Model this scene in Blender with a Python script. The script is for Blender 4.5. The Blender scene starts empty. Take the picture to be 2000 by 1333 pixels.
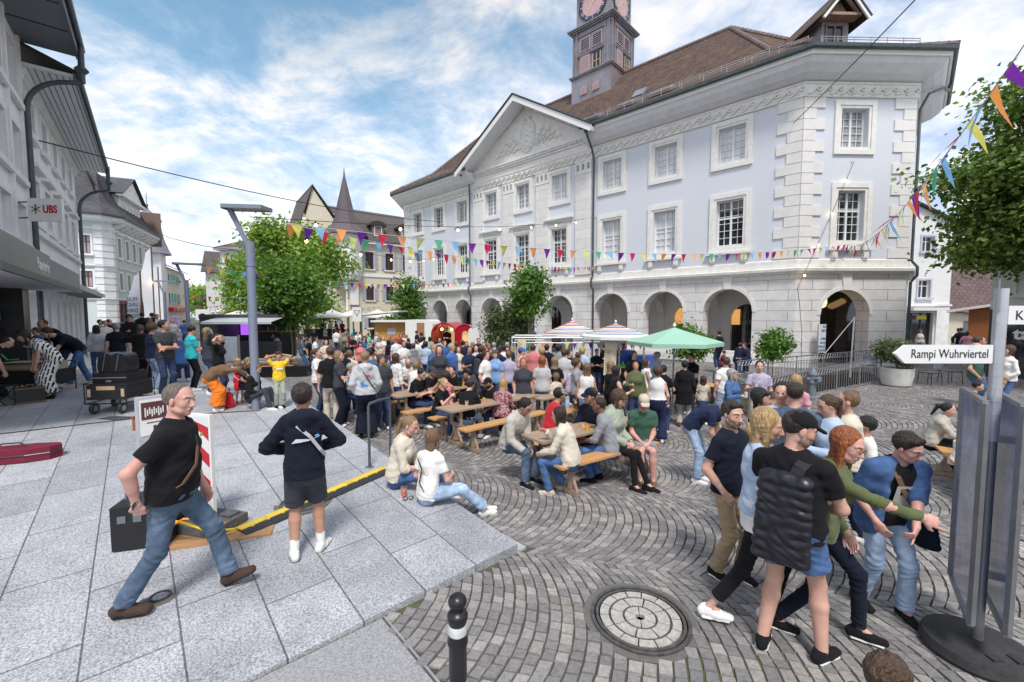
import bpy,bmesh,math,random
import numpy as np
from mathutils import Vector,Matrix
from mathutils.geometry import tessellate_polygon
R=math.radians;PI=math.pi
random.seed(7);RNG=np.random.default_rng(7)
SC=bpy.context.scene;COL=SC.collection
F=838.0;TH=math.atan(52/838.0);CZ=2.5
cam=bpy.data.cameras.new('camera');co=bpy.data.objects.new('camera',cam);COL.objects.link(co)
cam.sensor_width=36;cam.lens=F/2000*36;cam.clip_end=2000;cam.clip_start=0.05
co.location=(0,0,CZ);co.rotation_euler=(PI/2-TH,0,0)
SC.camera=co
W=bpy.data.worlds.new('World');SC.world=W;W.use_nodes=True
SUN_EL,SUN_AZ=58,175       # azimuth measured clockwise from +Y
def build_world():
 nt=W.node_tree;N=nt.nodes;L=nt.links;N.clear()
 def n(t,**k):
  x=N.new(t)
  for a,b in k.items(): setattr(x,a,b)
  return x
 def mth(op,a,b=None,c=None,clamp=False):
  m=n('ShaderNodeMath',operation=op);m.use_clamp=clamp
  for i,v in enumerate((a,b,c)):
   if v is None: continue
   if isinstance(v,(int,float)): m.inputs[i].default_value=v
   else: L.new(v,m.inputs[i])
  return m.outputs[0]
 out=n('ShaderNodeOutputWorld');bg=n('ShaderNodeBackground');bg.inputs[1].default_value=SKY_STR
 sky=n('ShaderNodeTexSky',sky_type='NISHITA');sky.sun_disc=False
 sky.sun_elevation=R(SUN_EL);sky.sun_rotation=R(SUN_AZ);sky.air_density=1.0;sky.dust_density=.6;sky.ozone_density=2.5
 tc=n('ShaderNodeTexCoord');sp=n('ShaderNodeSeparateXYZ');L.new(tc.outputs['Generated'],sp.inputs[0])
 z=mth('MAXIMUM',sp.outputs[2],0.0)
 den=mth('ADD',z,.22)
 u=mth('DIVIDE',sp.outputs[0],den);v=mth('DIVIDE',sp.outputs[1],den)
 cb=n('ShaderNodeCombineXYZ');L.new(u,cb.inputs[0]);L.new(v,cb.inputs[1])
 def noise(scale,det,rough,dist,off):
  mp=n('ShaderNodeMapping');mp.inputs['Location'].default_value=off;L.new(cb.outputs[0],mp.inputs[0])
  t=n('ShaderNodeTexNoise');L.new(mp.outputs[0],t.inputs['Vector'])
  t.inputs['Scale'].default_value=scale;t.inputs['Detail'].default_value=det;t.inputs['Roughness'].default_value=rough;t.inputs['Distortion'].default_value=dist
  return t.outputs['Fac']
 n1=noise(1.9,9,.66,.5,(3.1,1.7,0));n2=noise(4.2,6,.6,.3,(9,4,0));n3=noise(.8,3,.5,.2,(5,2,3))
 d=mth('ADD',mth('MULTIPLY',n1,.75),mth('MULTIPLY',n2,.25))
 hz=mth('SUBTRACT',1.0,mth('MULTIPLY',z,1.9),None,True)
 d=mth('ADD',d,mth('MULTIPLY',hz,.42))
 dv=n('ShaderNodeVectorMath',operation='DOT_PRODUCT');L.new(tc.outputs['Generated'],dv.inputs[0]);dv.inputs[1].default_value=Vector((-.40,.72,.57)).normalized()
 hole=mth('MULTIPLY',mth('SUBTRACT',dv.outputs['Value'],.80),1.5,None,True)
 d=mth('SUBTRACT',d,hole)
 mr=n('ShaderNodeMapRange',interpolation_type='SMOOTHSTEP');L.new(d,mr.inputs[0]);mr.inputs[1].default_value=.17;mr.inputs[2].default_value=.57
 mask=mr.outputs[0]
 cr=n('ShaderNodeValToRGB');L.new(mth('ADD',mth('MULTIPLY',n2,.45),mth('MULTIPLY',n1,.55)),cr.inputs[0])
 e=cr.color_ramp.elements;e[0].position=.40;e[0].color=(2.2,2.75,3.7,1);e[1].position=.58;e[1].color=(4.9,4.65,4.5,1)
 e2=e.new(.5);e2.color=(3.5,3.8,4.4,1)
 br=n('ShaderNodeMapRange');L.new(z,br.inputs[0]);br.inputs[1].default_value=0;br.inputs[2].default_value=.75;br.inputs[3].default_value=1.14;br.inputs[4].default_value=.72
 mul=n('ShaderNodeMix',data_type='RGBA',blend_type='MULTIPLY');mul.inputs[0].default_value=1;L.new(cr.outputs[0],mul.inputs[6]);L.new(br.outputs[0],mul.inputs[7])
 blue=n('ShaderNodeMix',data_type='RGBA',blend_type='MULTIPLY');blue.inputs[0].default_value=1;L.new(sky.outputs[0],blue.inputs[6]);blue.inputs[7].default_value=(.80,.92,.78,1)
 mx=n('ShaderNodeMix',data_type='RGBA');L.new(mask,mx.inputs[0]);L.new(blue.outputs[2],mx.inputs[6]);L.new(mul.outputs[2],mx.inputs[7])
 L.new(mx.outputs[2],bg.inputs[0]);L.new(bg.outputs[0],out.inputs[0])
SKY_STR=0.115
build_world()
sl=bpy.data.lights.new('sun','SUN');sl.energy=1.5;sl.angle=R(13);sl.color=(1,.96,.92)
so=bpy.data.objects.new('sun',sl);COL.objects.link(so)
sd=Vector((math.sin(R(SUN_AZ))*math.cos(R(SUN_EL)),math.cos(R(SUN_AZ))*math.cos(R(SUN_EL)),math.sin(R(SUN_EL))))
so.rotation_euler=sd.to_track_quat('Z','Y').to_euler()
vs=SC.view_settings;vs.view_transform='Standard';vs.look='None';vs.gamma=1;vs.exposure=1.22
SC.cycles.max_bounces=7;SC.cycles.diffuse_bounces=5;SC.cycles.glossy_bounces=3;SC.cycles.transmission_bounces=4;SC.cycles.transparent_max_bounces=6
SC.cycles.sample_clamp_indirect=6;SC.cycles.use_denoising=True
_fw=np.array([0,math.cos(TH),-math.sin(TH)]);_up=np.array([0,math.sin(TH),math.cos(TH)])
def ray(x,y): return _fw + (x-1000)/F*np.array([1.,0,0]) + (666.5-y)/F*_up
def sst(a,b,v):
 t=min(1,max(0,(v-a)/(b-a)));return t*t*(3-2*t)
EU=(-.66,.751);EW=(-.751,-.66);EC=(.06,4.42)      # terrace: edge direction going back,front edge direction,corner
def edge_d(X,Y):                                            # distance to the left of the terrace's edge line
 return -((X-EC[0])*EU[1] - (Y-EC[1])*EU[0])
def gz(X,Y):                                                # cobbled square
 z=-.34*max(sst(-4.5,4,X)*sst(3,9,Y),sst(10,18,Y))
 z += .34*sst(5.5,10,X)*sst(4,10,Y)
 dl=edge_d(X,Y)
 z += .80*sst(4,16,dl)*sst(14,30,Y)
 return z
def tz(X,Y):                                                # granite terrace
 return min(.50,.035 + .05*(Y-3.3) - .018*(X+1.4))
def ground(X,Y):
 if edge_d(X,Y) > 0 and (X-EC[0])*EU[0]+(Y-EC[1])*EU[1] > -.02: return max(tz(X,Y),gz(X,Y))
 return gz(X,Y)
def at(x,y,h=0.0):
 """point on the ground (plus h) seen at pixel x,y of the 2000 px photo"""
 d=ray(x,y);z=0.
 for i in range(12):
  t=(z+h-CZ)/d[2];X,Y=d[0]*t,d[1]*t;z=ground(X,Y)
 return Vector((X,Y,z+h))
def atd(x,y,Y):
 d=ray(x,y);t=Y/d[1];return Vector((d[0]*t,Y,CZ+d[2]*t))
def tag(o,label=None,cat=None,group=None,kind=None):
 if label: o['label']=label
 if cat: o['category']=cat
 if group: o['group']=group
 if kind: o['kind']=kind
 return o
def empty(name,loc=(0,0,0),rz=0,label=None,cat=None,group=None):
 o=bpy.data.objects.new(name,None);COL.objects.link(o);o.location=loc;o.rotation_euler=(0,0,rz);o.empty_display_size=.1
 return tag(o,label,cat,group)
def place(name,data,parent=None,loc=(0,0,0),rot=(0,0,0),scale=None):
 o=bpy.data.objects.new(name,data);COL.objects.link(o);o.location=loc;o.rotation_euler=rot
 if scale is not None: o.scale=scale
 if parent is not None: o.parent=parent
 return o
def copy_tree(o,parent=None):
 c=o.copy();COL.objects.link(c);c.parent=parent
 for ch in list(o.children): copy_tree(ch,c)
 return c
class MB:
 def __init__(s): s.v=[];s.f=[];s.m=[];s.cur=0
 def add(s,vs,fs):
  b=len(s.v);s.v.extend([tuple(map(float,p)) for p in vs]);s.f.extend([tuple(b+i for i in f) for f in fs]);s.m.extend([s.cur]*len(fs));return s
 def poly(s,pts): return s.add(pts,[tuple(range(len(pts)))])
 def box(s,x0,x1,y0,y1,z0,z1):
  return s.add([(x0,y0,z0),(x1,y0,z0),(x1,y1,z0),(x0,y1,z0),(x0,y0,z1),(x1,y0,z1),(x1,y1,z1),(x0,y1,z1)],[(0,3,2,1),(4,5,6,7),(0,1,5,4),(1,2,6,5),(2,3,7,6),(3,0,4,7)])
 def cbox(s,c,sz,M=None):
  h=[a/2 for a in sz];P=[Vector((sx*h[0],sy*h[1],sz_*h[2])) for sz_ in (-1,1) for sx,sy in ((-1,-1),(1,-1),(1,1),(-1,1))]
  if M is not None: P=[M @ p for p in P]
  P=[p + Vector(c) for p in P]
  return s.add(P,[(0,3,2,1),(4,5,6,7),(0,1,5,4),(1,2,6,5),(2,3,7,6),(3,0,4,7)])
 def bar(s,a,b,w,h=None,up=(0,0,1)):
  a=Vector(a);b=Vector(b);h=h or w;d=(b-a).normalized();u=Vector(up)
  if abs(d.dot(u)) > .98: u=Vector((1,0,0))
  x=d.cross(u).normalized();y=x.cross(d);P=[]
  for p in (a,b):
   for i,j in ((-1,-1),(1,-1),(1,1),(-1,1)): P.append(p + x*i*w/2 + y*j*h/2)
  return s.add(P,[(0,3,2,1),(4,5,6,7),(0,1,5,4),(1,2,6,5),(2,3,7,6),(3,0,4,7)])
 def tube(s,pts,r,n=8,cap=True):
  pts=[Vector(p) for p in pts];rs=r if isinstance(r,(list,tuple)) else [r]*len(pts);V=[];Fc=[];prev=None
  for i,p in enumerate(pts):
   d=(pts[min(i+1,len(pts)-1)] - pts[max(i-1,0)]).normalized()
   if prev is None:
    u=Vector((0,0,1)) if abs(d.z) < .9 else Vector((1,0,0));x=d.cross(u).normalized()
   else:
    x=(prev - d*prev.dot(d)).normalized()
   prev=x;y=d.cross(x)
   for k in range(n):
    a=2*PI*k/n;V.append(p + (x*math.cos(a)+y*math.sin(a))*rs[i])
  for i in range(len(pts)-1):
   for k in range(n): k2=(k+1) % n;Fc.append((i*n+k,i*n+k2,(i+1)*n+k2,(i+1)*n+k))
  if cap: Fc.append(tuple(range(n-1,-1,-1)));Fc.append(tuple((len(pts)-1)*n+k for k in range(n)))
  return s.add(V,Fc)
 def lathe(s,prof,c=(0,0,0),n=24,ax='z'):
  V=[];Fc=[]
  for (r,z) in prof:
   for k in range(n):
    a=2*PI*k/n;p=(r*math.cos(a),r*math.sin(a),z)
    if ax == 'y': p=(p[0],p[2],p[1])
    if ax == 'x': p=(p[2],p[0],p[1])
    V.append((p[0]+c[0],p[1]+c[1],p[2]+c[2]))
  for i in range(len(prof)-1):
   for k in range(n): k2=(k+1) % n;Fc.append((i*n+k,i*n+k2,(i+1)*n+k2,(i+1)*n+k))
  Fc.append(tuple(range(n-1,-1,-1)));Fc.append(tuple((len(prof)-1)*n+k for k in range(n)))
  return s.add(V,Fc)
 def prism(s,pts,a,b,ax='y'):
  """outline pts (2D) extruded from a to b along axis ax"""
  def mk(p,t): return (p[0],t,p[1]) if ax == 'y' else ((t,p[0],p[1]) if ax == 'x' else (p[0],p[1],t))
  n=len(pts);tris=tessellate_polygon([[Vector((p[0],p[1],0)) for p in pts]])
  V=[mk(p,a) for p in pts] + [mk(p,b) for p in pts]
  Fc=[tuple(t) for t in tris] + [tuple(i+n for i in t) for t in tris] + [(i,(i+1) % n,n+(i+1) % n,n+i) for i in range(n)]
  return s.add(V,Fc)
 def panel(s,outer,holes,y0,rev):
  """wall in the xz plane at y0 with openings, each with reveals to y0+rev"""
  loops=[outer] + holes
  tris=tessellate_polygon([[Vector((p[0],p[1],0)) for p in l] for l in loops])
  flat=[p for l in loops for p in l]
  s.add([(p[0],y0,p[1]) for p in flat],[tuple(t) for t in tris])
  for h in holes:
   n=len(h);s.add([(p[0],y0,p[1]) for p in h]+[(p[0],y0+rev,p[1]) for p in h],[(i,(i+1) % n,n+(i+1) % n,n+i) for i in range(n)])
  return s
 def data(s,name,mats,smooth=False):
  me=bpy.data.meshes.new(name);me.from_pydata(s.v,[],s.f);me.update()
  for m in (mats if isinstance(mats,(list,tuple)) else [mats]): me.materials.append(m)
  me.polygons.foreach_set('material_index',s.m)
  if smooth: me.polygons.foreach_set('use_smooth',[True]*len(s.f))
  bm=bmesh.new();bm.from_mesh(me);bmesh.ops.recalc_face_normals(bm,faces=bm.faces);bm.to_mesh(me);bm.free()
  if smooth:
   try: me.set_sharp_from_angle(angle=R(40))
   except Exception: pass
  return me
 def build(s,name,mats,parent=None,smooth=False,loc=(0,0,0),rot=(0,0,0)):
  return place(name,s.data(name,mats,smooth),parent,loc,rot)
def rect(x0,x1,z0,z1): return [(x0,z0),(x1,z0),(x1,z1),(x0,z1)]
def arch(x0,x1,z0,zt,n=14,rise=None):
 r=(x1-x0)/2;cx=(x0+x1)/2;rise=rise or r;zs=zt-rise
 return [(x0,z0),(x1,z0)] + [(cx+r*math.cos(PI*i/n),zs+rise*math.sin(PI*i/n)) for i in range(n+1)]
def raw_mesh(name,V,Fq,mats,mi=None,smooth=True):
 me=bpy.data.meshes.new(name);V=np.asarray(V,np.float32);Fq=np.asarray(Fq,np.int32);k=Fq.shape[1]
 me.vertices.add(len(V));me.vertices.foreach_set('co',V.ravel())
 me.loops.add(Fq.size);me.loops.foreach_set('vertex_index',Fq.ravel())
 me.polygons.add(len(Fq));me.polygons.foreach_set('loop_start',np.arange(0,Fq.size,k,dtype=np.int32))
 for m in mats: me.materials.append(m)
 if mi is not None: me.polygons.foreach_set('material_index',np.asarray(mi,np.int32))
 me.polygons.foreach_set('use_smooth',np.full(len(Fq),smooth));me.update();me.validate()
 return me
MATS={}
def nodes_of(m):
 m.use_nodes=True;nt=m.node_tree;return nt,nt.nodes,nt.links,nt.nodes['Principled BSDF']
def pm(name,col,rough=.7,var=.12,scale=6.0,bump=.0,bscale=None,metal=0,coord='Object',detail=6,spec=.5,stretch=None,dirt=None,dscale=1.2,emit=None,estr=0,sheen=0):
 """plain procedural material: base colour broken up by noise, optional second colour patches, optional bump"""
 if name in MATS: return MATS[name]
 m=bpy.data.materials.new(name);nt,N,L,P=nodes_of(m);MATS[name]=m
 P.inputs['Roughness'].default_value=rough;P.inputs['Metallic'].default_value=metal;P.inputs['Specular IOR Level'].default_value=spec
 if sheen: P.inputs['Sheen Weight'].default_value=sheen
 tc=N.new('ShaderNodeTexCoord');mp=N.new('ShaderNodeMapping');L.new(tc.outputs[coord],mp.inputs[0])
 if stretch: mp.inputs['Scale'].default_value=stretch
 nz=N.new('ShaderNodeTexNoise');L.new(mp.outputs[0],nz.inputs['Vector']);nz.inputs['Scale'].default_value=scale;nz.inputs['Detail'].default_value=detail;nz.inputs['Roughness'].default_value=.6
 cr=N.new('ShaderNodeValToRGB');L.new(nz.outputs['Fac'],cr.inputs[0]);e=cr.color_ramp.elements
 e[0].position=.3;e[1].position=.7
 e[0].color=tuple(c*(1-var) for c in col)+(1,);e[1].color=tuple(min(1,c*(1+var)) for c in col)+(1,)
 outc=cr.outputs[0]
 if dirt:
  n2=N.new('ShaderNodeTexNoise');L.new(mp.outputs[0],n2.inputs['Vector']);n2.inputs['Scale'].default_value=dscale;n2.inputs['Detail'].default_value=7;n2.inputs['Roughness'].default_value=.65
  c2=N.new('ShaderNodeValToRGB');L.new(n2.outputs['Fac'],c2.inputs[0]);c2.color_ramp.elements[0].position=.52;c2.color_ramp.elements[1].position=.72
  mx=N.new('ShaderNodeMix');mx.data_type='RGBA';L.new(c2.outputs[0],mx.inputs[0]);L.new(outc,mx.inputs[6]);mx.inputs[7].default_value=tuple(dirt)+(1,);outc=mx.outputs[2]
 L.new(outc,P.inputs['Base Color'])
 if bump:
  nb=N.new('ShaderNodeTexNoise');L.new(mp.outputs[0],nb.inputs['Vector']);nb.inputs['Scale'].default_value=bscale or scale*3;nb.inputs['Detail'].default_value=5
  b=N.new('ShaderNodeBump');b.inputs['Strength'].default_value=bump;b.inputs['Distance'].default_value=.02;L.new(nb.outputs['Fac'],b.inputs['Height']);L.new(b.outputs[0],P.inputs['Normal'])
 if emit: P.inputs['Emission Color'].default_value=tuple(emit)+(1,);P.inputs['Emission Strength'].default_value=estr
 return m
def flat(name,col,rough=.6,**k): return pm(name,col,rough,var=.04,scale=9,**k)
def brick_mat(name,c1,c2,cm,bw,rh,mort=.01,rough=.7,off=.5,speck=None,rot=0,loc=(0,0,0),axes='xy',bump=.3,sscale=60,var=.1,squash=1,gum=False):
 """slabs, tiles or ashlar: a Brick Texture on real-size coordinates"""
 m=bpy.data.materials.new(name);nt,N,L,P=nodes_of(m);P.inputs['Roughness'].default_value=rough
 tc=N.new('ShaderNodeTexCoord');src=tc.outputs['Object']
 if axes != 'xy':
  s=N.new('ShaderNodeSeparateXYZ');L.new(src,s.inputs[0]);c=N.new('ShaderNodeCombineXYZ');ix={'x': 0,'y': 1,'z': 2}
  L.new(s.outputs[ix[axes[0]]],c.inputs[0]);L.new(s.outputs[ix[axes[1]]],c.inputs[1]);src=c.outputs[0]
 mp=N.new('ShaderNodeMapping');L.new(src,mp.inputs[0]);mp.inputs['Rotation'].default_value=(0,0,rot);mp.inputs['Location'].default_value=loc
 b=N.new('ShaderNodeTexBrick');L.new(mp.outputs[0],b.inputs['Vector']);b.offset=off;b.squash=squash
 b.inputs['Scale'].default_value=1;b.inputs['Brick Width'].default_value=bw;b.inputs['Row Height'].default_value=rh;b.inputs['Mortar Size'].default_value=mort;b.inputs['Mortar Smooth'].default_value=.1
 b.inputs['Color1'].default_value=tuple(c1)+(1,);b.inputs['Color2'].default_value=tuple(c2)+(1,);b.inputs['Mortar'].default_value=tuple(cm)+(1,)
 outc=b.outputs['Color']
 nz=N.new('ShaderNodeTexNoise');L.new(mp.outputs[0],nz.inputs['Vector']);nz.inputs['Scale'].default_value=2.1;nz.inputs['Detail'].default_value=8;nz.inputs['Roughness'].default_value=.7
 mr=N.new('ShaderNodeMapRange');L.new(nz.outputs['Fac'],mr.inputs[0]);mr.inputs[1].default_value=.25;mr.inputs[2].default_value=.75;mr.inputs[3].default_value=1-var;mr.inputs[4].default_value=1+var
 mu=N.new('ShaderNodeMix');mu.data_type='RGBA';mu.blend_type='MULTIPLY';mu.inputs[0].default_value=1;L.new(outc,mu.inputs[6]);L.new(mr.outputs[0],mu.inputs[7]);outc=mu.outputs[2]
 if speck:
  sp=N.new('ShaderNodeTexNoise');L.new(mp.outputs[0],sp.inputs['Vector']);sp.inputs['Scale'].default_value=sscale;sp.inputs['Detail'].default_value=3;sp.inputs['Roughness'].default_value=.8
  cr=N.new('ShaderNodeValToRGB');L.new(sp.outputs['Fac'],cr.inputs[0]);e=cr.color_ramp.elements;e[0].position=.38;e[0].color=tuple([speck[0]]*3)+(1,);e[1].position=.6;e[1].color=tuple([speck[1]]*3)+(1,)
  m2=N.new('ShaderNodeMix');m2.data_type='RGBA';m2.blend_type='MULTIPLY';m2.inputs[0].default_value=1;L.new(outc,m2.inputs[6]);L.new(cr.outputs[0],m2.inputs[7]);outc=m2.outputs[2]
 L.new(outc,P.inputs['Base Color'])
 if gum:
  vo=N.new('ShaderNodeTexVoronoi');vo.inputs['Scale'].default_value=2.6;L.new(mp.outputs[0],vo.inputs['Vector']);g1=N.new('ShaderNodeMapRange');L.new(vo.outputs['Distance'],g1.inputs[0]);g1.inputs[1].default_value=.035;g1.inputs[2].default_value=.05;g1.inputs[3].default_value=.72;g1.inputs[4].default_value=1
  n4=N.new('ShaderNodeTexNoise');L.new(mp.outputs[0],n4.inputs['Vector']);n4.inputs['Scale'].default_value=.55;n4.inputs['Detail'].default_value=6;n4.inputs['Distortion'].default_value=1.2;g2=N.new('ShaderNodeMapRange');L.new(n4.outputs['Fac'],g2.inputs[0]);g2.inputs[1].default_value=.52;g2.inputs[2].default_value=.64;g2.inputs[3].default_value=1;g2.inputs[4].default_value=.84
  gm=N.new('ShaderNodeMath');gm.operation='MULTIPLY';L.new(g1.outputs[0],gm.inputs[0]);L.new(g2.outputs[0],gm.inputs[1]);m3=N.new('ShaderNodeMix');m3.data_type='RGBA';m3.blend_type='MULTIPLY';m3.inputs[0].default_value=1;L.new(outc,m3.inputs[6]);L.new(gm.outputs[0],m3.inputs[7]);L.new(m3.outputs[2],P.inputs['Base Color'])
 bp=N.new('ShaderNodeBump');bp.inputs['Strength'].default_value=bump;bp.inputs['Distance'].default_value=.02;bp.invert=True;L.new(b.outputs['Fac'],bp.inputs['Height']);L.new(bp.outputs[0],P.inputs['Normal'])
 MATS[name]=m;return m
def glass(name,col=(.03,.04,.05),rough=.06,spec=1.0):
 return pm(name,col,rough,var=.3,scale=1.5,spec=spec)
FONT=None
def text_obj(name,s,size,mat,parent=None,loc=(0,0,0),rot=(PI/2,0,0),extrude=.003,align='LEFT',bold=0,sx=1):
 c=bpy.data.curves.new(name,'FONT');c.body=s;c.size=size;c.extrude=extrude;c.align_x=align;c.offset=bold;c.resolution_u=3
 o=bpy.data.objects.new(name,c);COL.objects.link(o)
 dg=bpy.context.evaluated_depsgraph_get();me=bpy.data.meshes.new_from_object(o.evaluated_get(dg));bpy.data.objects.remove(o)
 me.materials.clear();me.materials.append(mat)
 return place(name,me,parent,loc,rot,(sx,1,1))
# ================================================================ ground
M_stone_tone=None
def cobble_material():
 m=bpy.data.materials.new('cobble stone');nt,N,L,P=nodes_of(m);P.inputs['Roughness'].default_value=.55
 a=N.new('ShaderNodeAttribute');a.attribute_name='tone'
 cr=N.new('ShaderNodeValToRGB');L.new(a.outputs['Fac'],cr.inputs[0]);e=cr.color_ramp.elements
 e[0].color=(.18,.168,.168,1);e[1].color=(.35,.325,.30,1);q=e.new(.35);q.color=(.20,.19,.19,1);q=e.new(.7);q.color=(.26,.245,.235,1)
 tc=N.new('ShaderNodeTexCoord');nz=N.new('ShaderNodeTexNoise');L.new(tc.outputs['Object'],nz.inputs['Vector']);nz.inputs['Scale'].default_value=28;nz.inputs['Detail'].default_value=5;nz.inputs['Roughness'].default_value=.75
 mr=N.new('ShaderNodeMapRange');L.new(nz.outputs['Fac'],mr.inputs[0]);mr.inputs[1].default_value=.3;mr.inputs[2].default_value=.7;mr.inputs[3].default_value=.68;mr.inputs[4].default_value=1.3
 mx=N.new('ShaderNodeMix');mx.data_type='RGBA';mx.blend_type='MULTIPLY';mx.inputs[0].default_value=1;L.new(cr.outputs[0],mx.inputs[6]);L.new(mr.outputs[0],mx.inputs[7])
 L.new(mx.outputs[2],P.inputs['Base Color'])
 b=N.new('ShaderNodeBump');b.inputs['Strength'].default_value=.35;b.inputs['Distance'].default_value=.01;L.new(nz.outputs['Fac'],b.inputs['Height']);L.new(b.outputs[0],P.inputs['Normal'])
 return m
def joint_material():
 m=bpy.data.materials.new('sandy mossy joint');nt,N,L,P=nodes_of(m);P.inputs['Roughness'].default_value=.95
 tc=N.new('ShaderNodeTexCoord');nz=N.new('ShaderNodeTexNoise');L.new(tc.outputs['Object'],nz.inputs['Vector']);nz.inputs['Scale'].default_value=.8;nz.inputs['Detail'].default_value=6;nz.inputs['Roughness'].default_value=.7
 cr=N.new('ShaderNodeValToRGB');L.new(nz.outputs['Fac'],cr.inputs[0]);e=cr.color_ramp.elements
 e[0].position=.44;e[0].color=(.07,.06,.05,1);e[1].position=.66;e[1].color=(.13,.17,.03,1);q=e.new(.56);q.color=(.085,.085,.045,1)
 L.new(cr.outputs[0],P.inputs['Base Color'])
 return m
M_cob=cobble_material();M_joint=joint_material()
M_slab=brick_mat('granite slabs',(.46,.47,.50),(.36,.37,.40),(.14,.14,.15),1.15,.56,.007,rough=.6,off=.37,speck=(.45,1.25),rot=R(-131.3),loc=(.2,.17,0),sscale=62,var=.20,gum=True)
M_asph=pm('speckled asphalt',(.30,.30,.31),.85,var=.35,scale=70,bump=.2,detail=3)
M_road=pm('street asphalt',(.26,.26,.27),.85,var=.12,scale=2,bump=.1,dirt=(.19,.19,.2))
M_kerb=pm('granite kerb',(.42,.42,.43),.7,var=.3,scale=60,bump=.1,detail=3)
def grid_mesh(name,xs,ys,fz,mats):
 xs=np.asarray(xs);ys=np.asarray(ys);V=[(x,y,fz(x,y)) for y in ys for x in xs];nx=len(xs)
 Fq=[(j*nx+i,j*nx+i+1,(j+1)*nx+i+1,(j+1)*nx+i) for j in range(len(ys)-1) for i in range(nx-1)]
 return raw_mesh(name,V,Fq,mats)
def terrace_pt(u,w): return EC[0]+EU[0]*u+EW[0]*w,EC[1]+EU[1]*u+EW[1]*w
us=np.concatenate([np.linspace(0,12,25),np.linspace(13,75,32)]);ws=np.concatenate([np.linspace(0,9,19),np.linspace(10,30,21)])
V=[];nx=len(ws)
for u in us:
 for w in ws:
  X,Y=terrace_pt(u,w);V.append((X,Y,max(tz(X,Y),gz(X,Y)+.004)))
Fq=[(j*nx+i,(j+1)*nx+i,(j+1)*nx+i+1,j*nx+i+1) for j in range(len(us)-1) for i in range(nx-1)]
nv=len(V)
bnd=[(i) for i in range(nx)][::-1] + [j*nx for j in range(1,len(us))]
for b in bnd: V.append((V[b][0],V[b][1],V[b][2]-.45))
for k in range(len(bnd)-1): Fq.append((bnd[k],bnd[k+1],nv+k+1,nv+k))
tag(place('terrace',raw_mesh('terrace',V,Fq,[M_slab],smooth=False)),kind='structure')
mb=MB();
for u0 in np.arange(0,40,.98):
 a=terrace_pt(u0+.006,-.13);b=terrace_pt(u0+.97,-.13);c=terrace_pt(u0+.97,-.008);d=terrace_pt(u0+.006,-.008)
 za=[gz(*p)+.012 for p in (a,b,c,d)]
 mb.add([(p[0],p[1],z) for p,z in zip((a,b,c,d),za)] + [(p[0],p[1],z-.1) for p,z in zip((a,b,c,d),za)],[(0,1,2,3),(0,1,5,4),(1,2,6,5),(2,3,7,6),(3,0,4,7)])
tag(mb.build('kerb',[M_kerb]),kind='structure')
def cobbles():
 Wd=2.3;rad=1.75;rh=.102;sw=.108
 ax=np.array([math.cos(R(-14)),math.sin(R(-14))]);ay=np.array([-ax[1],ax[0]])     # ax: stacking direction of the arcs,ay: across
 O=np.array([0.,8.]);quads=[];tones=[]
 amax=math.asin(Wd/2/rad);ns=int(round(2*amax*rad/sw))
 for col in range(-12,13):
  for row in range(-265,275):
   base=O + ay*(col*Wd) + ax*(row*rh)
   if abs(base[0]) > 24 or base[1] < 0 or base[1] > 25: continue
   off=RNG.uniform(-.3,.3)
   angs=np.linspace(-amax,amax,ns+1);angs[1:-1] += off*(angs[1]-angs[0])
   angs[1:-1] += RNG.uniform(-.16,.16,ns-1)*(angs[1]-angs[0])
   for i in range(ns):
    a0,a1=angs[i],angs[i+1];g=.008/rad/2;a0 += g;a1 -= g
    def P(a,rr): return base + ay*(math.sin(a)*rr*1.0) + ax*((math.cos(a)-1)*rad*1.0 + (rr-rad)*math.cos(a)*0)
    def Q(a,t): return base + ay*(math.sin(a)*rad) + ax*((math.cos(a)-1)*rad + t)
    t0=.004+RNG.uniform(0,.004);t1=rh-.004-RNG.uniform(0,.004)
    quads.append((Q(a0,t0),Q(a1,t0),Q(a1,t1),Q(a0,t1)));tones.append(RNG.uniform(0,1))
 q=np.array(quads);tones=np.array(tones);c=q.mean(1)
 keep=np.ones(len(q),bool)
 for k,(x,y) in enumerate(c):
  u=(x-EC[0])*EU[0]+(y-EC[1])*EU[1];w=(x-EC[0])*EW[0]+(y-EC[1])*EW[1]
  if u > -.04 and w > -.17: keep[k]=False
  if u <= -.04 and w > 1.50 and u > -3: keep[k]=False         # asphalt patch in the corner
  if y < 1.2 or abs(x) > y*1.33+1.5: keep[k]=False
  if canal_in(x,y): keep[k]=False
  for (mx_,my_,mr_) in HOLES:
   if (x-mx_)**2+(y-my_)**2 < (mr_+.02)**2: keep[k]=False
 q=q[keep];tones=tones[keep];n=len(q)
 q=q + RNG.uniform(-.005,.005,q.shape)
 cc=q.mean(1,keepdims=True);top=cc + (q-cc)*.94
 mid=q
 zc=np.array([gz(p[0],p[1]) for p in cc[:,0]]);dz=RNG.uniform(-.004,.006,n)
 V=np.zeros((n,8,3));
 V[:,:4,:2]=top;V[:,:4,2]=(zc+dz)[:,None] + RNG.uniform(-.002,.002,(n,4))
 V[:,4:8,:2]=mid;V[:,4:8,2]=(zc-.018)[:,None]
 base=np.arange(n)[:,None,None]*8
 f=np.array([[0,1,2,3],[0,4,5,1],[1,5,6,2],[2,6,7,3],[3,7,4,0]])[None]
 Fq=(base+f).reshape(-1,4)
 me=raw_mesh('cobbles',V.reshape(-1,3),Fq,[M_cob],smooth=False)
 at_=me.attributes.new('tone','FLOAT','FACE');at_.data.foreach_set('value',np.repeat(tones,5).astype(np.float32))
 return tag(place('cobbled_square',me),kind='structure')
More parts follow.
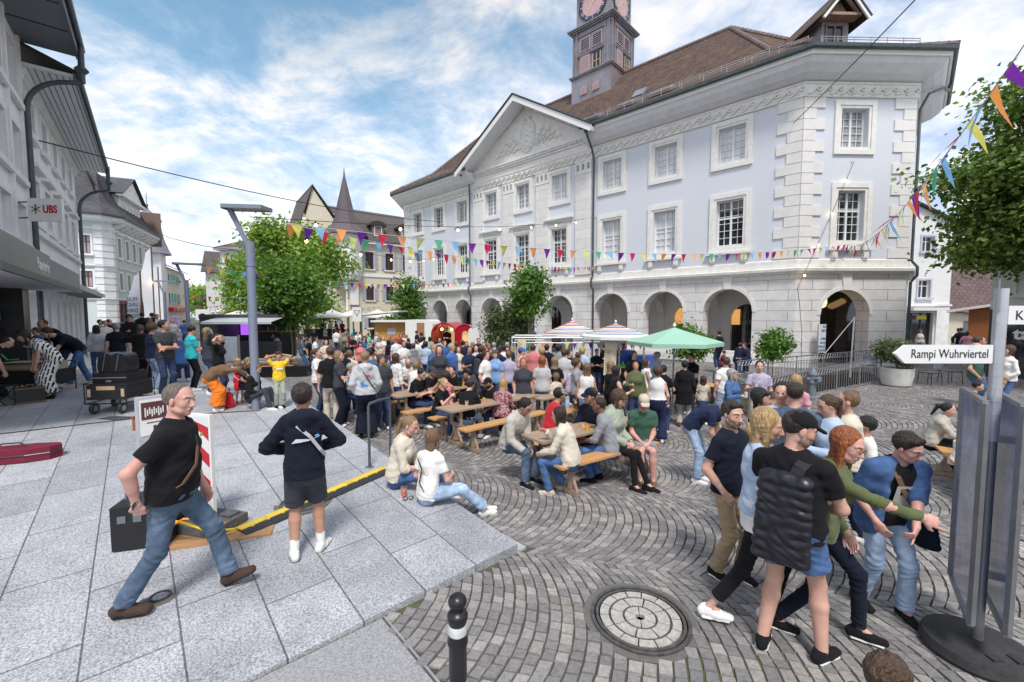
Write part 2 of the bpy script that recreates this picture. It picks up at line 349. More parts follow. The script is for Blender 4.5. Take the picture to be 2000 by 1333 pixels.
mh1=at(1250,1208);HOLES=[(mh1.x,mh1.y,.40)]
mh2=at(1985,1072);HOLES.append((mh2.x,mh2.y,.30))
CANAL=[at(1385,800),at(1462,812),at(1722,742),at(1700,727),at(1600,722),at(1440,752)]
CANAL=[(p.x,p.y) for p in CANAL]
def canal_in(x,y):
 ins=False;n=len(CANAL)
 for i in range(n):
  x0,y0=CANAL[i];x1,y1=CANAL[(i+1) % n]
  if (y0 > y) != (y1 > y) and x < (x1-x0)*(y-y0)/(y1-y0)+x0: ins=not ins
 return ins
xs=np.concatenate([np.linspace(-300,-34,12),np.linspace(-32,26,117),np.linspace(28,300,12)])
ys=np.concatenate([np.linspace(-60,-3,10),np.linspace(-2,60,125),np.linspace(64,600,14)])
tag(place('ground',grid_mesh('ground',xs,ys,lambda x,y: gz(x,y)-.016-(1.4 if canal_in(x,y) else 0),[M_joint])),kind='structure')
cobbles()
def patch(name,uw,dz,mat,n=6):
 P=[terrace_pt(*q) for q in uw];mb=MB();mb.add([(x,y,gz(x,y)+dz) for x,y in P]+[(x,y,gz(x,y)+dz-.08) for x,y in P],[tuple(range(len(P)))]+[(i,(i+1) % len(P),len(P)+(i+1) % len(P),len(P)+i) for i in range(len(P))])
 return tag(mb.build(name,[mat]),kind='structure')
patch('pavement',[(-.02,1.53),(-.02,9),(-3,9),(-3,1.53)],-.004,M_asph)
patch('edging_strip',[(-.02,1.500),(-.02,1.515),(-3,1.515),(-3,1.500)],.004,pm('steel edging',(.5,.5,.5),.4,metal=.6))
rd=grid_mesh('street',np.linspace(-80,60,71),np.concatenate([np.linspace(22.5,60,40),np.linspace(64,500,30)]),lambda x,y: gz(x,y)-.012,[M_road])
tag(place('street',rd),kind='structure')
# ================================================================ town hall
M_stone=pm('pale limestone',(.74,.72,.69),.75,var=.06,scale=3.2,bump=.12,bscale=30,dirt=(.62,.60,.57),dscale=1.6)
M_stone2=pm('carved limestone',(.77,.75,.71),.75,var=.08,scale=5,bump=.08,bscale=40,dirt=(.66,.64,.60),dscale=2.2)
M_ashlar=brick_mat('ashlar base',(.73,.71,.69),(.67,.655,.635),(.34,.33,.33),1.7,.49,.014,rough=.8,axes='xz',bump=.5,loc=(.3,.27,0),var=.16,speck=(.86,1.06),sscale=30)
M_ashp=brick_mat('ashlar pilaster',(.75,.73,.70),(.70,.685,.66),(.38,.37,.36),1.9,.62,.008,rough=.8,axes='xz',bump=.4,loc=(.1,.1,0),var=.1)
M_plas=pm('lavender plaster',(.64,.665,.72),.9,var=.05,scale=14,bump=.35,bscale=45,dirt=(.66,.685,.73),dscale=.7)
M_soff=pm('grey painted soffit',(.68,.68,.70),.8,var=.06,scale=3,dirt=(.58,.58,.60),dscale=.9)
M_white=pm('white paint',(.78,.78,.76),.5,var=.03,scale=8)
M_gutter=pm('dark green gutter',(.055,.075,.08),.45,var=.3,scale=5)
M_pane=glass('window glass',(.018,.024,.032),.04)
M_paneS=pm('curtained and reflecting glass',(.30,.31,.32),.08,var=.5,scale=2.2,spec=1.0,stretch=(3,3,.6))
M_blind=pm('white blind behind glass',(.62,.64,.66),.12,var=.08,scale=2,spec=.9)  # white is real blinds, plus sky reflection painted into some upper panes
M_dark=pm('dark interior',(.035,.033,.035),.8,var=.5,scale=2)
M_zinc=pm('weathered zinc sheet',(.27,.26,.29),.55,var=.2,scale=2.2,metal=.35,dirt=(.27,.16,.10),dscale=.9,stretch=(1,1,.45))
M_pink=pm('faded pink louvre',(.46,.33,.33),.7,var=.12,scale=8)
def roof_tiles(name,c1,c2,c3,bw=.18,rh=.16):
 m=bpy.data.materials.new(name);nt,N,L,P=nodes_of(m);P.inputs['Roughness'].default_value=.85
 uv=N.new('ShaderNodeUVMap');b=N.new('ShaderNodeTexBrick');L.new(uv.outputs[0],b.inputs['Vector'])
 b.inputs['Scale'].default_value=1;b.inputs['Brick Width'].default_value=bw;b.inputs['Row Height'].default_value=rh;b.inputs['Mortar Size'].default_value=.012;b.inputs['Mortar Smooth'].default_value=.6
 b.inputs['Color1'].default_value=tuple(c1)+(1,);b.inputs['Color2'].default_value=tuple(c2)+(1,);b.inputs['Mortar'].default_value=(.03,.022,.02,1)
 nz=N.new('ShaderNodeTexNoise');L.new(uv.outputs[0],nz.inputs['Vector']);nz.inputs['Scale'].default_value=1.1;nz.inputs['Detail'].default_value=9;nz.inputs['Roughness'].default_value=.75
 cr=N.new('ShaderNodeValToRGB');L.new(nz.outputs['Fac'],cr.inputs[0]);cr.color_ramp.elements[0].position=.48;cr.color_ramp.elements[1].position=.68
 mx=N.new('ShaderNodeMix');mx.data_type='RGBA';L.new(cr.outputs[0],mx.inputs[0]);L.new(b.outputs['Color'],mx.inputs[6]);mx.inputs[7].default_value=tuple(c3)+(1,)
 L.new(mx.outputs[2],P.inputs['Base Color'])
 wv=N.new('ShaderNodeTexWave');L.new(uv.outputs[0],wv.inputs['Vector']);wv.wave_type='BANDS';wv.bands_direction='Y';wv.wave_profile='SAW';wv.inputs['Scale'].default_value=1/(rh*PI*2)*PI/ PI * 3.14159
 bp=N.new('ShaderNodeBump');bp.inputs['Strength'].default_value=.8;bp.inputs['Distance'].default_value=.04;L.new(wv.outputs['Fac'],bp.inputs['Height'])
 b2=N.new('ShaderNodeBump');b2.inputs['Strength'].default_value=.9;b2.inputs['Distance'].default_value=.03;b2.invert=True;L.new(b.outputs['Fac'],b2.inputs['Height']);L.new(bp.outputs[0],b2.inputs['Normal']);L.new(b2.outputs[0],P.inputs['Normal'])
 return m
M_tile=roof_tiles('brown clay tiles',(.15,.082,.062),(.075,.05,.05),(.16,.125,.065))
def roof_mesh(name,polys,mat,parent,thick=.10):
 """each poly: planar 3D points, first edge is the eave; UV in metres along the slope"""
 bm=bmesh.new();uvl=bm.loops.layers.uv.new('UVMap')
 for pts in polys:
  P=[Vector(p) for p in pts];ex=(P[1]-P[0]).normalized();nrm=ex.cross((P[2]-P[0])).normalized()
  if nrm.z < 0: nrm=-nrm
  ey=nrm.cross(ex);
  if ey.z < 0: ey=-ey
  vs_=[bm.verts.new(p) for p in P];f=bm.faces.new(vs_)
  for l in f.loops:
   d=l.vert.co - P[0];l[uvl].uv=(d.dot(ex),d.dot(ey))
  lo=[bm.verts.new(p - nrm*thick) for p in P]
  try: bm.faces.new(lo[::-1])
  except Exception: pass
  for i in range(len(P)):
   j=(i+1) % len(P);bm.faces.new((vs_[i],lo[i],lo[j],vs_[j]))
 me=bpy.data.meshes.new(name);bm.to_mesh(me);bm.free();me.materials.append(mat)
 return place(name,me,parent)
def sweep(mb,path,prof,ends=True):
 """profile [(out, z)] swept along a horizontal path; out is to the right of travel"""
 n=len(path);offs=[]
 for i in range(n):
  d1=Vector(path[i])-Vector(path[i-1]) if i > 0 else Vector(path[1])-Vector(path[0])
  d2=Vector(path[i+1])-Vector(path[i]) if i < n-1 else d1
  d1.normalize();d2.normalize();n1=Vector((d1.y,-d1.x));n2=Vector((d2.y,-d2.x));b=(n1+n2);b.normalize();offs.append(b/max(.3,b.dot(n1)))
 V=[];k=len(prof)
 for p,o in zip(path,offs):
  for (u,z) in prof: V.append((p[0]+o.x*u,p[1]+o.y*u,z))
 Fc=[(i*k+j,i*k+(j+1) % k,(i+1)*k+(j+1) % k,(i+1)*k+j) for i in range(n-1) for j in range(k)]
 if ends: Fc += [tuple(range(k)),tuple((n-1)*k+j for j in range(k-1,-1,-1))]
 mb.add(V,Fc)
TA=Vector((13.167,20.0,0));TROT=R(-43.2)
th=empty('town_hall',(TA.x,TA.y,-.0),TROT,'pale lavender and white town hall with arcade, pediment, brown roof and clock tower','town hall')
XL=-32.3;CH=3.71
BZ=-1.2
def xf45(mb,start):
 c=math.cos(PI/4)
 for i in range(start,len(mb.v)):
  x,y,z=mb.v[i];mb.v[i]=(x*c - y*c,x*c + y*c,z)
def xfL(mb,start):
 c=math.cos(PI/4)                                  # left chamfer: local u runs to the left end
 for i in range(start,len(mb.v)):
  x,y,z=mb.v[i];mb.v[i]=(XL + x*c + y*c,-x*c + y*c,z)
right=[-2.97,-6.37,-9.71];mid=[-13.7,-17.0,-20.3];left=[-23.74,-26.93,-30.1]
allx=right+mid+left
base=MB()
holes=[arch(x-1.17,x+1.17,(.6 if x in right[:2] else -.9),3.8) for x in right+mid] + [arch(x-1.03,x+1.03,-.9,3.75) for x in left]
base.panel(rect(XL,0,BZ,4.42),holes,0,.75)
s=len(base.v);base.panel(rect(0,5.25,BZ,4.42),[arch(1.2,3.55,-.4,3.65)],0,.75);xf45(base,s)
s=len(base.v);base.panel(rect(-5.25,0,BZ,4.42),[],0,.5);xfL(base,s)
base.poly([(CH,CH,BZ),(CH,9.3,BZ),(CH,9.3,4.42),(CH,CH,4.42)]);base.poly([(CH,9.3,BZ),(0,13,BZ),(0,13,12.9),(CH,9.3,12.9)])
base.build('arcade_wall',[M_ashlar],th)
for x in allx:
 pb=MB()
 w=1.17 if x in right+mid else 1.03;r=w;cz=(3.8 if w > 1.1 else 3.75)-r
 n=14
 for i in range(n):                                     # archivolt ring,slightly proud
  a0,a1=PI*i/n,PI*(i+1)/n;ro,ri=r+.16,r+.0
  P=[(x+ri*math.cos(a0),cz+ri*math.sin(a0)),(x+ro*math.cos(a0),cz+ro*math.sin(a0)),(x+ro*math.cos(a1),cz+ro*math.sin(a1)),(x+ri*math.cos(a1),cz+ri*math.sin(a1))]
  pb.prism(P,-.03,.02)
 pb.prism([(x-.15,cz+r-.02),(x+.15,cz+r-.02),(x+.24,4.40),(x-.24,4.40)],-.07,.02);pb.build('arch_trim',[M_stone],th)
pb=MB();s=0
for i in range(14):
 a0,a1=PI*i/14,PI*(i+1)/14;x,cz,r=2.375,3.65-1.175,1.175
 pb.prism([(x+r*math.cos(a0),cz+r*math.sin(a0)),(x+(r+.16)*math.cos(a0),cz+(r+.16)*math.sin(a0)),(x+(r+.16)*math.cos(a1),cz+(r+.16)*math.sin(a1)),(x+r*math.cos(a1),cz+r*math.sin(a1))],-.03,.02)
pb.prism([(2.22,3.63),(2.53,3.63),(2.62,4.4),(2.13,4.4)],-.07,.02)
xf45(pb,s);pb.build('arch_trim',[M_stone],th)
sw=MB()
for x in right[:2]: sw.box(x-1.3,x+1.3,-.12,.1,.42,.62)
sw.build('sill',[M_stone],th)
it=MB();it.box(XL+.4,-.3,.76,3.9,-.35,-.30);it.build('arcade_floor',[M_asph],th)
it=MB();
bh=[arch(x-.85,x+.85,-.2,3.1) for x in allx]
it.panel(rect(XL+.4,0,-.3,4.3),bh,3.6,.3)
for x in [-1.3,-4.67,-8.04,-11.8,-15.35,-18.65,-22.1,-25.3,-28.5]:
 s=len(it.v);it.panel([(.76,-.3),(.86,-.3)]+[(2.2+1.35*math.cos(PI-PI*i/12),2.2+1.35*math.sin(PI-PI*i/12)) for i in range(13)]+[(3.55,-.3),(3.6,-.3),(3.6,4.3),(.76,4.3)],[],0,.3)
 m_=len(it.v)
 vv=it.v[s:m_];it.v[s:m_]=[(x-.22,p[0],p[2]) for p in vv]
 it.add([(x-.22,p[0],p[2]) for p in vv]+[(x+.22,p[0],p[2]) for p in vv],[])
 k=len(vv);b0=len(it.v)-2*k
 it.f += [(b0+i,b0+(i+1) % k,b0+k+(i+1) % k,b0+k+i) for i in range(k)];it.m += [0]*k
 s2=len(it.v);tr=tessellate_polygon([[Vector((p[0],p[2],0)) for p in vv]]);it.add([(x+.22,p[0],p[2]) for p in vv],[tuple(t) for t in tr])
it.build('arcade_vault',[M_stone],th)
cl=MB();cl.box(XL+.4,.6,.76,6.4,4.3,4.41);cl.box(.6,3.2,3.4,6.4,4.3,4.41);cl.build('arcade_ceiling',[M_stone],th)
bg=MB();bg.box(XL+.4,-.4,3.95,4.0,-.3,4.3);bg.build('shop_front',[glass('dark shop glass',(.02,.018,.02),.05)],th)
for x in allx:
 fr=MB();fr.box(x-.03,x+.03,3.85,3.93,-.3,3.1);fr.box(x-.85,x+.85,3.85,3.93,2.15,2.21)
 fr.build('shop_frame',[flat('black steel frame',(.03,.03,.035),.4)],th)
s_=MB();s_.box(-1.5,3.2,6.2,6.3,-.3,4.2);s_.build('corner_shop_front',[MATS['dark shop glass']],th)
warm=pm('warm lit interior',(.5,.28,.1),.6,var=.4,scale=3,emit=(1,.5,.16),estr=.28)
for x,w_,z0,z1 in ((-9.95,.28,.3,2.9),(-6.9,.32,1.9,2.9),(-3.6,.22,1.9,2.8)): wl=MB();wl.box(x-w_,x+w_,3.80,3.84,z0,z1);wl.build('lit_window',[warm],th)
for k,(u,v) in enumerate(((2.05,3.3),(2.45,3.2),(2.85,3.1),(3.2,3.0))):
 b=MB();b.lathe([(.02,.22)]+[(.24*math.cos(a),.17*math.sin(a)) for a in np.linspace(PI/2,-PI/2,9)][1:-1]+[(.02,-.17)],n=16)
 c=math.cos(PI/4);yy=1.1+k*.5
 b.build('globe_lamp',[pm('glowing paper globe',(.9,.6,.3),.6,var=.05,emit=(1,.62,.25),estr=1.1)],th,smooth=True,loc=(u*c-yy*c,u*c+yy*c,v+.0))
PATH=[(XL-CH,CH),(XL,0),(0,0),(CH,CH),(CH,9.3)]
belt=MB();sweep(belt,PATH,[(0.002,4.36),(.10,4.40),(.14,4.46),(.26,4.50),(.28,4.62),(.24,4.66),(.002,4.70)]);sweep(belt,PATH,[(.003,4.70),(.07,4.70),(.07,5.02),(.003,5.06)])
belt.build('belt_cornice',[M_stone2],th)
up=MB();UPZ=12.3
wh=[]
for x in allx: wh += [rect(x-.63,x+.63,10.15,11.87),rect(x-.63,x+.63,6.0,8.27)]
up.panel(rect(XL,0,4.42,12.95),wh,0,.34)
s=len(up.v);up.panel(rect(0,5.25,4.42,12.95),[rect(1.77,3.03,10.1,11.8),rect(1.77,3.03,5.9,8.15)],0,.34);xf45(up,s)
s=len(up.v);up.panel(rect(-5.25,0,4.42,12.95),[],0,.34);xfL(up,s)
up.poly([(CH,CH,4.42),(CH,9.3,4.42),(CH,9.3,12.95),(CH,CH,12.95)]);up.poly([(XL-CH,CH,BZ),(XL-CH,9.3,BZ),(XL-CH,9.3,12.95),(XL-CH,CH,12.95)])
up.build('upper_wall',[M_plas],th)
pil=[(-22.2,-21.1),(-18.9,-17.85),(-15.65,-14.55),(-12.3,-11.12)]
for a,b in pil: pl_=MB();pl_.box(a,b,-.14,.002,5.06,11.45);pl_.build('pilaster',[M_ashp],th)
for a,b in pil:
 cp=MB()
 cp.box(a-.04,b+.04,-.17,.002,11.45,11.57);cp.box(a-.02,b+.02,-.16,.002,11.57,12.22);cp.box(a-.06,b+.06,-.2,.002,12.22,12.30)
 for k in range(3):
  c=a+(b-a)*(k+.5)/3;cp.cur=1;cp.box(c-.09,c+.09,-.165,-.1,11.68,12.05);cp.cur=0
  cp.box(c-.14,c-.10,-.19,-.15,11.64,12.10);cp.box(c+.10,c+.14,-.19,-.15,11.64,12.10);cp.lathe([(.055,-.185),(.075,-.16)],(c,0,12.1),8,'y')
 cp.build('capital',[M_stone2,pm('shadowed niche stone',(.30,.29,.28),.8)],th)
def window_data(w,h,mullions=1,bars=5,cross=True,nm=''):
 sur=MB();fw_=.33;
 def frame(x0,x1,z0,z1,t,y0,y1):
  sur.box(x0-t,x0,y0,y1,z0-t,z1+t);sur.box(x1,x1+t,y0,y1,z0-t,z1+t);sur.box(x0,x1,y0,y1,z1,z1+t);sur.box(x0,x1,y0,y1,z0-t,z0)
 frame(-w/2,w/2,0,h,fw_,-.05,.003);frame(-w/2-.12,w/2+.12,-.12,h+.12,fw_-.12,-.09,-.052)
 g=MB();g.box(-w/2,w/2,.24,.30,0,.06);g.box(-w/2,w/2,.24,.30,h-.06,h);g.box(-w/2,-w/2+.06,.24,.30,.06,h-.06);g.box(w/2-.06,w/2,.24,.30,.06,h-.06)
 g.box(-.045,.045,.225,.295,.06,h-.06)
 nb=bars
 for k in range(1,nb):
  z=.06+(h-.12)*k/nb;g.box(-w/2+.06,-.045,.25,.285,z-.013,z+.013);g.box(.045,w/2-.06,.25,.285,z-.013,z+.013)
 for sx in (-1,1): g.box(sx*w/4-.013,sx*w/4+.013,.252,.283,.06,h-.06)
 if cross: z=.06+(h-.12)*.62;g.box(-w/2+.06,w/2-.06,.235,.30,z-.04,z+.04)
 p=MB();p.box(-w/2+.03,w/2-.03,.296,.31,.03,h-.03)
 return sur.data('window',[M_stone2]),g.data('glazing_bars',[M_white]),p.v,p.f
wd_u=window_data(1.26,1.72,bars=5,cross=False);wd_m=window_data(1.26,2.27,bars=6)
def pane_data(wd,mat):
 me=bpy.data.meshes.new('pane');me.from_pydata(wd[2],[],wd[3]);me.materials.append(mat);return me
PD={(i,j): pane_data(w_,m_) for i,w_ in enumerate((wd_u,wd_m)) for j,m_ in enumerate((M_pane,M_paneS,M_blind))}
sill_b=MB();sill_b.box(-1.08,1.08,-.20,-.0525,-.46,-.335);sill_b.box(-.86,-.62,-.16,.003,-.80,-.46);sill_b.box(.62,.86,-.16,.003,-.80,-.46);sill_b.box(-.82,-.66,-.12,.003,-.9,-.8);sill_b.box(.66,.82,-.12,.003,-.9,-.8)
hood=MB();hood.box(-1.0,1.0,-.09,.003,2.64,2.78);hood.box(-1.1,1.1,-.20,.003,2.78,2.86);hood.box(-1.16,1.16,-.27,.003,2.86,2.95)
D_sill=sill_b.data('sill',[M_stone2]);D_hood=hood.data('hood',[M_stone2])
def put_window(parent,loc,rz,wd,pane,extra=()):
 wo=place('window',wd[0],parent,loc,(0,0,rz));place('glazing_bars',wd[1],wo);place('pane',pane,wo)
 for n_,d_ in extra: place(n_,d_,wo)
 return wo
UP={-2.97: 2,-6.37: 2,-9.71: 2,-13.7: 2,-17.0: 1,-20.3: 1,-23.74: 1,-26.93: 0,-30.1: 0};MIDP={-2.97: 0,-6.37: 2,-9.71: 2,-13.7: 0,-17.0: 0,-20.3: 0,-23.74: 0,-26.93: 0,-30.1: 0}  # centre upper panes: reflected sky is put into their pale colours
for x in allx:
 put_window(th,(x,0,10.15),0,wd_u,PD[(0,UP[x])])
 ex=[('sill',D_sill)] if x not in mid else []
 if x in mid: ex=[('hood',D_hood),('sill',D_sill)]
 put_window(th,(x,0,6.0),0,wd_m,PD[(1,MIDP[x])],ex)
c45=math.cos(PI/4)
put_window(th,(2.4*c45,2.4*c45,10.1),PI/4,wd_u,PD[(0,1)]);put_window(th,(2.4*c45,2.4*c45,5.9),PI/4,wd_m,PD[(1,0)],[('sill',D_sill)])
def quoin(mb,x0,side,f=None):
 s0=len(mb.v)
 for k in range(15):
  z0=5.10+k*.479;w=1.0 if k % 2 == 0 else .58
  a,b=(x0-w,x0) if side < 0 else (x0,x0+w)
  mb.box(a,b,-.055,.002,z0+.012,z0+.467)
 if f: f(mb,s0)
for qs in (((-.004,-1),(.004,1,xf45)),((5.246,-1,xf45),),((XL+.004,1),(-.004,-1,xfL))):
 q=MB();[quoin(q,*a_) for a_ in qs];q.build('quoin',[M_stone],th)
fz=MB()
for pth in ([(XL-CH,CH),(XL,0),(0,0),(CH,CH),(CH,9.3)],):
 sweep(fz,pth,[(.003,12.27),(.09,12.27),(.11,12.31),(.075,12.35),(.075,12.80),(.12,12.84),(.13,12.92),(.003,12.93)])
fz.build('frieze',[M_stone2],th)
sc=MB()
def scroll(mb,x0,x1,f=None):
 s0=len(mb.v);n=max(1,round((x1-x0)/.50));st=(x1-x0)/n
 for k in range(n):
  x=x0+st*k;pts=[]
  for i in range(6):
   t=i/5;pts.append((x+.02+st*.95*t,-.09,12.39+.30*(t*t*(3-2*t))))
  cx,cz=x+st*.92,12.60
  for i in range(1,9):
   a=PI/2 - i*PI/4.2;r=.13*(1-i/11);pts.append((cx+.04+r*math.cos(a),-.09,cz+r*math.sin(a)+.02))
  mb.tube([(a_[0],a_[1]-.03,a_[2]) for a_ in pts],[.050]*6+[.042]*5+[.026]*3,5)
  mb.tube([(x+st*.35,-.085,12.40),(x+st*.62,-.085,12.46),(x+st*.85,-.085,12.40)],.02,4)
 if f: f(mb,s0)
scroll(sc,XL+.05,-.05);scroll(sc,.1,5.15,xf45)
sc.build('frieze_scroll',[M_stone2],th,smooth=True)
prof_s=[(.003,12.93),(.25,12.96),(.55,13.10),(.85,13.36),(1.0,13.62),(1.0,13.70),(.003,13.70)]
prof_f=[(1.0,13.58),(1.05,13.58),(1.06,13.70),(1.10,13.72),(1.10,13.88),(1.0,13.88)]
prof_g=[(1.10,13.80),(1.13,13.74),(1.20,13.72),(1.26,13.78),(1.27,13.92),(1.10,13.94)]
pathL=[(XL-CH,9.3),(XL-CH,CH),(XL,0),(-22.0,0)];pathR=[(-11.3,0),(0,0),(CH,CH),(CH,9.3),(0,13)]
for prof,nm,mt in ((prof_s,'soffit',M_soff),(prof_f,'fascia',M_white),(prof_g,'gutter',M_gutter)):
 b=MB();sweep(b,pathL,prof);sweep(b,pathR,prof);b.build(nm,[mt],th)
def octo(o,z):
 k=o/math.cos(PI/8);t=math.tan(PI/8)*o
 return [(-t*-1*0+t,-o,z),(CH+o,CH-t*1.0,z),(CH+o,9.3+t,z),(t,13+o,z),(XL-t,13+o,z),(XL-CH-o,9.3+t,z),(XL-CH-o,CH-t,z),(XL-t,-o,z)]
E0=octo(1.22,13.93)
RR=(-5.2,6.5,20.55);RL=(-27.2,6.5,20.55)
T=.42;ZM=15.95
def lerp3(a,b,t): return tuple(a[i]+(b[i]-a[i])*t for i in range(3))
E1=[]
for i,p in enumerate(E0):
 rr=RR if i in (0,1,2,3) else RL;m_=lerp3(p,rr,T);E1.append((m_[0],m_[1],ZM))
polys=[]
def seg(i,j):
 if (i,j) == (7,0):
  xa_,xb_=-22.9,-10.4;y0_,y1_=E0[0][1],E1[0][1];ym=.25;zm=E0[0][2]+(ZM-E0[0][2])*(ym-y0_)/(y1_-y0_)
  polys.append([E0[7],(xa_,y0_,E0[7][2]),(xa_,y1_,ZM),E1[7]]);polys.append([(xb_,y0_,E0[0][2]),E0[0],E1[0],(xb_,y1_,ZM)]);polys.append([(xa_,ym,zm),(xb_,ym,zm),(xb_,y1_,ZM),(xa_,y1_,ZM)])
 else: polys.append([E0[i],E0[j],E1[j],E1[i]])
 ri=RR if i in (0,1,2,3) else RL;rj=RR if j in (0,1,2,3) else RL
 polys.append([E1[i],E1[j],rj] + ([ri] if ri != rj else []))
for i,j in ((7,0),(0,1),(1,2),(2,3),(3,4),(4,5),(5,6),(6,7)): seg(i,j)
roof_mesh('roof',polys,M_tile,th)
hp=MB()
def ridge_tiles(a,b,r=.13,st=.33):
 a=Vector(a);b=Vector(b);n=max(1,int((b-a).length/st))
 for k in range(n):
  p=a.lerp(b,k/n);q_=a.lerp(b,(k+1.12)/n);hp.tube([p+Vector((0,0,.04)),q_+Vector((0,0,.05))],[r*1.12,r*.88],8)
for i in (0,1,2,7,6):
 ridge_tiles(E0[i],E1[i]);ridge_tiles(E1[i],RR if i < 4 else RL)
ridge_tiles(RL,RR)
hp.build('ridge_tiles',[pm('grey brown ridge tile',(.20,.15,.14),.8,var=.3,scale=3)],th,smooth=True)
def guard(t,a,b,i,j,n):
 sg=MB()
 pa=Vector(lerp3(E0[i],E1[i],t));pb_=Vector(lerp3(E0[j],E1[j],t));pa,pb_=pa.lerp(pb_,a),pa.lerp(pb_,b)
 for dz in (.16,.26): sg.tube([pa+Vector((0,0,dz)),pb_+Vector((0,0,dz))],.018,5)
 for k in range(n+1): p=pa.lerp(pb_,k/n);sg.tube([p,p+Vector((0,0,.30))],.014,4)
 sg.build('snow_guard',[pm('galvanised rail',(.45,.44,.43),.5,metal=.5)],th)
guard(.12,.70,1,7,0,9);guard(.45,.66,.97,7,0,9);guard(.08,.08,.8,0,1,6);guard(.12,0.02,.24,7,0,6)
def skylight(xf_,t,up_,w,h):
 if up_: p=Vector(lerp3(lerp3(E1[7],E1[0],xf_),lerp3(RL,RR,(xf_-.10)/.8),t));sl_=math.atan2(20.55-15.95,4.41)
 else: p=Vector(lerp3(lerp3(E0[7],E0[0],xf_),lerp3(E1[7],E1[0],xf_),t));sl_=math.atan2(2.02,3.24)
 m=MB();m.box(-w/2,w/2,-h/2,h/2,.0,.16);m.cur=1;m.box(-w/2+.07,w/2-.07,-h/2+.07,h/2-.07,.14,.175);m.build('skylight',[M_zinc,pm('skylight glass',(.25,.3,.35),.08,spec=1)],th,loc=p+Vector((0,-.03,.03)),rot=(sl_,0,0))
skylight(.735,.50,False,1.1,1.3);skylight(.80,.42,False,1.4,.8);skylight(.665,.2,False,1.4,.9);skylight(.745,.08,True,.8,.9)
pd=MB();cx_,hw=-16.65,6.15;zb,za=13.70,17.02
pd.prism([(cx_-hw+.15,12.93),(cx_+hw-.65+.15,12.93),(cx_+hw-.65+.15,13.3),(cx_-hw+.15,13.3)],-.10,.1)
pd.build('entablature',[M_stone2],th)
pd=MB();xl_,xr_=-22.55,-11.05
pd.prism([(xl_,13.68),(xr_,13.68),(cx_,za)],-.12,.3);pd.build('tympanum',[M_stone2],th)
co_=MB();co_.box(xl_-.15,xr_+.15,-.20,.1,13.30,13.42);co_.box(xl_-.25,xr_+.25,-.34,.1,13.58,13.70)
n=64
for k in range(n): x=xl_+(xr_-xl_)*(k+.5)/n;co_.box(x-.055,x+.055,-.30,.1,13.425,13.578)
for sx in (-1,1):
 xe=xl_ if sx < 0 else xr_;a=Vector((xe,0,13.72));b=Vector((cx_,0,za+.02));d=(b-a);L_=d.length;d.normalize();nn=Vector((-d.z*sx*-1,0,abs(d.x)))
 nn=Vector((-d.z,0,d.x)) if sx < 0 else Vector((d.z,0,-d.x))
 if nn.z < 0: nn=-nn
 m_=42
 for k in range(m_):
  p=a+d*(L_*(k+.5)/m_)+nn*.06;co_.bar(p+Vector((0,-.33,0)),p+Vector((0,-.05,0)),.10,.14)
 co_.bar(a+nn*.17+Vector((0,-.2,0))-d*.2,b+nn*.17+Vector((0,-.2,0)),.42,.09)
 co_.bar(a-nn*.06+Vector((0,-.16,0))-d*.0,b-nn*.06+Vector((0,-.16,0)),.14,.05)
co_.build('dentil_cornice',[M_stone2],th)
EL,ER,AP=(-23.0,13.62),(-10.3,13.62),(cx_,17.42)
gs=MB()
for (xe,ze) in (EL,ER):
 sx=-1 if xe < cx_ else 1
 gs.prism([(xe,ze-.02),(cx_,AP[1]-.02),(cx_,AP[1]-.26),(xe-sx*.05,ze-.24)],-1.38,.2)
gs.build('gable_soffit',[M_soff],th)
gf=MB()
for (xe,ze) in (EL,ER):
 sx=-1 if xe < cx_ else 1
 gf.prism([(xe,ze+.06),(cx_,AP[1]+.10),(cx_,AP[1]-.30),(xe-sx*.1,ze-.30)],-1.46,-1.385);
gf.build('barge_board',[M_white],th)
gr=[]
for (xe,ze) in (EL,ER):
 gr.append([(xe,-1.5,ze+.10),(xe,1.2,ze+.10),(cx_,5.0,AP[1]+.14),(cx_,-1.5,AP[1]+.14)])
roof_mesh('gable_roof',gr,M_tile,th,.05)
gl=MB();
for (xe,ze) in (EL,ER): gl.bar((xe,-1.5,ze+.12),(cx_,-1.5,AP[1]+.17),.06,.06)
gl.build('gable_flashing',[M_gutter],th)
em=MB();ecx,ecz,ea,eb=-16.45,15.12,.62,.98
def oval(r,n=30): return [(ecx+ea*r*math.cos(2*PI*i/n),-.17,ecz+eb*r*math.sin(2*PI*i/n)) for i in range(n+1)]
em.tube(oval(1.12),.06,6,False);em.tube(oval(.92),.04,6,False)
em.add([(p[0],-.125,p[2]) for p in oval(1.1)[:-1]]+[(p[0],-.16,p[2]) for p in oval(1.05)[:-1]],[tuple(range(30,60))]+[(i,(i+1) % 30,30+(i+1) % 30,30+i) for i in range(30)])
for k in range(-2,3):
 pts=[]
 for i in range(12):
  t=i/11-.5;x=ecx+t*1.0;z=ecz+k*.36-t*.5+.07*math.sin(t*4*PI)
  if ((x-ecx)/(ea*.85))**2+((z-ecz)/(eb*.85))**2 < 1: pts.append((x,-.18,z))
 if len(pts) > 2: em.tube(pts,.055,5)
em.tube([(ecx-.35,-.2,ecz+1.12),(ecx-.1,-.2,ecz+1.25),(ecx+.15,-.2,ecz+1.15),(ecx+.35,-.2,ecz+1.22)],.07,6)
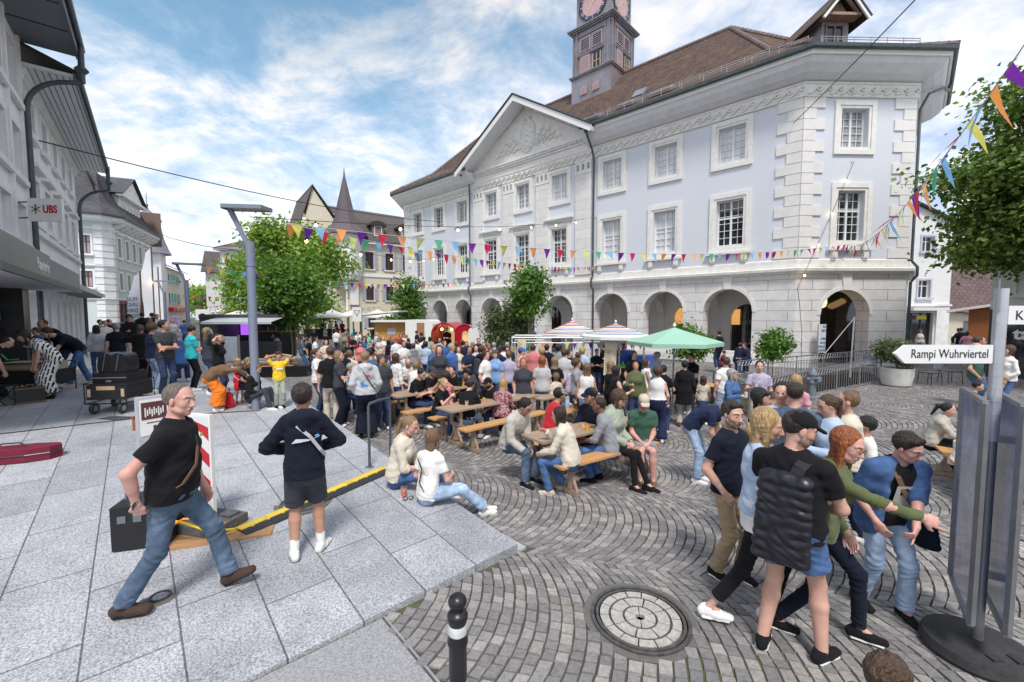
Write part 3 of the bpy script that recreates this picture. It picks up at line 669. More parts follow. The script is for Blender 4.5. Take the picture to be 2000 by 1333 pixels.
def spray(x0,z0,ang,L_,nleaf):
 d=Vector((math.cos(ang),0,math.sin(ang)));p0=Vector((x0,-.17,z0));em.tube([p0,p0+d*L_],.028,4)
 for k in range(nleaf):
  p=p0+d*L_*(k+.6)/nleaf;s_=1 if k % 2 else -1;dd=Vector((math.cos(ang+s_*.75),0,math.sin(ang+s_*.75)));l=.30*(1-.4*k/nleaf)
  em.tube([p,p+dd*l*.5+Vector((0,-.04,0)),p+dd*l],[.02,.05,.01],5)
for sx in (-1,1):
 for ang,L_ in ((.15,1.9),(.45,1.6),(.85,1.3),(-.02,2.3)):
  a=ang if sx > 0 else PI-ang;spray(ecx+sx*.62,ecz-.75,a,L_*(1 if sx > 0 else 1.05),8)
em.build('coat_of_arms',[M_stone2],th,smooth=True)
dp=MB()
dp.tube([(-22.6,-1.2,13.72),(-22.7,-1.15,13.55),(-22.65,-.6,13.45),(-22.62,-.25,13.1),(-22.62,-.18,12.4),(-22.62,-.18,4.9),(-22.62,-.36,4.7),(-22.62,-.36,4.3),(-22.62,-.10,4.0),(-22.62,-.10,-.3)],.055,8)
dp.build('drainpipe',[M_gutter],th,smooth=True);dp=MB()
dp.tube([(-10.9,-1.2,13.75),(-10.9,-.95,13.3),(-10.9,-.42,12.7),(-10.9,-.18,12.1),(-10.9,-.18,4.9),(-10.9,-.36,4.7),(-10.9,-.36,4.3),(-10.9,-.10,4.0),(-10.9,-.10,-.3)],.06,8)
dp.lathe([(.07,-.15),(.13,0),(.14,.16)],(-10.9,-1.15,13.6),8)
dp.build('drainpipe',[M_gutter],th,smooth=True);dp=MB()
dp.tube([(CH+1.1,CH+3.2,13.75),(CH+1.1,CH+3.1,13.4),(CH+.9,CH+2.0,13.2),(CH+.4,CH+.9,12.7),(CH+.14,CH+.35,11.9),(CH+.14,CH+.3,5.0),(CH+.35,CH+.3,4.7),(CH+.35,CH+.3,4.3),(CH+.14,CH+.3,4.0),(CH+.14,CH+.3,-.5)],.06,8)
dp.build('drainpipe',[M_gutter],th,smooth=True)
tw=MB();tx0,tx1,ty0,ty1=-16.2,-12.72,4.8,8.28
tw.box(tx0,tx1,ty0,ty1,17.5,20.62);tw.box(tx0+.06,tx1-.06,ty0+.06,ty1-.06,20.82,24.0);tw.box(tx0+.25,tx1-.25,ty0+.25,ty1-.25,24.25,27.3);
tw.build('tower',[M_zinc],th)
def pyr(mb,o,z0,z1,s):   # cornice slab round the tower
 mb.box(tx0-o,tx1+o,ty0-o,ty1+o,z0,z1)
tc_=MB();pyr(tc_,.10,20.62,20.72,0);pyr(tc_,.16,20.72,20.80,0);pyr(tc_,.08,23.95,24.05,0);pyr(tc_,.2,24.05,24.15,0);pyr(tc_,.28,24.15,24.24,0);pyr(tc_,.14,27.3,27.45,0);pyr(tc_,.3,27.45,27.6,0)
tc_.build('tower_cornice',[M_zinc],th)
tt=MB();tt.add([(tx0-.2,ty0-.2,27.6),(tx1+.2,ty0-.2,27.6),(tx1+.2,ty1+.2,27.6),(tx0-.2,ty1+.2,27.6),((tx0+tx1)/2,(ty0+ty1)/2,32)],[(0,1,4),(1,2,4),(2,3,4),(3,0,4)]);tt.build('tower_roof',[M_zinc],th)
M_tdark=flat('tower opening',(.02,.02,.025),.5);M_clockb=flat('blue clock ring',(.035,.06,.15),.4);M_gold=pm('gilding',(.75,.6,.35),.4,var=.1)
def tower_face(fn):
 """fn(u, out, z) -> local coords, u 0..3.48 across the face from its left"""
 def bx(mb,u0,u1,o0,o1,z0,z1):
  P=[fn(u,o,z) for z in (z0,z1) for (u,o) in ((u0,o0),(u1,o0),(u1,o1),(u0,o1))];mb.add(P,[(0,3,2,1),(4,5,6,7),(0,1,5,4),(1,2,6,5),(2,3,7,6),(3,0,4,7)])
 m=MB()
 for u in (.10,.45,2.9,3.25): bx(m,u,u+.07,-.02,.03,20.85,23.9)
 for z in (22.12,22.22,23.55): bx(m,.5,2.9,-.02,.03,z,z+.05)
 m.build('tower_moulding',[M_zinc],th)
 for u0 in (.85,1.88):
  l=MB();bx(l,u0-.07,u0+.79,-.04,0.0,22.42,23.42);l.cur=1;bx(l,u0,u0+.72,.001,.005,22.5,23.35);l.cur=2
  for k in range(6): bx(l,u0,u0+.72,.006,.03,22.53+k*.14,22.585+k*.14)
  l.build('louvre',[M_pink,M_tdark,M_zinc],th)
 l=MB();bx(l,.82,1.62,-.04,.0,20.85,22.08)
 for k in range(14): bx(l,.90,1.54,.001,.014,20.92+k*.08,20.96+k*.08)
 l.build('shutter',[M_pink],th)
 l=MB();bx(l,1.85,2.62,-.04,.004,20.85,22.05);l.build('tower_window',[M_tdark],th)
 l=MB();bx(l,2.2,2.26,.005,.03,20.85,21.85);bx(l,1.9,2.6,.005,.03,21.3,21.35);bx(l,1.88,1.95,.005,.03,20.85,21.9);bx(l,2.52,2.6,.005,.03,20.85,21.9);l.build('tower_window_frame',[pm('tan window wood',(.5,.38,.3),.6)],th)
 for u0 in (.87,1.95):
  l=MB();bx(l,u0,u0+.58,.062,.08,19.2,19.75);l.cur=1;bx(l,u0+.06,u0+.52,.081,.088,19.26,19.69);l.build('vent_panel',[M_pink,pm('dusty pink slats',(.36,.25,.26),.8)],th)
 cz=25.78;cu=1.72;face=MB()
 def disc(mb,r0,r1,o,n=40,r=1):
  P=[]
  for k in range(n): a=2*PI*k/n;P += [fn(cu+r1*math.cos(a),o,cz+r1*math.sin(a))]
  if r0 <= 0: mb.add(P,[tuple(range(n))])
  else:
   Q=[fn(cu+r0*math.cos(2*PI*k/n),o,cz+r0*math.sin(2*PI*k/n)) for k in range(n)]
   mb.add(P+Q,[(k,(k+1) % n,n+(k+1) % n,n+k) for k in range(n)])
 disc(face,0,.92,-.19);face.cur=1;disc(face,.0,1.18,-.195);face.cur=2;disc(face,1.16,1.24,-.185)
 face.build('clock_face',[pm('faded rose clock face',(.55,.36,.36),.6),M_clockb,flat('black rim',(.02,.02,.02),.4)],th)
 nm=MB()
 for k in range(12):
  a=PI/2-2*PI*k/12;ca,sa=math.cos(a),math.sin(a)
  for j in range(1 + (k % 3)):
   off=(j-(k % 3)/2)*.11;c0=(cu+.94*ca-off*sa,cz+.94*sa+off*ca);c1=(cu+1.13*ca-off*sa,cz+1.13*sa+off*ca)
   w=.022;P=[fn(c0[0]-w*sa,-.18,c0[1]+w*ca),fn(c0[0]+w*sa,-.18,c0[1]-w*ca),fn(c1[0]+w*sa,-.18,c1[1]-w*ca),fn(c1[0]-w*sa,-.18,c1[1]+w*ca)];nm.add(P,[(0,1,2,3)])
 for ang,L_,w in ((R(15),.95,.035),(R(-128),.72,.05)):
  ca,sa=math.cos(ang),math.sin(ang);P=[fn(cu-.1*ca-w*sa,-.17,cz-.1*sa+w*ca),fn(cu-.1*ca+w*sa,-.17,cz-.1*sa-w*ca),fn(cu+L_*ca+w*.4*sa,-.17,cz+L_*sa-w*.4*ca),fn(cu+L_*ca-w*.4*sa,-.17,cz+L_*sa+w*.4*ca)];nm.add(P,[(0,1,2,3)])
 nm.build('clock_hands',[M_gold],th)
tower_face(lambda u,o,z: (tx0+u,ty0-o,z))
tower_face(lambda u,o,z: (tx1+o,ty0+u,z))
dm=empty('dormer',(1.05*c45*0,0,0),0);dm.parent=th
def cf(u,y,z): return (u*c45-y*c45,u*c45+y*c45,z)
s_=MB();u0,u1,y0,y1=1.1,2.35,.55,5.0;s_.box(u0,u1,y0+.0,y1,14.2,16.0);xf45(s_,0);s_.build('dormer_wall',[M_zinc],dm)
s_=MB();s_.box(u0+.2,u1-.3,y0-.02,y0+.004,14.6,15.7);xf45(s_,0);s_.build('dormer_pane',[M_pane],dm)
s_=MB()
for a,b,c,d in ((u0+.15,u0+.21,14.6,15.75),(u1-.32,u1-.26,14.6,15.75),(u0+.54,u0+.6,14.6,15.7),(u0+.15,u1-.27,15.2,15.25),(u0+.15,u1-.27,15.7,15.78)): s_.box(a,b,y0-.07,y0-.025,c,d)
xf45(s_,0);s_.build('dormer_frame',[pm('old brown wood',(.22,.15,.12),.7,var=.2)],dm)
uc=(u0+u1)/2+.02;s_=MB()
for sx in (-1,1): s_.prism([(uc+sx*1.1,15.75),(uc,17.15),(uc,16.95),(uc+sx*1.0,15.65)],y0-.68,y0-.6)
xf45(s_,0);s_.build('dormer_barge_board',[M_white],dm)
s_=MB();s_.prism([(u0-.1,16.0),(u1+.1,16.0),(uc,17.0)],y0-.05,y1);s_.box(u0-.2,u1+.2,y0-.5,y0,15.92,16.04)
for sx in (-1,1): s_.bar((uc+sx*.8,y0-.4,16.0),(uc,y0-.4,16.85),.1,.1)
xf45(s_,0);s_.build('dormer_gable',[pm('weathered timber gable',(.30,.20,.15),.8,var=.3,scale=4)],dm)
pr=[]
for sx in (-1,1):
 pts=[(uc+sx*1.15,y0-.7,15.8),(uc+sx*1.15,y1,15.8),(uc,y1+.6,17.22),(uc,y0-.7,17.22)];pr.append([cf(*p) for p in pts])
roof_mesh('dormer_roof',pr,M_tile,dm,.08)
# ================================================================ other buildings
M_grey=pm('pale grey render',(.86,.86,.86),.85,var=.05,scale=2,bump=.1,bscale=50,dirt=(.78,.78,.79),dscale=.6)
M_greystone=pm('grey artificial stone',(.80,.80,.80),.8,var=.08,scale=4,bump=.1,bscale=60,dirt=(.68,.68,.68),dscale=1.1)
M_slate=roof_tiles('grey slate',(.115,.11,.13),(.085,.085,.10),(.15,.15,.14),.22,.16)
M_slate2=roof_tiles('brown slate',(.13,.105,.10),(.10,.085,.085),(.15,.12,.10),.25,.2)
M_mint=pm('pale mint plaster',(.56,.62,.60),.85,var=.04,scale=3,bump=.1,bscale=60)
M_redwood=pm('red brown window wood',(.20,.045,.03),.6,var=.2)
M_cream=pm('cream plaster',(.66,.60,.47),.85,var=.05,scale=2)
M_greyshut=pm('pale grey shutter',(.42,.44,.50),.6,var=.1,scale=4)
M_redshut=pm('crimson shutter',(.34,.025,.06),.6,var=.15)
M_whitew=pm('white render',(.70,.70,.70),.85,var=.04,scale=2)
M_soffd=pm('dark panelled soffit',(.16,.17,.20),.6,var=.08,scale=2)
M_panel=pm('blue grey canopy metal',(.17,.19,.24),.4,var=.08,scale=2,metal=.2)
_wc={}
def swin(parent,x,y,z,w,h,sur=.12,frame=M_white,pane=M_pane,sill=True,surm=None,depth=.22,rz=0,shut=None,off=(0,0),mull=1,trans=True,hood=False):
 """simple window: part 'window' with frame, pane (and shutters) as sub-parts; mesh data shared per size"""
 key=(round(w,2),round(h,2),sur,frame.name,pane.name,sill,surm.name if surm else '',depth,shut.name if shut else '',mull,trans,hood)
 if key not in _wc:
  a=MB()
  a.box(-w/2-sur,-w/2,-.05,.003,-sur,h+sur);a.box(w/2,w/2+sur,-.05,.003,-sur,h+sur);a.box(-w/2,w/2,-.05,.003,h,h+sur);a.box(-w/2,w/2,-.05,.003,-sur,0)
  if sill: a.box(-w/2-sur-.06,w/2+sur+.06,-.14,-.0525,-sur-.02,.0)
  if hood: a.box(-w/2-sur-.1,w/2+sur+.1,-.22,.003,h+sur+.12,h+sur+.24)
  g=MB();t=.055;yy=depth-.07;g.box(-w/2,-w/2+t,yy,yy+.05,0,h);g.box(w/2-t,w/2,yy,yy+.05,0,h);g.box(-w/2+t,w/2-t,yy,yy+.05,0,t);g.box(-w/2+t,w/2-t,yy,yy+.05,h-t,h)
  for k in range(mull): c=-w/2+w*(k+1)/(mull+1);g.box(c-.03,c+.03,yy+.002,yy+.048,t,h-t)
  if trans: g.box(-w/2+t,w/2-t,yy+.004,yy+.046,h*.66,h*.66+.045)
  p=MB();p.box(-w/2,w/2,depth-.02,depth-.005,0,h)
  s=None
  if shut:
   s=MB()
   for sx in (-1,1):
    x0,x1=(w/2+.03,w/2+w*.5) if sx > 0 else (-w/2-w*.5,-w/2-.03);s.box(x0,x1,-.09,-.055,0,h)
    for k in range(int(h/.14)): s.box(x0+.05,x1-.05,-.105,-.0905,.06+k*.14,.11+k*.14)
   s=s.data('shutter',[shut])
  _wc[key]=(a.data('window',[surm or M_stone2]),g.data('window_frame',[frame]),p.data('pane',[pane]),s)
 a,g,p,s=_wc[key]
 o=place('window',a,parent,(x,y,z),(0,0,rz));place('window_frame',g,o);place('pane',p,o)
 if s: place('shutter',s,o)
 return o
def wall_with(parent,name,x0,x1,z0,z1,wins,mat,y=0,rev=.22):
 """wins: (xc, z, w, h)"""
 m=MB();m.panel(rect(x0,x1,z0,z1),[rect(a-w/2,a+w/2,z,z+h) for (a,z,w,h) in wins],y,rev);return m.build(name,[mat],parent)
LO=(-21.3,21.0);LR=math.atan2(.767,-.641)
la=empty('grey_shop_building',(*LO,0),LR,'grey office building at the left edge with dark panelled eaves and a metal shop canopy','building')
xa0,xa1=-19.5,-9.55
wa=[]
for xc in (-17.9,-16.1,-14.3,-12.5,-10.7): wa += [(xc,8.85,1.25,1.6),(xc,6.55,1.25,1.45),(xc,4.6,1.25,1.15)]
wall_with(la,'facade',xa0,xa1,3.3,10.9,wa,M_grey,rev=.35)
for (x,z,w,h) in wa: swin(la,x,0,z,w,h,sur=.14,depth=.33,frame=M_white,pane=M_paneS,surm=M_greystone,mull=1,trans=False)
m=MB()
for xc in (-18.8,-17.0,-15.2,-13.4,-11.6,-9.8): m.box(xc-.09,xc+.09,-.10,.004,3.9,10.9)
m.build('wall_rib',[M_greystone],la)
m=MB();m.box(xa0,xa1+.15,-1.28,.3,10.92,11.10);
m.build('eaves',[M_soffd],la)
m=MB()
for k in range(6): m.box(xa1-1.5-k*1.5,xa1-1.47-k*1.5,-1.25,-.02,10.90,10.918)
m.build('soffit_joint',[flat('joint black',(.02,.02,.03))],la)
m=MB();m.box(xa0,xa1+.2,-1.36,-1.282,10.86,11.3);m.tube([(xa0,-1.44,11.2),(xa1+.25,-1.44,11.2)],.07,8);m.build('gutter',[pm('blue grey gutter',(.12,.13,.17),.5)],la)
roof_mesh('roof',[[(xa0,-1.4,11.3),(xa1+.2,-1.4,11.3),(xa1+.2,6,14.5),(xa0,6,14.5)]],M_slate2,la)
m=MB()    # shop front: glass,dark column,interior clutter
m.box(xa0,-11.4,.55,.60,.4,3.3);m.build('shop_window',[glass('shop display glass',(.05,.055,.06),.03)],la)
m=MB();
cols=[(.45,.05,.07),(.06,.25,.2),(.5,.45,.1),(.1,.15,.4),(.6,.6,.6),(.3,.1,.35),(.08,.35,.12),(.7,.5,.5)]
goods=[]
for k in range(120):
 x=random.uniform(-18,-11.6);z=random.choice([1.0,1.45,1.9,2.35,2.8]);w=random.uniform(.06,.2);h=random.uniform(.1,.35)
 m.cur=k % 8;m.box(x,x+w,.40-.1*random.random(),.52,z,z+h)
gm=m.build('shop_display',[flat('goods %d' % i,c) for i,c in enumerate(cols)],la);gm['kind']='stuff'
m=MB();m.box(-11.4,-10.6,-.05,.6,.4,3.3);m.build('dark_pier',[flat('dark pier cladding',(.03,.03,.035),.3)],la)
m=MB();m.box(xa0,-9.5,-1.0,.5,3.24,3.30);m.cur=1;m.box(xa0,-9.5,-1.05,-1.002,3.24,3.82);m.box(-9.5,-9.45,-1.05,0,3.24,3.82);m.box(xa0,-9.5,-1.0,.0,3.76,3.82)
m.cur=2;m.box(xa0,-9.42,-1.11,-1.052,3.20,3.33)
m.build('canopy',[pm('white canopy soffit',(.62,.62,.64),.6),M_panel,flat('dark canopy edge',(.05,.055,.07),.4)],la)
m=MB();m.box(xa0,-15.0,-1.075,-1.053,3.34,3.86);bd=m.build('shop_sign',[glass('mirrored sign band',(.05,.06,.09),.3)],la)
text_obj('sign_lettering','Papeterie',.36,M_white,la,(-16.55,-1.08,3.46),(PI/2,0,0),.004)
m=MB();m.poly([(xa1+.1,-1.2,11.1),(xa1+.1,6,11.1),(xa1+.1,6,14.4),(xa1+.1,-1.2,11.3)]);m.poly([(xa1+.02,0,9),(xa1+.02,6,9),(xa1+.02,6,11.2),(xa1+.02,0,11.2)]);m.build('gable_wall',[M_grey],la)
lb=empty('grey_bank_building',(*LO,0),LR,'pale grey bank building with slatted overhanging eaves and ground floor piers, beside the mint building','building')
wb=[]
xs_=[-8.25,-6.1,-3.8,-1.67,.5]
for xc in xs_: wb += [(xc,8.4,.95,1.15),(xc,5.55,1.15,1.45)]
wall_with(lb,'facade',-9.45,2.6,3.35,10.2,wb,M_grey,rev=.3)
for (x,z,w,h) in wb: swin(lb,x,0,z,w,h,sur=.16,depth=.28,frame=M_white,pane=M_pane,surm=M_greystone,hood=(z < 6),mull=1,trans=False)
m=MB();m.box(-9.5,2.7,-.14,.004,5.12,5.30);m.box(-9.5,2.7,-.09,.004,9.82,9.95);m.box(-9.5,2.7,-.18,.004,9.952,10.15);m.build('cornice',[M_greystone],lb)
m=MB();m.box(-9.6,2.75,-1.2,.3,10.16,10.26);m.build('eaves',[pm('pale soffit boards',(.72,.73,.76),.7)],lb)
m=MB()
for k in range(7): m.box(-9.5,2.7,-1.12+k*.155,-1.105+k*.155,10.14,10.158)
m.build('soffit_joint',[MATS['joint black']],lb)
m=MB();m.box(-9.6,2.8,-1.26,-1.202,10.12,10.36);m.tube([(-9.6,-1.33,10.3),(2.8,-1.33,10.3)],.065,8);m.build('gutter',[pm('green grey gutter',(.13,.17,.17),.5)],lb)
roof_mesh('roof',[[(-9.6,-1.3,10.4),(2.8,-1.3,10.4),(2.8,6,13.2),(-9.6,6,13.2)]],M_slate2,lb)
m=MB();m.poly([(2.6,0,.4),(2.6,9,.4),(2.6,9,12.0),(2.6,6,13.1),(2.6,0,10.2)]);m.build('gable_wall',[M_grey],lb)
for a,b in ((-9.3,-8.0),(-7.4,-6.2),(-5.55,-4.6),(-3.9,-3.0),(-2.35,-1.45),(-.8,.1),(.75,2.6)):
 m=MB();m.box(a,b,-.1,.3,.9,3.42);m.build('pier',[M_greystone],lb)
m=MB();m.box(-9.45,2.6,.32,.38,.9,3.35);m.build('shop_window',[pm('dim shop glass',(.10,.10,.11),.1,var=.4,scale=.8)],lb)
m=MB();m.box(-9.45,2.7,-.4,.31,.5,.95);m.box(-9.45,2.7,-.8,-.401,.5,.8);m.box(-9.45,2.7,-1.2,-.801,.5,.66);m.build('steps',[M_greystone],lb)
m=MB();m.box(-9.2,1.8,-.9,-.002,3.42,3.50);m.box(-9.2,1.8,-.96,-.902,3.38,3.56)
for k in range(12): m.box(-9+k*.95,-8.95+k*.95,-.85,-.05,3.34,3.418)
m.build('glass_canopy',[pm('grey canopy',(.40,.42,.44),.4)],lb)
for (par,x,zt,yb) in ((la,-9.75,10.95,-1.42),(lb,2.2,10.1,-1.33)):
 m=MB();m.tube([(x,yb,zt+.3),(x,yb,zt-.95)],.085,10);m.lathe([(.09,-.12),(.19,0),(.09,.12)],(x,yb,zt-.55),10)
 pts=[(x,yb,zt-.95)]+[(x,-.12-(abs(yb)-.12)*math.cos(a),zt-2.3+1.3*math.sin(a)) for a in np.linspace(PI/2,0,8)][::1]
 pts=[(x,yb,zt-.95)]+[(x,yb+(abs(yb)-.16)*math.sin(a),zt-1.0-1.1*(1-math.cos(a))) for a in np.linspace(.2,PI/2,8)]+[(x,-.16,.6)]
 m.tube(pts,.075,8);m.build('drainpipe',[M_gutter],par,smooth=True)
us=empty('bank_sign',(0,0,0),0,'white bank sign with red letters hung from a grey drainpipe','sign')
P_=Vector((*LO,0)) + Vector((-.641,.767,0))*-9.4 + Vector((.767,.641,0))*.2
us.location=atd(58,431,12.4);us.rotation_euler=(0,0,math.atan2(.55,.84)*0+R(6))
m=MB();m.box(0.0,.88,-.04,.04,-.02,.62);m.build('sign_board',[M_white],us)
text_obj('lettering','UBS',.30,flat('bank red',(.45,.02,.02)),us,(.39,-.045,.22),(PI/2,0,0),.004,bold=.008,sx=.72)
m=MB()
for a in (0,PI/3,-PI/3):
 d=Vector((math.cos(a+PI/2),0,math.sin(a+PI/2)));c=Vector((.21,-.045,.31));m.bar(c-d*.13,c+d*.13,.02,.012)
 m.tube([c+d*.10+Vector((.03,0,0)),c+d*.13,c+d*.10-Vector((.03,0,0))],.008,4)
m.build('emblem',[flat('emblem black',(.03,.03,.03))],us)
m=MB();m.bar((-.4,.1,.08),(.02,0,.08),.03);m.bar((-.4,.1,.52),(.02,0,.52),.03);m.build('bracket',[M_gutter],us)
GD=(-.4308,.9025);GO=(-30.55,33.0)
mg=empty('mint_building',(*GO,0),math.atan2(GD[1],GD[0]),'mint green corner building with grey mansard roof, pedimented dormer and red window frames','building')
wg=[(x,z,w,h) for x in (1.75,3.42,4.98,6.5,8.05) for z,w,h in ((7.0,.62,1.5),(4.45,.62,1.3))]
wall_with(mg,'facade',.45,9.6,3.7,9.5,wg,M_mint)
for (x,z,w,h) in wg: swin(mg,x,0,z,w,h,sur=.14,surm=M_greystone,frame=M_redwood,pane=M_pane,hood=(z > 6))
sh=[(2.2,.7,2.0,2.7),(4.6,.7,.9,2.6),(7.2,.7,2.4,2.7)]
wall_with(mg,'shop_wall',.45,9.6,0,3.7,sh,M_greystone)
for (x,z,w,h) in sh: swin(mg,x,0,z,w,h,sur=.2,surm=M_redwood,frame=M_redwood,sill=False)
c_=empty('corner_face',(0,.45,0),-PI/2);c_.parent=mg
wl_=[(-x,z,w,h) for x in (.98,3.3,5.2) for z,w,h in ((7.05,.62,1.35),(4.55,.68,1.2))]
wall_with(c_,'side_wall',-7,0,0,9.5,wl_+[(-2.6,.7,2.2,2.7)],M_mint)
for (x,z,w,h) in wl_: swin(c_,x,0,z,w,h,sur=.13,surm=M_greystone,frame=M_redwood,pane=M_paneS)
swin(c_,-2.6,0,.7,2.2,2.7,sur=.15,surm=M_redwood,frame=M_redwood,sill=False)
m=MB()
m.add([(.45,0,0),(0,.45,0),(0,.45,9.5),(.45,0,9.5)],[(0,1,2,3)])
for k in range(17):
 z=.8+k*.5;m.box(.46,.95,-.05,.003,z,z+.42);m.box(-.05,.003,.46,.95,z,z+.42)
 m.add([(.46,-.05,z),(-.05,.46,z),(-.05,.46,z+.42),(.46,-.05,z+.42)],[(0,1,2,3)])
m.build('quoin',[M_greystone],mg)
for z0,nm in ((3.62,'belt'),(6.1,'belt')):
 m=MB();sweep(m,[(0,7),(0,.45),(.45,0),(9.6,0)],[(.003,z0),(.12,z0),(.16,z0+.1),(.003,z0+.14)]);m.build(nm,[M_greystone],mg)
m=MB();pth=[(0,7),(0,.45),(.45,0),(9.6,0)];sweep(m,pth,[(.003,8.9),(.10,8.92),(.12,9.02),(.003,9.02)]);sweep(m,pth,[(.003,9.5),(.75,9.62),(.8,9.85),(.003,9.85)]);m.build('cornice',[M_greystone],mg)
m=MB()
for k in range(9): x=1.1+k*1.05;m.prism([(0,9.45),(-.62,9.6),(-.62,9.45),(-.15,9.15),(0,9.15)],x-.11,x+.11,'x')
m.build('console',[M_greystone],mg)
def mans(o,z): return [(0-o,7,z),(0-o,.45-o*.4,z),(.45-o*.4,0-o,z),(9.6,0-o,z)]
a_,b_,c2=mans(.85,9.9),mans(-.15,11.0),mans(-1.6,13.9)
rp=[]
for i in range(3):
 rp.append([a_[i],a_[i+1],b_[i+1],b_[i]]);rp.append([b_[i],b_[i+1],c2[i+1],c2[i]])
rp.append([c2[0],c2[3],(9.6,8,14.6),(1.6,7,14.6)])
roof_mesh('roof',rp,M_slate,mg)
m=MB();sweep(m,mans(.9,0) and [(p[0],p[1]) for p in mans(.85,0)],[(0,9.82),(.1,9.82),(.12,9.95),(0,9.95)]);m.build('gutter',[M_gutter],mg)
m=MB();m.box(9.6,9.75,-.85,7,9.0,12.2);m.build('party_wall',[pm('rusty sheet cladding',(.20,.13,.11),.7)],mg)
m=MB();m.box(3.4,8.4,.35,3,9.9,12.4);m.build('dormer_wall',[M_whitew],mg)
for x in (4.4,5.9,7.4): swin(mg,x,.35,10.4,.55,1.3,sur=.12,frame=M_redwood)
m=MB();m.prism([(3.1,12.35),(8.7,12.35),(5.9,14.1)],.15,.5);m.box(3.0,8.8,-.05,.4,12.2,12.42);m.build('dormer_pediment',[M_greystone],mg)
roof_mesh('dormer_roof',[[(2.9,-.1,12.4),(2.9,5,12.4),(5.9,5,14.3),(5.9,-.1,14.3)],[(8.9,-.1,12.4),(8.9,5,12.4),(5.9,5,14.3),(5.9,-.1,14.3)]],M_slate,mg,.06)
def wp(px,Y,z=0): v=atd(px,600,Y);return (v.x,Y,z)
tb=empty('turret_building',wp(330,62),R(118),'distant street building with a grey domed corner turret and turquoise shutters','building')
m=MB();m.box(-.5,12,0,8,0,9.3);m.build('wall',[M_cream],tb)
for x in (1.2,3,4.8,6.6):
 for z in (4.2,7): swin(tb,x,-.01,z,.8,1.4,shut=pm('turquoise shutter',(.1,.45,.42),.6),sur=.1)
m=MB();m.box(-.4,11,-.6,0,2.9,3.5);m.build('awning',[flat('crimson awning',(.5,.02,.08))],tb)
roof_mesh('roof',[[(-1,-.6,9.3),(12,-.6,9.3),(12,4,11.5),(-1,4,11.5)]],M_slate2,tb)
m=MB();m.box(-3.4,-.5,0,3,0,11.2);m.build('turret_wall',[M_whitew],tb)
m=MB();m.lathe([(2.5,10.8),(2.2,11.4),(1.7,13),(1.35,15),(1.4,15.2),(1.6,15.3),(1.3,15.9),(.5,16.5),(.2,16.8),(.12,17.2),(.22,17.4),(.06,17.6),(.04,19)],(-2,1.5,0),12);m.build('turret_roof',[pm('turret zinc',(.2,.2,.24),.5,var=.2)],tb,smooth=True)
wr=empty('white_red_building',wp(452,66),R(0),'white street building with rows of crimson shutters beyond the plane tree','building')
m=MB();m.box(-1.4,22,0,10,0,12.2);m.build('wall',[M_whitew],wr)
for x in [0.2,2.4,4.6,6.8,9,11.2,13.4]:
 for z in (4.4,7.4,10.1): swin(wr,x,-.01,z,.9,1.5,shut=M_redshut,sur=.08)
m=MB();m.box(-2.0,22.5,-.7,10.5,12.2,12.6);m.build('cornice',[pm('grey eaves',(.3,.3,.33),.6)],wr)
roof_mesh('roof',[[(-2,-.7,12.6),(22.5,-.7,12.6),(20,5,15),(1,5,15)],[(-2,-.7,12.6),(-2,10,12.6),(1,5,15),(1,5,15.001)]],M_slate2,wr)
m=MB();m.add([(-1.4,-.01,3.4),(20,-.01,3.4),(20,-2.6,2.9),(-1.4,-2.6,2.9),(-1.4,-2.6,2.6),(20,-2.6,2.6)],[(0,1,2,3),(3,2,5,4)]);m.build('awning',[M_white],wr)
w2=empty('gabled_street_house',wp(418,85),R(-62),'narrow far house with red shutters and steep brown roof closing the street view','building')
m=MB();m.box(0,9,0,8,0,10.5);m.prism([(0,10.5),(9,10.5),(4.5,14)],.01,7.9);m.build('wall',[M_whitew],w2)
for x in (1.5,3.6,5.7,7.6):
 for z in (4.4,7.6): swin(w2,x,-.01,z,.9,1.5,shut=M_redshut,sur=.08)
roof_mesh('roof',[[(-.8,-.6,10),(-.8,8.5,10),(4.5,8.5,14.3),(4.5,-.6,14.3)],[(9.8,-.6,10),(9.8,8.5,10),(4.5,8.5,14.3),(4.5,-.6,14.3)]],M_slate2,w2)
ho=empty('hotel',wp(700,50),R(54.4),'cream hotel with grey shutters, a steep corner turret spire and brown dormered roof','hotel')
ho.rotation_euler=(0,0,R(90-35.6));ho.rotation_euler[2]=R(54.4-18)
hw_=[]
for x in (1.0,3.4,5.6,8.0): hw_ += [(x+.4,7.8,1.0,2.0)]
for x in (1.4,3.8,6.0,8.4): hw_ += [(x,4.15,.95,1.7)]
wall_with(ho,'facade',-1.2,14,0,10.9,hw_+[(x,.9,1.0,1.7) for x in (1.6,3.9,6.3,8.8)],M_cream)
for (x,z,w,h) in hw_: swin(ho,x,0,z,w,h,frame=M_redwood,shut=M_greyshut,sur=.12)
for x in (1.6,3.9,6.3,8.8): swin(ho,x,0,.9,1.0,1.7,frame=M_redwood,shut=M_greyshut,sur=.12)
m=MB();m.box(-1.2,14,-.10,.004,6.9,7.2);m.box(-1.2,14,-.5,.004,10.7,11.0);m.build('cornice',[M_greystone],ho)
m=MB();m.box(-5.6,-1.2,.6,9,0,10.9);m.build('wing',[M_cream],ho)
for x in (-3.2,): swin(ho,x,.59,7.6,1.0,2.0,frame=M_redwood,shut=M_greyshut,sur=.12)
for x in (-3.0,): swin(ho,x,.59,.4,1.2,2.6,frame=M_redwood,shut=M_greyshut,sur=.12)
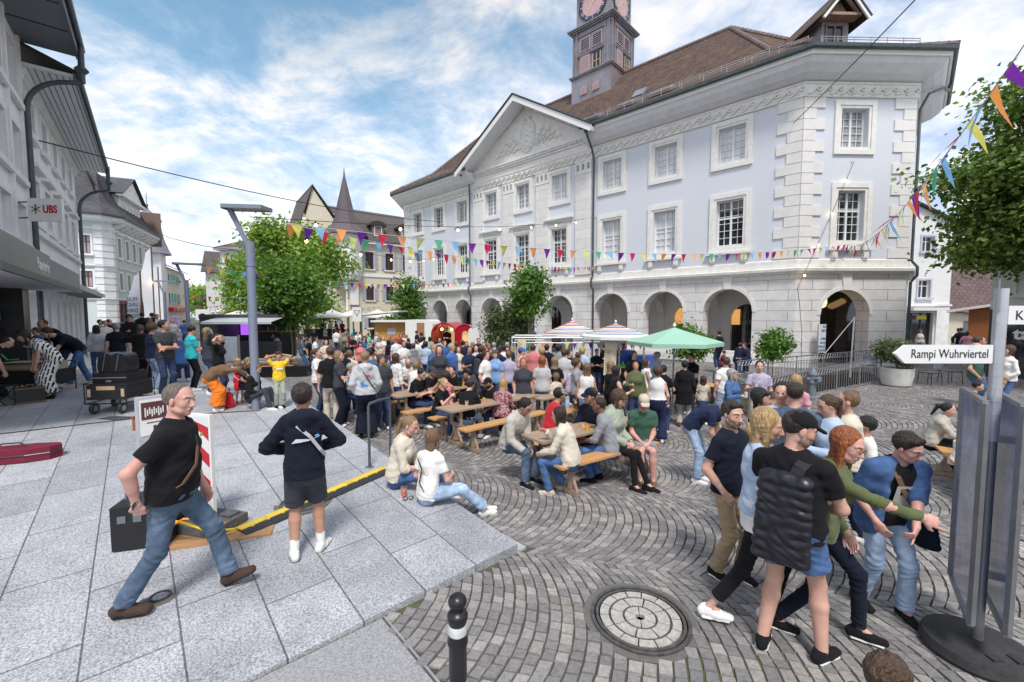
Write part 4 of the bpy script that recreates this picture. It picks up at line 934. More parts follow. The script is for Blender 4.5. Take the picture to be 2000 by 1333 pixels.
roof_mesh('roof',[[(-1.5,-.6,11),(14,-.6,11),(14,2.6,14),(0.2,2.6,14)],[(0.2,2.6,14),(14,2.6,14),(14,8,16.2),(-4.6,8,16.4)],[(-6.2,-.1,11.6),(-6.2,9,11.6),(-4.6,9,16.5),(-4.6,-.1,16.5)],[(-.6,-.1,11.0),(-.6,9,11.0),(-4.6,9,16.5),(-4.6,-.1,16.5)]],M_slate2,ho)
m=MB();m.poly([(-5.9,.1,10.9),(-1.0,.1,10.9),(-4.6,.1,16.2)]);m.build('gable_wall',[M_cream],ho)
for x in (2.6,6.0):
 m=MB();m.box(x-.7,x+.7,.4,3,11.6,13.1);m.build('dormer_wall',[pm('brown dormer cheek',(.2,.15,.14),.7)],ho);swin(ho,x,.38,11.9,.75,1.0,sur=.08)
 m=MB();m.prism([(x-1,13.0)]+[(x+1*math.cos(PI-PI*i/8),13.05+.55*math.sin(PI*i/8)) for i in range(9)]+[(x+1,13.0)],.2,3);m.build('dormer_roof',[M_slate],ho)
m=MB();m.lathe([(1.5,6.4),(1.75,7.0),(1.75,11.2),(1.9,11.4)],(-1.2,.2,0),8);m.cur=1;m.lathe([(2.6,11.4),(2.2,11.9),(1.5,12.6),(1.0,14.2),(.12,18.0),(.02,19)],(-1.2,.2,0),8)
m.build('turret',[M_greystone,pm('spire shingles',(.115,.095,.105),.8,var=.25,scale=6)],ho)
for k,a in enumerate((-PI/2-.2,-PI/2+.75,-PI/2-1.1)):
 c=Vector((-1.2+1.66*math.cos(a),.2+1.66*math.sin(a),7.5));swin(ho,c.x,c.y,c.z,.7,2.4,rz=a+PI/2,frame=M_redwood,sur=.14)
m=MB();m.box(-1.0,-.1,-.5,0,3.6,6.2);m.build('corner_pier',[M_greystone],ho)
text_obj('hotel_lettering','H O T E L',.62,pm('faded lettering',(.50,.47,.40),.8),ho,(.3,-.03,2.95),(PI/2,0,0),.01)
text_obj('hotel_lettering','B Ä R E N',.62,pm('dark lettering',(.22,.21,.20),.8),ho,(3.9,-.03,2.95),(PI/2,0,0),.01,bold=.01)
rw=empty('white_house',(*wp(1765,29)[:2],0),R(3),'white rendered house right of the town hall with a glazed shop and two windows','house')
hs=[(1.45,6.7,.85,1.0),(1.35,3.6,.85,1.2),(1.1,.3,2.0,2.3)]
wall_with(rw,'facade',-3,3.25,-.2,8.8,hs,M_cream if 0 else M_whitew)
for (x,z,w,h) in hs[:2]: swin(rw,x,0,z,w,h,surm=pm('pale lilac surround',(.5,.5,.6),.8),sur=.12)
swin(rw,1.1,0,.3,2.0,2.3,frame=M_gutter,sur=.05,sill=False,mull=2)
m=MB();m.poly([(-3,0,8.8),(3.25,0,8.8),(-1.5,0,10.6),(-3,0,10.6)]);m.box(3.2,3.25,.01,8,-.2,8.8);m.build('gable_wall',[M_whitew],rw)
roof_mesh('roof',[[(3.6,-.3,8.55),(3.6,8,8.55),(-1.5,8,10.75),(-1.5,-.3,10.75)]],M_slate2,rw)
m=MB();m.box(0,2.3,-.7,-.002,2.75,2.95);m.box(-3,3.3,-.14,-.002,3.05,3.2);m.build('awning_box',[M_whitew],rw)
m=MB();m.box(.3,1.55,-.10,-.06,2.15,2.42);m.cur=1;m.box(.85,1.55,-.105,-.101,2.16,2.41);m.build('shop_sign',[flat('dark sign',(.05,.05,.08)),flat('yellow sign',(.8,.68,.03))],rw)
m=MB();m.lathe([(.26,0),(.26,.02)],(2.75,0,0),20,'y');o=m.build('round_sign',[flat('sign red',(.5,.02,.02))],rw,loc=(0,-.06,2.0))
m=MB();m.box(2.55,2.95,-.078,-.07,1.98,2.04);m.box(2.72,2.78,-.079,-.07,1.85,2.15);m.build('sign_pictogram',[M_white],rw)
for zz in (1.2,):
 m=MB();m.box(2.3,3.2,-.08,-.002,-.1,3.0);m.build('pier',[M_greystone],rw)
bh_=empty('tiled_roof_house',(*wp(1852,33)[:2],0),R(-30),'small house with a steep brown tiled roof and cream wall in the side lane','house')
m=MB();m.box(0,4,0,5,-.2,2.9);m.build('wall',[M_cream],bh_)
roof_mesh('roof',[[(-.3,-.4,2.8),(3.2,-.4,2.3),(4.5,3,6.5),(-.3,3,6.8)]],roof_tiles('plain brown tile',(.16,.10,.10),(.12,.08,.085),(.2,.14,.13),.3,.33),bh_)
m=MB();m.box(.9,1.7,-.03,-.002,-.1,2.0);m.build('door',[flat('grey door',(.15,.16,.2))],bh_)
tk=empty('timber_kiosk',(*wp(1893,25)[:2],0),R(-48),'orange brown timber kiosk with a pale sloping roof beside the lane','kiosk')
m=MB();m.box(0,1.9,0,3,0,3.0);m.build('wall',[pm('orange brown boards',(.30,.10,.03),.7,var=.25,scale=5,stretch=(6,6,1))],tk)
m=MB();m.add([(-.9,-.4,2.75),(2.2,-.4,3.35),(2.2,3,3.35),(-.9,3,2.75),(-.9,-.4,2.6),(2.2,-.4,3.2),(2.2,3,3.2),(-.9,3,2.6)],[(0,1,2,3),(4,5,6,7),(0,1,5,4),(1,2,6,5),(2,3,7,6),(3,0,4,7)]);m.build('roof',[M_whitew],tk)
ds=empty('dark_shop_building',(*wp(1956,17)[:2],0),R(-50),'dark fronted shop at the right edge with white lettering on its window','shop')
m=MB();m.box(-.3,9,0,6,0,2.7);m.cur=1;m.box(-.3,9,.1,5,2.7,9);m.build('wall',[flat('black shop front',(.03,.03,.035),.4),M_whitew],ds)
m=MB();m.box(.1,4,-.03,-.004,.4,2.5);m.build('shop_window',[MATS['dark shop glass']],ds)
text_obj('window_lettering','ta',.62,M_white,ds,(.35,-.045,1.55),(PI/2,0,0),.004,bold=.02)
for x in (.9,2.9,4.9): swin(ds,x,.09,3.3,1.1,1.5,sur=.12)
# ================================================================ trees
def leaf_mats(nm,cols):
 r=[]
 for i,c in enumerate(cols):
  m=pm('%s leaf %d' % (nm,i),c,.55,var=.25,scale=2.5,spec=.35)
  P=m.node_tree.nodes['Principled BSDF'];P.inputs['Subsurface Weight'].default_value=0
  nt=m.node_tree;tr=nt.nodes.new('ShaderNodeBsdfTranslucent');tr.inputs[0].default_value=(c[0]*1.6,c[1]*1.7,c[2]*.8,1);ms=nt.nodes.new('ShaderNodeMixShader');ms.inputs[0].default_value=.3
  out=nt.nodes['Material Output'];nt.links.new(P.outputs[0],ms.inputs[1]);nt.links.new(tr.outputs[0],ms.inputs[2]);nt.links.new(ms.outputs[0],out.inputs[0]);r.append(m)
 return r
LM_a=leaf_mats('plane',[(.19,.31,.05),(.26,.38,.07),(.11,.20,.035),(.34,.44,.10)])
LM_b=leaf_mats('maple',[(.09,.19,.035),(.13,.25,.04),(.05,.12,.025),(.21,.30,.07)])
LM_c=leaf_mats('linden',[(.09,.16,.03),(.14,.22,.045),(.045,.09,.02),(.24,.29,.08)])
LM_d=leaf_mats('olive',[(.10,.13,.06),(.15,.18,.09),(.06,.08,.035),(.22,.24,.15)])
M_bark=pm('bark',(.16,.12,.09),.9,var=.35,scale=12,bump=.5)
M_bark2=pm('pale young bark',(.30,.24,.10),.85,var=.25,scale=12)
def leaves(name,clumps,n,size,mats,parent,elong=1.6,droop=.4,seed=1):
 """clumps: (x,y,z,rx,ry,rz); leaves sit in twig clusters spread through each clump, denser towards its outside"""
 rg=np.random.default_rng(seed);cl=np.array(clumps,float);vol=cl[:,3]*cl[:,4]*cl[:,5];p=vol**.75;p /= p.sum()
 per=14;nt_=max(1,n//per);k=rg.choice(len(cl),nt_,p=p)
 d=rg.normal(size=(nt_,3));d /= np.linalg.norm(d,axis=1,keepdims=True);r=rg.uniform(.35,1.0,(nt_,1))**.55
 tc=cl[k,:3] + d*r*cl[k,3:6]
 spread=size*2.6
 c=np.repeat(tc,per,axis=0) + rg.normal(size=(nt_*per,3))*spread*np.array([1,1,.6]);N_=len(c)
 out=np.repeat(d,per,axis=0)
 nrm=rg.normal(size=(N_,3))*.55 + out*.5 + np.array([0,0,.55]);nrm /= np.linalg.norm(nrm,axis=1,keepdims=True)
 t=rg.normal(size=(N_,3)) + out*.6 - np.array([0,0,droop]);t -= nrm*(t*nrm).sum(1,keepdims=True);t /= np.linalg.norm(t,axis=1,keepdims=True);b=np.cross(nrm,t)
 s=size*rg.uniform(.6,1.25,(N_,1));L_=s*elong*.5;W_=s*.5
 V=np.stack([c-t*L_,c+b*W_+nrm*s*.12-t*L_*.1,c+t*L_,c-b*W_+nrm*s*.12-t*L_*.1],1)
 me=raw_mesh(name,V.reshape(-1,3),np.arange(N_*4).reshape(-1,4),mats,rg.choice(len(mats),N_,p=[.34,.30,.22,.14]),smooth=False)
 return place(name,me,parent)
def limbs(parent,pts,r0,r1,mat,branches=()):
 m=MB();n=len(pts);m.tube(pts,[r0+(r1-r0)*i/(n-1) for i in range(n)],8)
 for a,b,ra in branches:
  a=Vector(a);b=Vector(b);c=a.lerp(b,.5)+Vector((0,0,-.06*(b-a).length));m.tube([a,c,b],[ra,ra*.6,ra*.2],6)
 return m.build('trunk',[mat],parent,smooth=True)
def clumpy(cx,cy,cz,rx,ry,rz,n,rs,seed,bias=0):
 rg=np.random.default_rng(seed);out=[]
 for i in range(n):
  d=rg.normal(size=3);d /= np.linalg.norm(d);r=rg.uniform(.3,1.0)
  s=rs*rg.uniform(.7,1.3);out.append((cx+d[0]*r*rx,cy+d[1]*r*ry,cz+d[2]*r*rz,s,s,s*.75))
 return out
def tree(name,x,y,z0,trunk_h,crown,n,size,mats,bark,tr,label,cat='tree',group=None,nclump=26,rs=.9,seed=1,trunk_pts=None,elong=1.5):
 """crown = (cx,cy,cz,rx,ry,rz) relative to the foot"""
 t=empty(name,(x,y,z0),0,label,cat,group)
 cl=clumpy(*crown,nclump,rs,seed)
 top=Vector((crown[0],crown[1],crown[2]+crown[5]*.5));pts=trunk_pts or [(0,0,-.1),(.03,.02,trunk_h*.5),(-.02,0,trunk_h),tuple(Vector((0,0,trunk_h)).lerp(top,.5)),tuple(top)]
 rg=random.Random(seed);br=[]
 for c in cl[:14]:
  f=rg.uniform(.5,.95);a=Vector((0,0,trunk_h)).lerp(top,max(0,f-.5));br.append((a,Vector(c[:3]),tr*.45))
 limbs(t,pts,tr,tr*.25,bark,br)
 leaves('crown',cl,n,size,mats,t,seed=seed,elong=elong)
 return t
p=wp(578,33);tree('plane_tree',p[0],p[1],-.1,3.0,(0,0,6.5,3.8,3.2,3.3),22000,.21,LM_a,M_bark,.22,'large broad light green tree behind the tall lamp post',nclump=60,rs=.78,seed=3)
p=wp(500,38);tree('plane_tree',p[0],p[1],.1,2.5,(0,0,5.4,2.0,2.0,2.6),9000,.24,LM_a,M_bark,.2,'light green tree left behind the lamp post in front of the red shuttered house',nclump=24,rs=1.1,seed=5)
p=at(571,716);tree('maple_tree',p.x,p.y,p.z,2.1,(.05,0,4.15,1.45,1.4,2.0),11000,.17,LM_b,M_bark2,.05,'young dark green maple with a thin yellowish trunk beside the lamp post',nclump=30,rs=.55,seed=7,elong=1.2)
p=wp(800,37);tree('young_tree',p[0],p[1],-.3,2.3,(0,0,4.3,.75,.75,1.9),5000,.17,LM_b,M_bark,.06,'slim young tree in front of the far end of the arcade and the hotel',nclump=16,rs=.55,seed=9,group=None)
p=wp(1033,19.5);tree('young_tree',p[0],p[1],-.3,2.4,(0,0,3.75,.34,.34,1.2),4200,.12,LM_b,M_bark2,.035,'slim young tree with yellow trunk rising above the metal frame stall',nclump=16,rs=.26,seed=11)
p=wp(978,20.5);tree('bush_tree',p[0],p[1],-.3,.5,(0,0,2.1,.65,.6,1.3),4500,.11,LM_d,M_bark,.03,'loose olive green bush left of the slim tree with yellow trunk','bush',nclump=16,rs=.33,seed=13)
p=wp(1010,21);tree('bush_tree',p[0],p[1],-.3,.5,(0,0,2.4,.4,.4,1.0),2200,.11,LM_d,M_bark,.03,'small upright bush between the olive bush and the slim young tree','bush',nclump=10,rs=.3,seed=14)
tree('linden_tree',17.5,13.6,0,3.2,(0,0,6.8,3.6,2.6,4.1),44000,.145,LM_c,M_bark,.24,'big dense linden tree at the right edge behind the bunting',nclump=80,rs=.78,seed=17,elong=1.25)
tree('linden_tree',44,38,0,3.2,(0,0,6.5,4,3,4),9000,.3,LM_c,M_bark,.24,'distant tree beyond the small tiled roof house',nclump=26,rs=1.2,seed=18)
p=at(1750,754);PLANTER=p
tree('olive_shrub',p.x,p.y+.0,p.z+.62,.25,(0,0,.62,.55,.5,.50),4200,.06,LM_d,M_bark,.025,'rounded grey green shrub growing in the large white pot','shrub',nclump=16,rs=.2,seed=19,elong=2.2)
p=wp(1513,16.2);tree('bamboo_shrub',p[0],p[1],-.2,.8,(0,0,1.62,.42,.4,.62),2600,.075,LM_b,M_bark,.02,'leafy green shrub standing by the town hall wall left of the railing','shrub',nclump=14,rs=.2,seed=21,elong=2.2)
p=wp(1355,16.5);tree('bamboo_shrub',p[0],p[1],-.3,.8,(0,0,1.75,.5,.45,.8),3000,.075,LM_b,M_bark,.02,'leafy green shrub behind the mint green parasol','shrub',nclump=16,rs=.22,seed=23,elong=2.2)
p=wp(765,33);tree('bamboo_shrub',p[0],p[1],-.3,.6,(0,0,1.9,.75,.6,.8),2600,.13,LM_b,M_bark,.03,'dark green shrub between the parasols and the slim tree by the hotel','shrub',nclump=12,rs=.35,seed=24,elong=2)
for i,(px,Y,h,r,lb_) in enumerate(((392,105,9,5,'hazy green tree closing the far end of the street on the left'),(408,120,10,6,'tallest green tree at the far end of the street'),(455,60,5.2,1.6,'small street tree before the white awning'),(625,44,4.2,1.6,'low tree crown under the plane tree, by the hotel terrace'))):
 p=wp(px,Y);tree('street_tree',p[0],p[1],.2,h*.35,(0,0,h*.65,r,r,h*.4),3500,.4 if Y > 90 else .2,LM_a,M_bark,.15,lb_,'tree',nclump=16,rs=r*.35,seed=30+i)
po=empty('plant_pot',PLANTER,0,'large white rounded concrete plant pot by the railing','plant pot')
m=MB();m.lathe([(.33,0),(.40,.05),(.46,.35),(.47,.62),(.43,.64),(.41,.56)],n=28);m.build('pot',[pm('white concrete',(.60,.59,.56),.8,var=.08,dirt=(.4,.38,.33),dscale=2)],po,smooth=True)
m=MB();m.lathe([(.40,.54),(.38,.585)],n=20);m.build('soil',[flat('soil',(.05,.035,.025),.95)],po)
# ================================================================ canal,railings
M_steel=pm('galvanised steel',(.34,.35,.37),.42,var=.12,scale=9,metal=.75)
M_postblue=pm('blue grey lamp paint',(.20,.23,.30),.45,var=.06,scale=4)
M_iron=pm('cast iron',(.12,.115,.11),.5,var=.35,scale=22,metal=.5,bump=.2)
M_wood=pm('weathered table wood',(.36,.26,.18),.7,var=.25,scale=5,stretch=(1,9,9),bump=.15,dirt=(.25,.20,.17),dscale=3)
M_wood2=pm('orange bench wood',(.56,.30,.12),.55,var=.2,scale=5,stretch=(1,9,9))
M_blackp=pm('black paint',(.012,.012,.014),.35,var=.3)
M_blackf=pm('black fabric',(.02,.02,.023),.9,var=.3,scale=12,bump=.2)
M_rubber=pm('black rubber',(.03,.03,.032),.7,var=.3,scale=12,bump=.3)
M_whitec=pm('white canvas',(.74,.73,.70),.8,var=.04,scale=3)
M_rubble=brick_mat('rubble stone',(.36,.35,.34),(.25,.245,.24),(.10,.10,.09),.55,.24,.03,axes='xz',bump=1.0,var=.3)
mb=MB();n=len(CANAL);cz0=[gz(*p) for p in CANAL]
mb.add([(x,y,z-.02) for (x,y),z in zip(CANAL,cz0)]+[(x,y,z-1.15) for (x,y),z in zip(CANAL,cz0)],[(i,(i+1) % n,n+(i+1) % n,n+i) for i in range(n)])
tag(mb.build('channel_wall',[pm('wet channel wall',(.13,.085,.055),.8,var=.5,scale=3,bump=.4)]),kind='structure')
mb=MB();mb.poly([(x,y,-.9) for x,y in CANAL]);tag(mb.build('water',[pm('brown stream water',(.05,.035,.02),.08,var=.3,spec=1)]),kind='structure')
def railing(a,b,h,label,n=None,lattice=True):
 a=Vector(a);b=Vector(b);L_=(b-a).length;o=empty('railing',a,0,label,'railing',None);d=(b-a)
 m=MB();m.tube([Vector((0,0,h)),d+Vector((0,0,h))],.022,6);m.tube([Vector((0,0,h-.18)),d+Vector((0,0,h-.18))],.012,5);m.tube([Vector((0,0,.1)),d+Vector((0,0,.1))],.015,5)
 m.build('rail',[M_steel],o,smooth=True)
 n=n or int(L_/.16);m=MB()
 for k in range(n): p=d*(k+.5)/n;m.tube([p+Vector((0,0,.1)),p+Vector((0,0,h-.18))],.010,4)
 bb=m.build('bars',[M_steel],o)
 m=MB();u=d.normalized()*.13
 for k in range(n): p=d*(k+.5)/n;m.tube([p-u*.5+Vector((0,0,h-.18)),p+u*.5+Vector((0,0,h))],.008,4);m.tube([p+u*.5+Vector((0,0,h-.18)),p-u*.2+Vector((0,0,h-.04))],.007,4)
 m.build('lattice',[M_steel],o)
 for k in range(int(L_/1.6)+1):
  p=d*min(1,k*1.6/L_);m=MB();m.tube([p+Vector((0,0,-.1)),p+Vector((0,0,h+.02))],.022,6);m.build('post',[M_steel],o)
 return o
railing(at(1462,815),at(1722,748),.95,'nearer grey lattice railing along the stream channel left of the white pot')
railing(at(1440,757),at(1700,727),.95,'farther grey lattice railing between the stream channel and the corner arch')
a=at(1392,775);b=at(1462,812);railing(a,b,.9,'short end railing beside the cargo bicycle at the stream channel')
ft=empty('retaining_wall',(TA.x,TA.y,0),TROT,'low rubble and limestone wall below the two right arcade openings','wall')
m=MB();m.box(-9,-.6,-.75,-.02,-.6,.0);m.build('rubble_course',[M_rubble],ft)
m=MB();m.box(-8.9,-.7,-.16,-.004,0.0,.42);m.build('plinth',[M_stone],ft)
# ================================================================ lamp posts
def lamp(base,h,rz,L_,label):
 o=empty('street_lamp',base,rz,label,'street lamp','tall grey street lamps with slanted arm')
 m=MB();m.tube([(0,0,-.05),(0,0,h*.86)],.085,20);m.tube([(0,0,h*.862),(0,0,h)],.092,20);m.tube([(0,0,h*.855),(0,0,h*.866)],.096,20);m.build('post',[M_postblue],o,smooth=True)
 m=MB();m.prism([(-.10,h-.05),(-.50,h+.72),(-.39,h+.73),(-.05,h+.02),(-.04,h-.38)],-.03,.03);m.build('arm',[M_postblue],o)
 M_=Matrix.Rotation(R(3),3,'Y')
 m=MB();m.cbox((-.5+L_/2,0,h+.74),(L_,.36,.03),M_);m.cbox((-.5+L_/2,-.18,h+.715),(L_,.015,.08),M_);m.cbox((-.5+L_/2,.18,h+.715),(L_,.015,.08),M_);m.cbox((-.5,0,h+.72),(.015,.34,.08),M_);m.cbox((-.5+L_,0,h+.69),(.015,.34,.08),M_)
 lh=m.build('lamp_head',[M_postblue],o)
 m=MB()
 for k in range(int(L_/.05)): x=-.47+k*.05;m.cbox((x,0,h+.71-(x+.5-L_/2)*math.sin(R(3))),(.012,.34,.05),Matrix.Rotation(R(35),3,'Y'))
 m.build('lamp_slats',[pm('lamp louvre aluminium',(.5,.5,.52),.35,metal=.6)],lh)
 return o
b=at(500,799);lamp(b,3.65,R(-6),.92,'nearest and tallest grey lamp post, standing on the terrace beside the boy in yellow')
b=wp(366,19.5,0);lamp((b[0],b[1],.55),3.5,R(-6),1.35,'middle grey lamp post beside the dark bar container')
b=wp(322,29,0);l3=lamp((b[0],b[1],.6),3.4,R(-6),1.6,'farthest of the grey lamp posts, lit, in front of the mint building')
m=MB();m.lathe([(.01,.09),(.08,.05),(.09,0),(.05,-.06),(.01,-.08)],n=10);m.build('bulb',[pm('lit orange bulb',(1,.6,.3),emit=(1,.5,.15),estr=8)],l3,loc=(-.62,-.3,4.0),smooth=True)
# ================================================================ bollard,manholes
b=at(890,1420);bz=gz(-.30,2.28)
bo=empty('bollard',(-.302,2.28,bz),0,'black round bollard with ball top and white bands in the foreground','bollard')
m=MB();m.lathe([(.075,0),(.065,.05),(.052,.08),(.050,.66),(.058,.68),(.058,.70),(.05,.72),(.049,.80),(.056,.815),(.058,.84),(.05,.855),(.032,.865),(.032,.875)]+[(.052*math.cos(a),.915+.045*math.sin(a)) for a in np.linspace(-.9,PI/2,10)][:-1]+[(.002,.961)],n=28);m.build('shaft',[M_blackp],bo,smooth=True)
for z0,z1 in ((.30,.46),(.735,.79)):
 m=MB();m.lathe([(.0515,z0),(.0525,z0+.005),(.0525,z1-.005),(.0515,z1)],n=28);m.build('white_band',[pm('scuffed white band',(.62,.63,.62),.6,var=.25,scale=14)],bo,smooth=True)
def manhole(x,y,z,r,label,cells=True,mat2=None):
 o=empty('manhole_cover',(x,y,z),R(20),label,'manhole cover')
 m=MB();
 def ring(r0,r1,z0,z1,n=48):
  P=[(rr*math.cos(2*PI*k/n),rr*math.sin(2*PI*k/n),zz) for rr,zz in ((r0,z0),(r0,z1),(r1,z1),(r1,z0)) for k in range(n)]
  m.add(P,[(j*n+k,j*n+(k+1) % n,((j+1) % 4)*n+(k+1) % n,((j+1) % 4)*n+k) for j in range(4) for k in range(n)])
 m.cur=1;ring(r+.001,r+.06,-.05,-.002);m.cur=0
 ring(r*.93,r,-.05,.012);ring(r*.84,r*.90,-.05,.010);m.lathe([(.001,-.02),(r*.93,-.02)],n=32);m.build('frame',[M_iron,pm('dark bedding mortar',(.13,.12,.11),.9,var=.2,scale=30)],o)
 if cells:
  m=MB();n=0
  for (r0,r1,c) in ((.62,.82,14),(.34,.60,8),(.08,.32,6)):
   for k in range(c):
    a0,a1=2*PI*(k+.04)/c,2*PI*(k+.96)/c;P=[]
    for rr in (r0*r+.005,r1*r-.005):
     for t in np.linspace(a0,a1,5): P.append((rr*math.cos(t),rr*math.sin(t)))
    out=P[:5]+P[5:][::-1];m.prism(out,-.03,.008,'z')
  m.build('infill',[mat2 or pm('worn concrete infill',(.40,.38,.35),.8,var=.25,scale=25,bump=.3)],o)
  m=MB()
  for (r0,r1,c) in ((.60,.62,0),(.32,.34,0)): ring(r0*r,r1*r,-.03,.006)
  m.build('inner_ring',[M_iron],o)
 return o
manhole(HOLES[0][0],HOLES[0][1],gz(*HOLES[0][:2])+.004,HOLES[0][2],'large round manhole cover with concrete cells set in the cobbles, front centre')
manhole(HOLES[1][0],HOLES[1][1],gz(*HOLES[1][:2])+.004,HOLES[1][2],'iron manhole cover at the right edge behind the signpost')
p=at(313,1166);manhole(p.x,p.y,p.z+.003,.075,'small round iron valve cover in the slabs beside the walking man',cells=False)
p=at(593,982);manhole(p.x,p.y,p.z+.003,.27,'round cover in the slabs partly under the yellow cable ramp',mat2=M_slab)
for px,py,w,h,lb_ in ((228,817,.55,.28,'slotted drain grate in the slabs in front of the instrument trolley'),(2030,940,.3,.3,'')):
 if not lb_: continue
 p=at(px,py);o=empty('drain_grate',(p.x,p.y,p.z+.004),R(-10),lb_,'drain grate')
 m=MB();m.box(-w/2,w/2,-h/2,h/2,-.01,.002);m.build('frame',[M_iron],o)
 m=MB();[m.box(-w/2+.03+k*.05,-w/2+.05+k*.05,-h/2+.03,h/2-.03,.002,.012) for k in range(int((w-.06)/.05))];m.build('bars',[M_steel],o)
# ================================================================ cable ramp
a=at(470,1042);b=at(756,918);d=(b-a);L_=d.length;ang=math.atan2(d.y,d.x);sl=math.asin((b.z-a.z)/L_)
cr_=empty('cable_ramp',a+Vector((0,0,.003)),ang,'black and yellow rubber cable ramp laid across the terrace behind the boy in navy','cable ramp');cr_.rotation_euler=(0,-sl,ang);cr_.scale=(1,.78,.75)
nseg=3;sg_=L_/nseg
for k in range(nseg):
 m=MB();x0,x1=k*sg_,(k+1)*sg_-.006
 m.prism([(-.17,0),(.17,0),(.17,.012),(.06,.05),(-.06,.05),(-.17,.012)],x0,x1,'x');m.build('ramp_section',[M_rubber],cr_)
 m=MB();m.prism([(-.035,.0505),(.165,.017),(.17,.030),(.065,.062),(-.035,.062)],x0,x1,'x')
 for j in range(4): m.box(x0+.1+j*sg_/4,x0+.125+j*sg_/4,-.06,-.034,.05,.062)
 m.build('yellow_lid',[pm('yellow plastic lid',(.72,.52,.06),.55,var=.12,scale=10,dirt=(.5,.38,.08),dscale=6)],cr_)
 m=MB()
 for j in range(26):
  for i in range(3): m.cbox((x0+.04+j*(sg_-.06)/26,-.15+i*.035,.018+i*.011),(.022,.014,.008),Matrix.Rotation(R(45 if (i+j) % 2 else -45),3,'Z'))
 m.build('tread',[M_rubber],cr_)
# ================================================================ handrail on the terrace
a=at(722,913);b=at(761,905);hr=empty('handrail',a,0,'dark steel handrail hoop standing at the terrace edge behind the seated women','handrail')
far=at(722,913)+Vector((-.0,.0,0));q_=b-a
m=MB();q2=Vector((.16,.52,-.0)) ;m.tube([(0,0,0),(0,0,.93),(.01,.02,.965),tuple(q2*.5+Vector((0,0,.97))),tuple(q2+Vector((0,0,.95))),tuple(q2+Vector((0.01,0.02,.9))),tuple(q2+Vector((0,0,-.3)))],.021,8);m.build('hoop',[pm('dark grey steel',(.10,.11,.13),.4,metal=.4)],hr,smooth=True)
m=MB();m.box(-.06,.06,-.05,.05,0,.008);m.build('foot_plate',[M_steel],hr)
# ================================================================ red and white barrier board and electric gear
p=at(408,1030);bb=empty('barrier_board',(p.x-.10,p.y+.04,p.z),R(-14),'red and white diagonally striped warning board on a black rubber foot behind the walking man','warning board')
m=MB();m.box(-.19,.19,-.02,.02,.16,1.27);m.build('frame',[M_white],bb)
m=MB();k=0;H0,H1,w=.19,1.24,.165;st=.30
for i in range(-2,5):
 z0=H0+i*st-.05
 for c_,(za_,zb_) in ((0,(z0,z0+st/2)),(1,(z0+st/2,z0+st))):
  poly=[(-w,za_+.2),(w,za_-.06),(w,zb_-.06),(-w,zb_+.2)]
  poly=[(x,min(H1,max(H0,z))) for x,z in poly]
  if max(z for x,z in poly)-min(z for x,z in poly) > .02 and abs((poly[3][1]-poly[0][1])+(poly[2][1]-poly[1][1])) > .004:
   m.cur=c_;m.add([(x,-.0225,z) for x,z in poly],[(0,1,2,3)])
m.build('stripes',[pm('reflective red',(.50,.012,.02),.35,var=.08),pm('reflective white',(.70,.71,.72),.35,var=.05)],bb)
m=MB();m.box(-.28,.40,-.22,.22,.0,.10);m.box(-.1,.1,-.1,.1,.1,.16);m.box(.18,.34,-.20,-.06,.10,.13);m.box(.18,.34,.04,.18,.10,.13);m.box(-.26,-.14,-.18,.18,.10,.12);m.build('rubber_foot',[pm('grey recycled rubber',(.10,.10,.105),.8,var=.4,scale=30,bump=.4)],bb)
p=at(330,1085);wb_=empty('wooden_board',(p.x,p.y+.1,p.z),R(20),'brown wooden base board under the warning board foot','board');m=MB();m.box(-.25,.85,-.02,.42,.004,.026);m.build('board',[pm('plywood',(.38,.22,.10),.7,var=.2,scale=5,stretch=(1,6,6))],wb_)
p=at(262,1085);db=empty('distribution_box',(p.x,p.y+.12,p.z),R(18),'black portable power distribution box with sockets behind the walking man','power box')
m=MB();m.box(-.26,.22,-.02,.40,.02,.46);m.build('case',[M_blackp],db)
m=MB()
for i in range(3): m.box(-.20+i*.13,-.13+i*.13,-.030,-.021,.30,.37)
m.build('sockets',[flat('grey socket',(.14,.15,.17),.5)],db)
m=MB();m.tube([(-.22,.2,.46),(-.22,.2,.56),(-.0,.2,.60),(.18,.2,.56),(.18,.2,.46)],.012,6)
m.build('carry_handle',[M_steel],db)
for nm,col,pts in (('yellow',(.8,.55,.02),[(.2,-.05,.3),(.4,-.1,.25),(.6,-.08,.12),(.8,0,.08)]),('red',(.6,.02,.02),[(.18,-.03,.5),(.22,-.12,.3),(.20,-.1,.1),(.24,-.06,.03)]),('orange',(.85,.25,.02),[(.22,-.03,.2),(.4,-.15,.32),(.6,-.15,.3),(.75,-.1,.2)])):
 m=MB();m.tube(pts,.012,6);o=m.build('power_cable',[flat(nm+' cable',col,.4)],None,smooth=True,loc=db.location,rot=(0,0,R(18)));tag(o,nm+' power cable running from the black power box','cable')
m=MB();pts=[at(*q)+Vector((0,0,.012)) for q in ((0,849),(120,835),(270,818),(420,808),(505,803),(524,790),(528,783))];m.tube(pts,.009,6);tag(m.build('ground_cable',[M_rubber],None,smooth=True),'long black cable lying across the slabs from the left edge to the lamp post','cable')
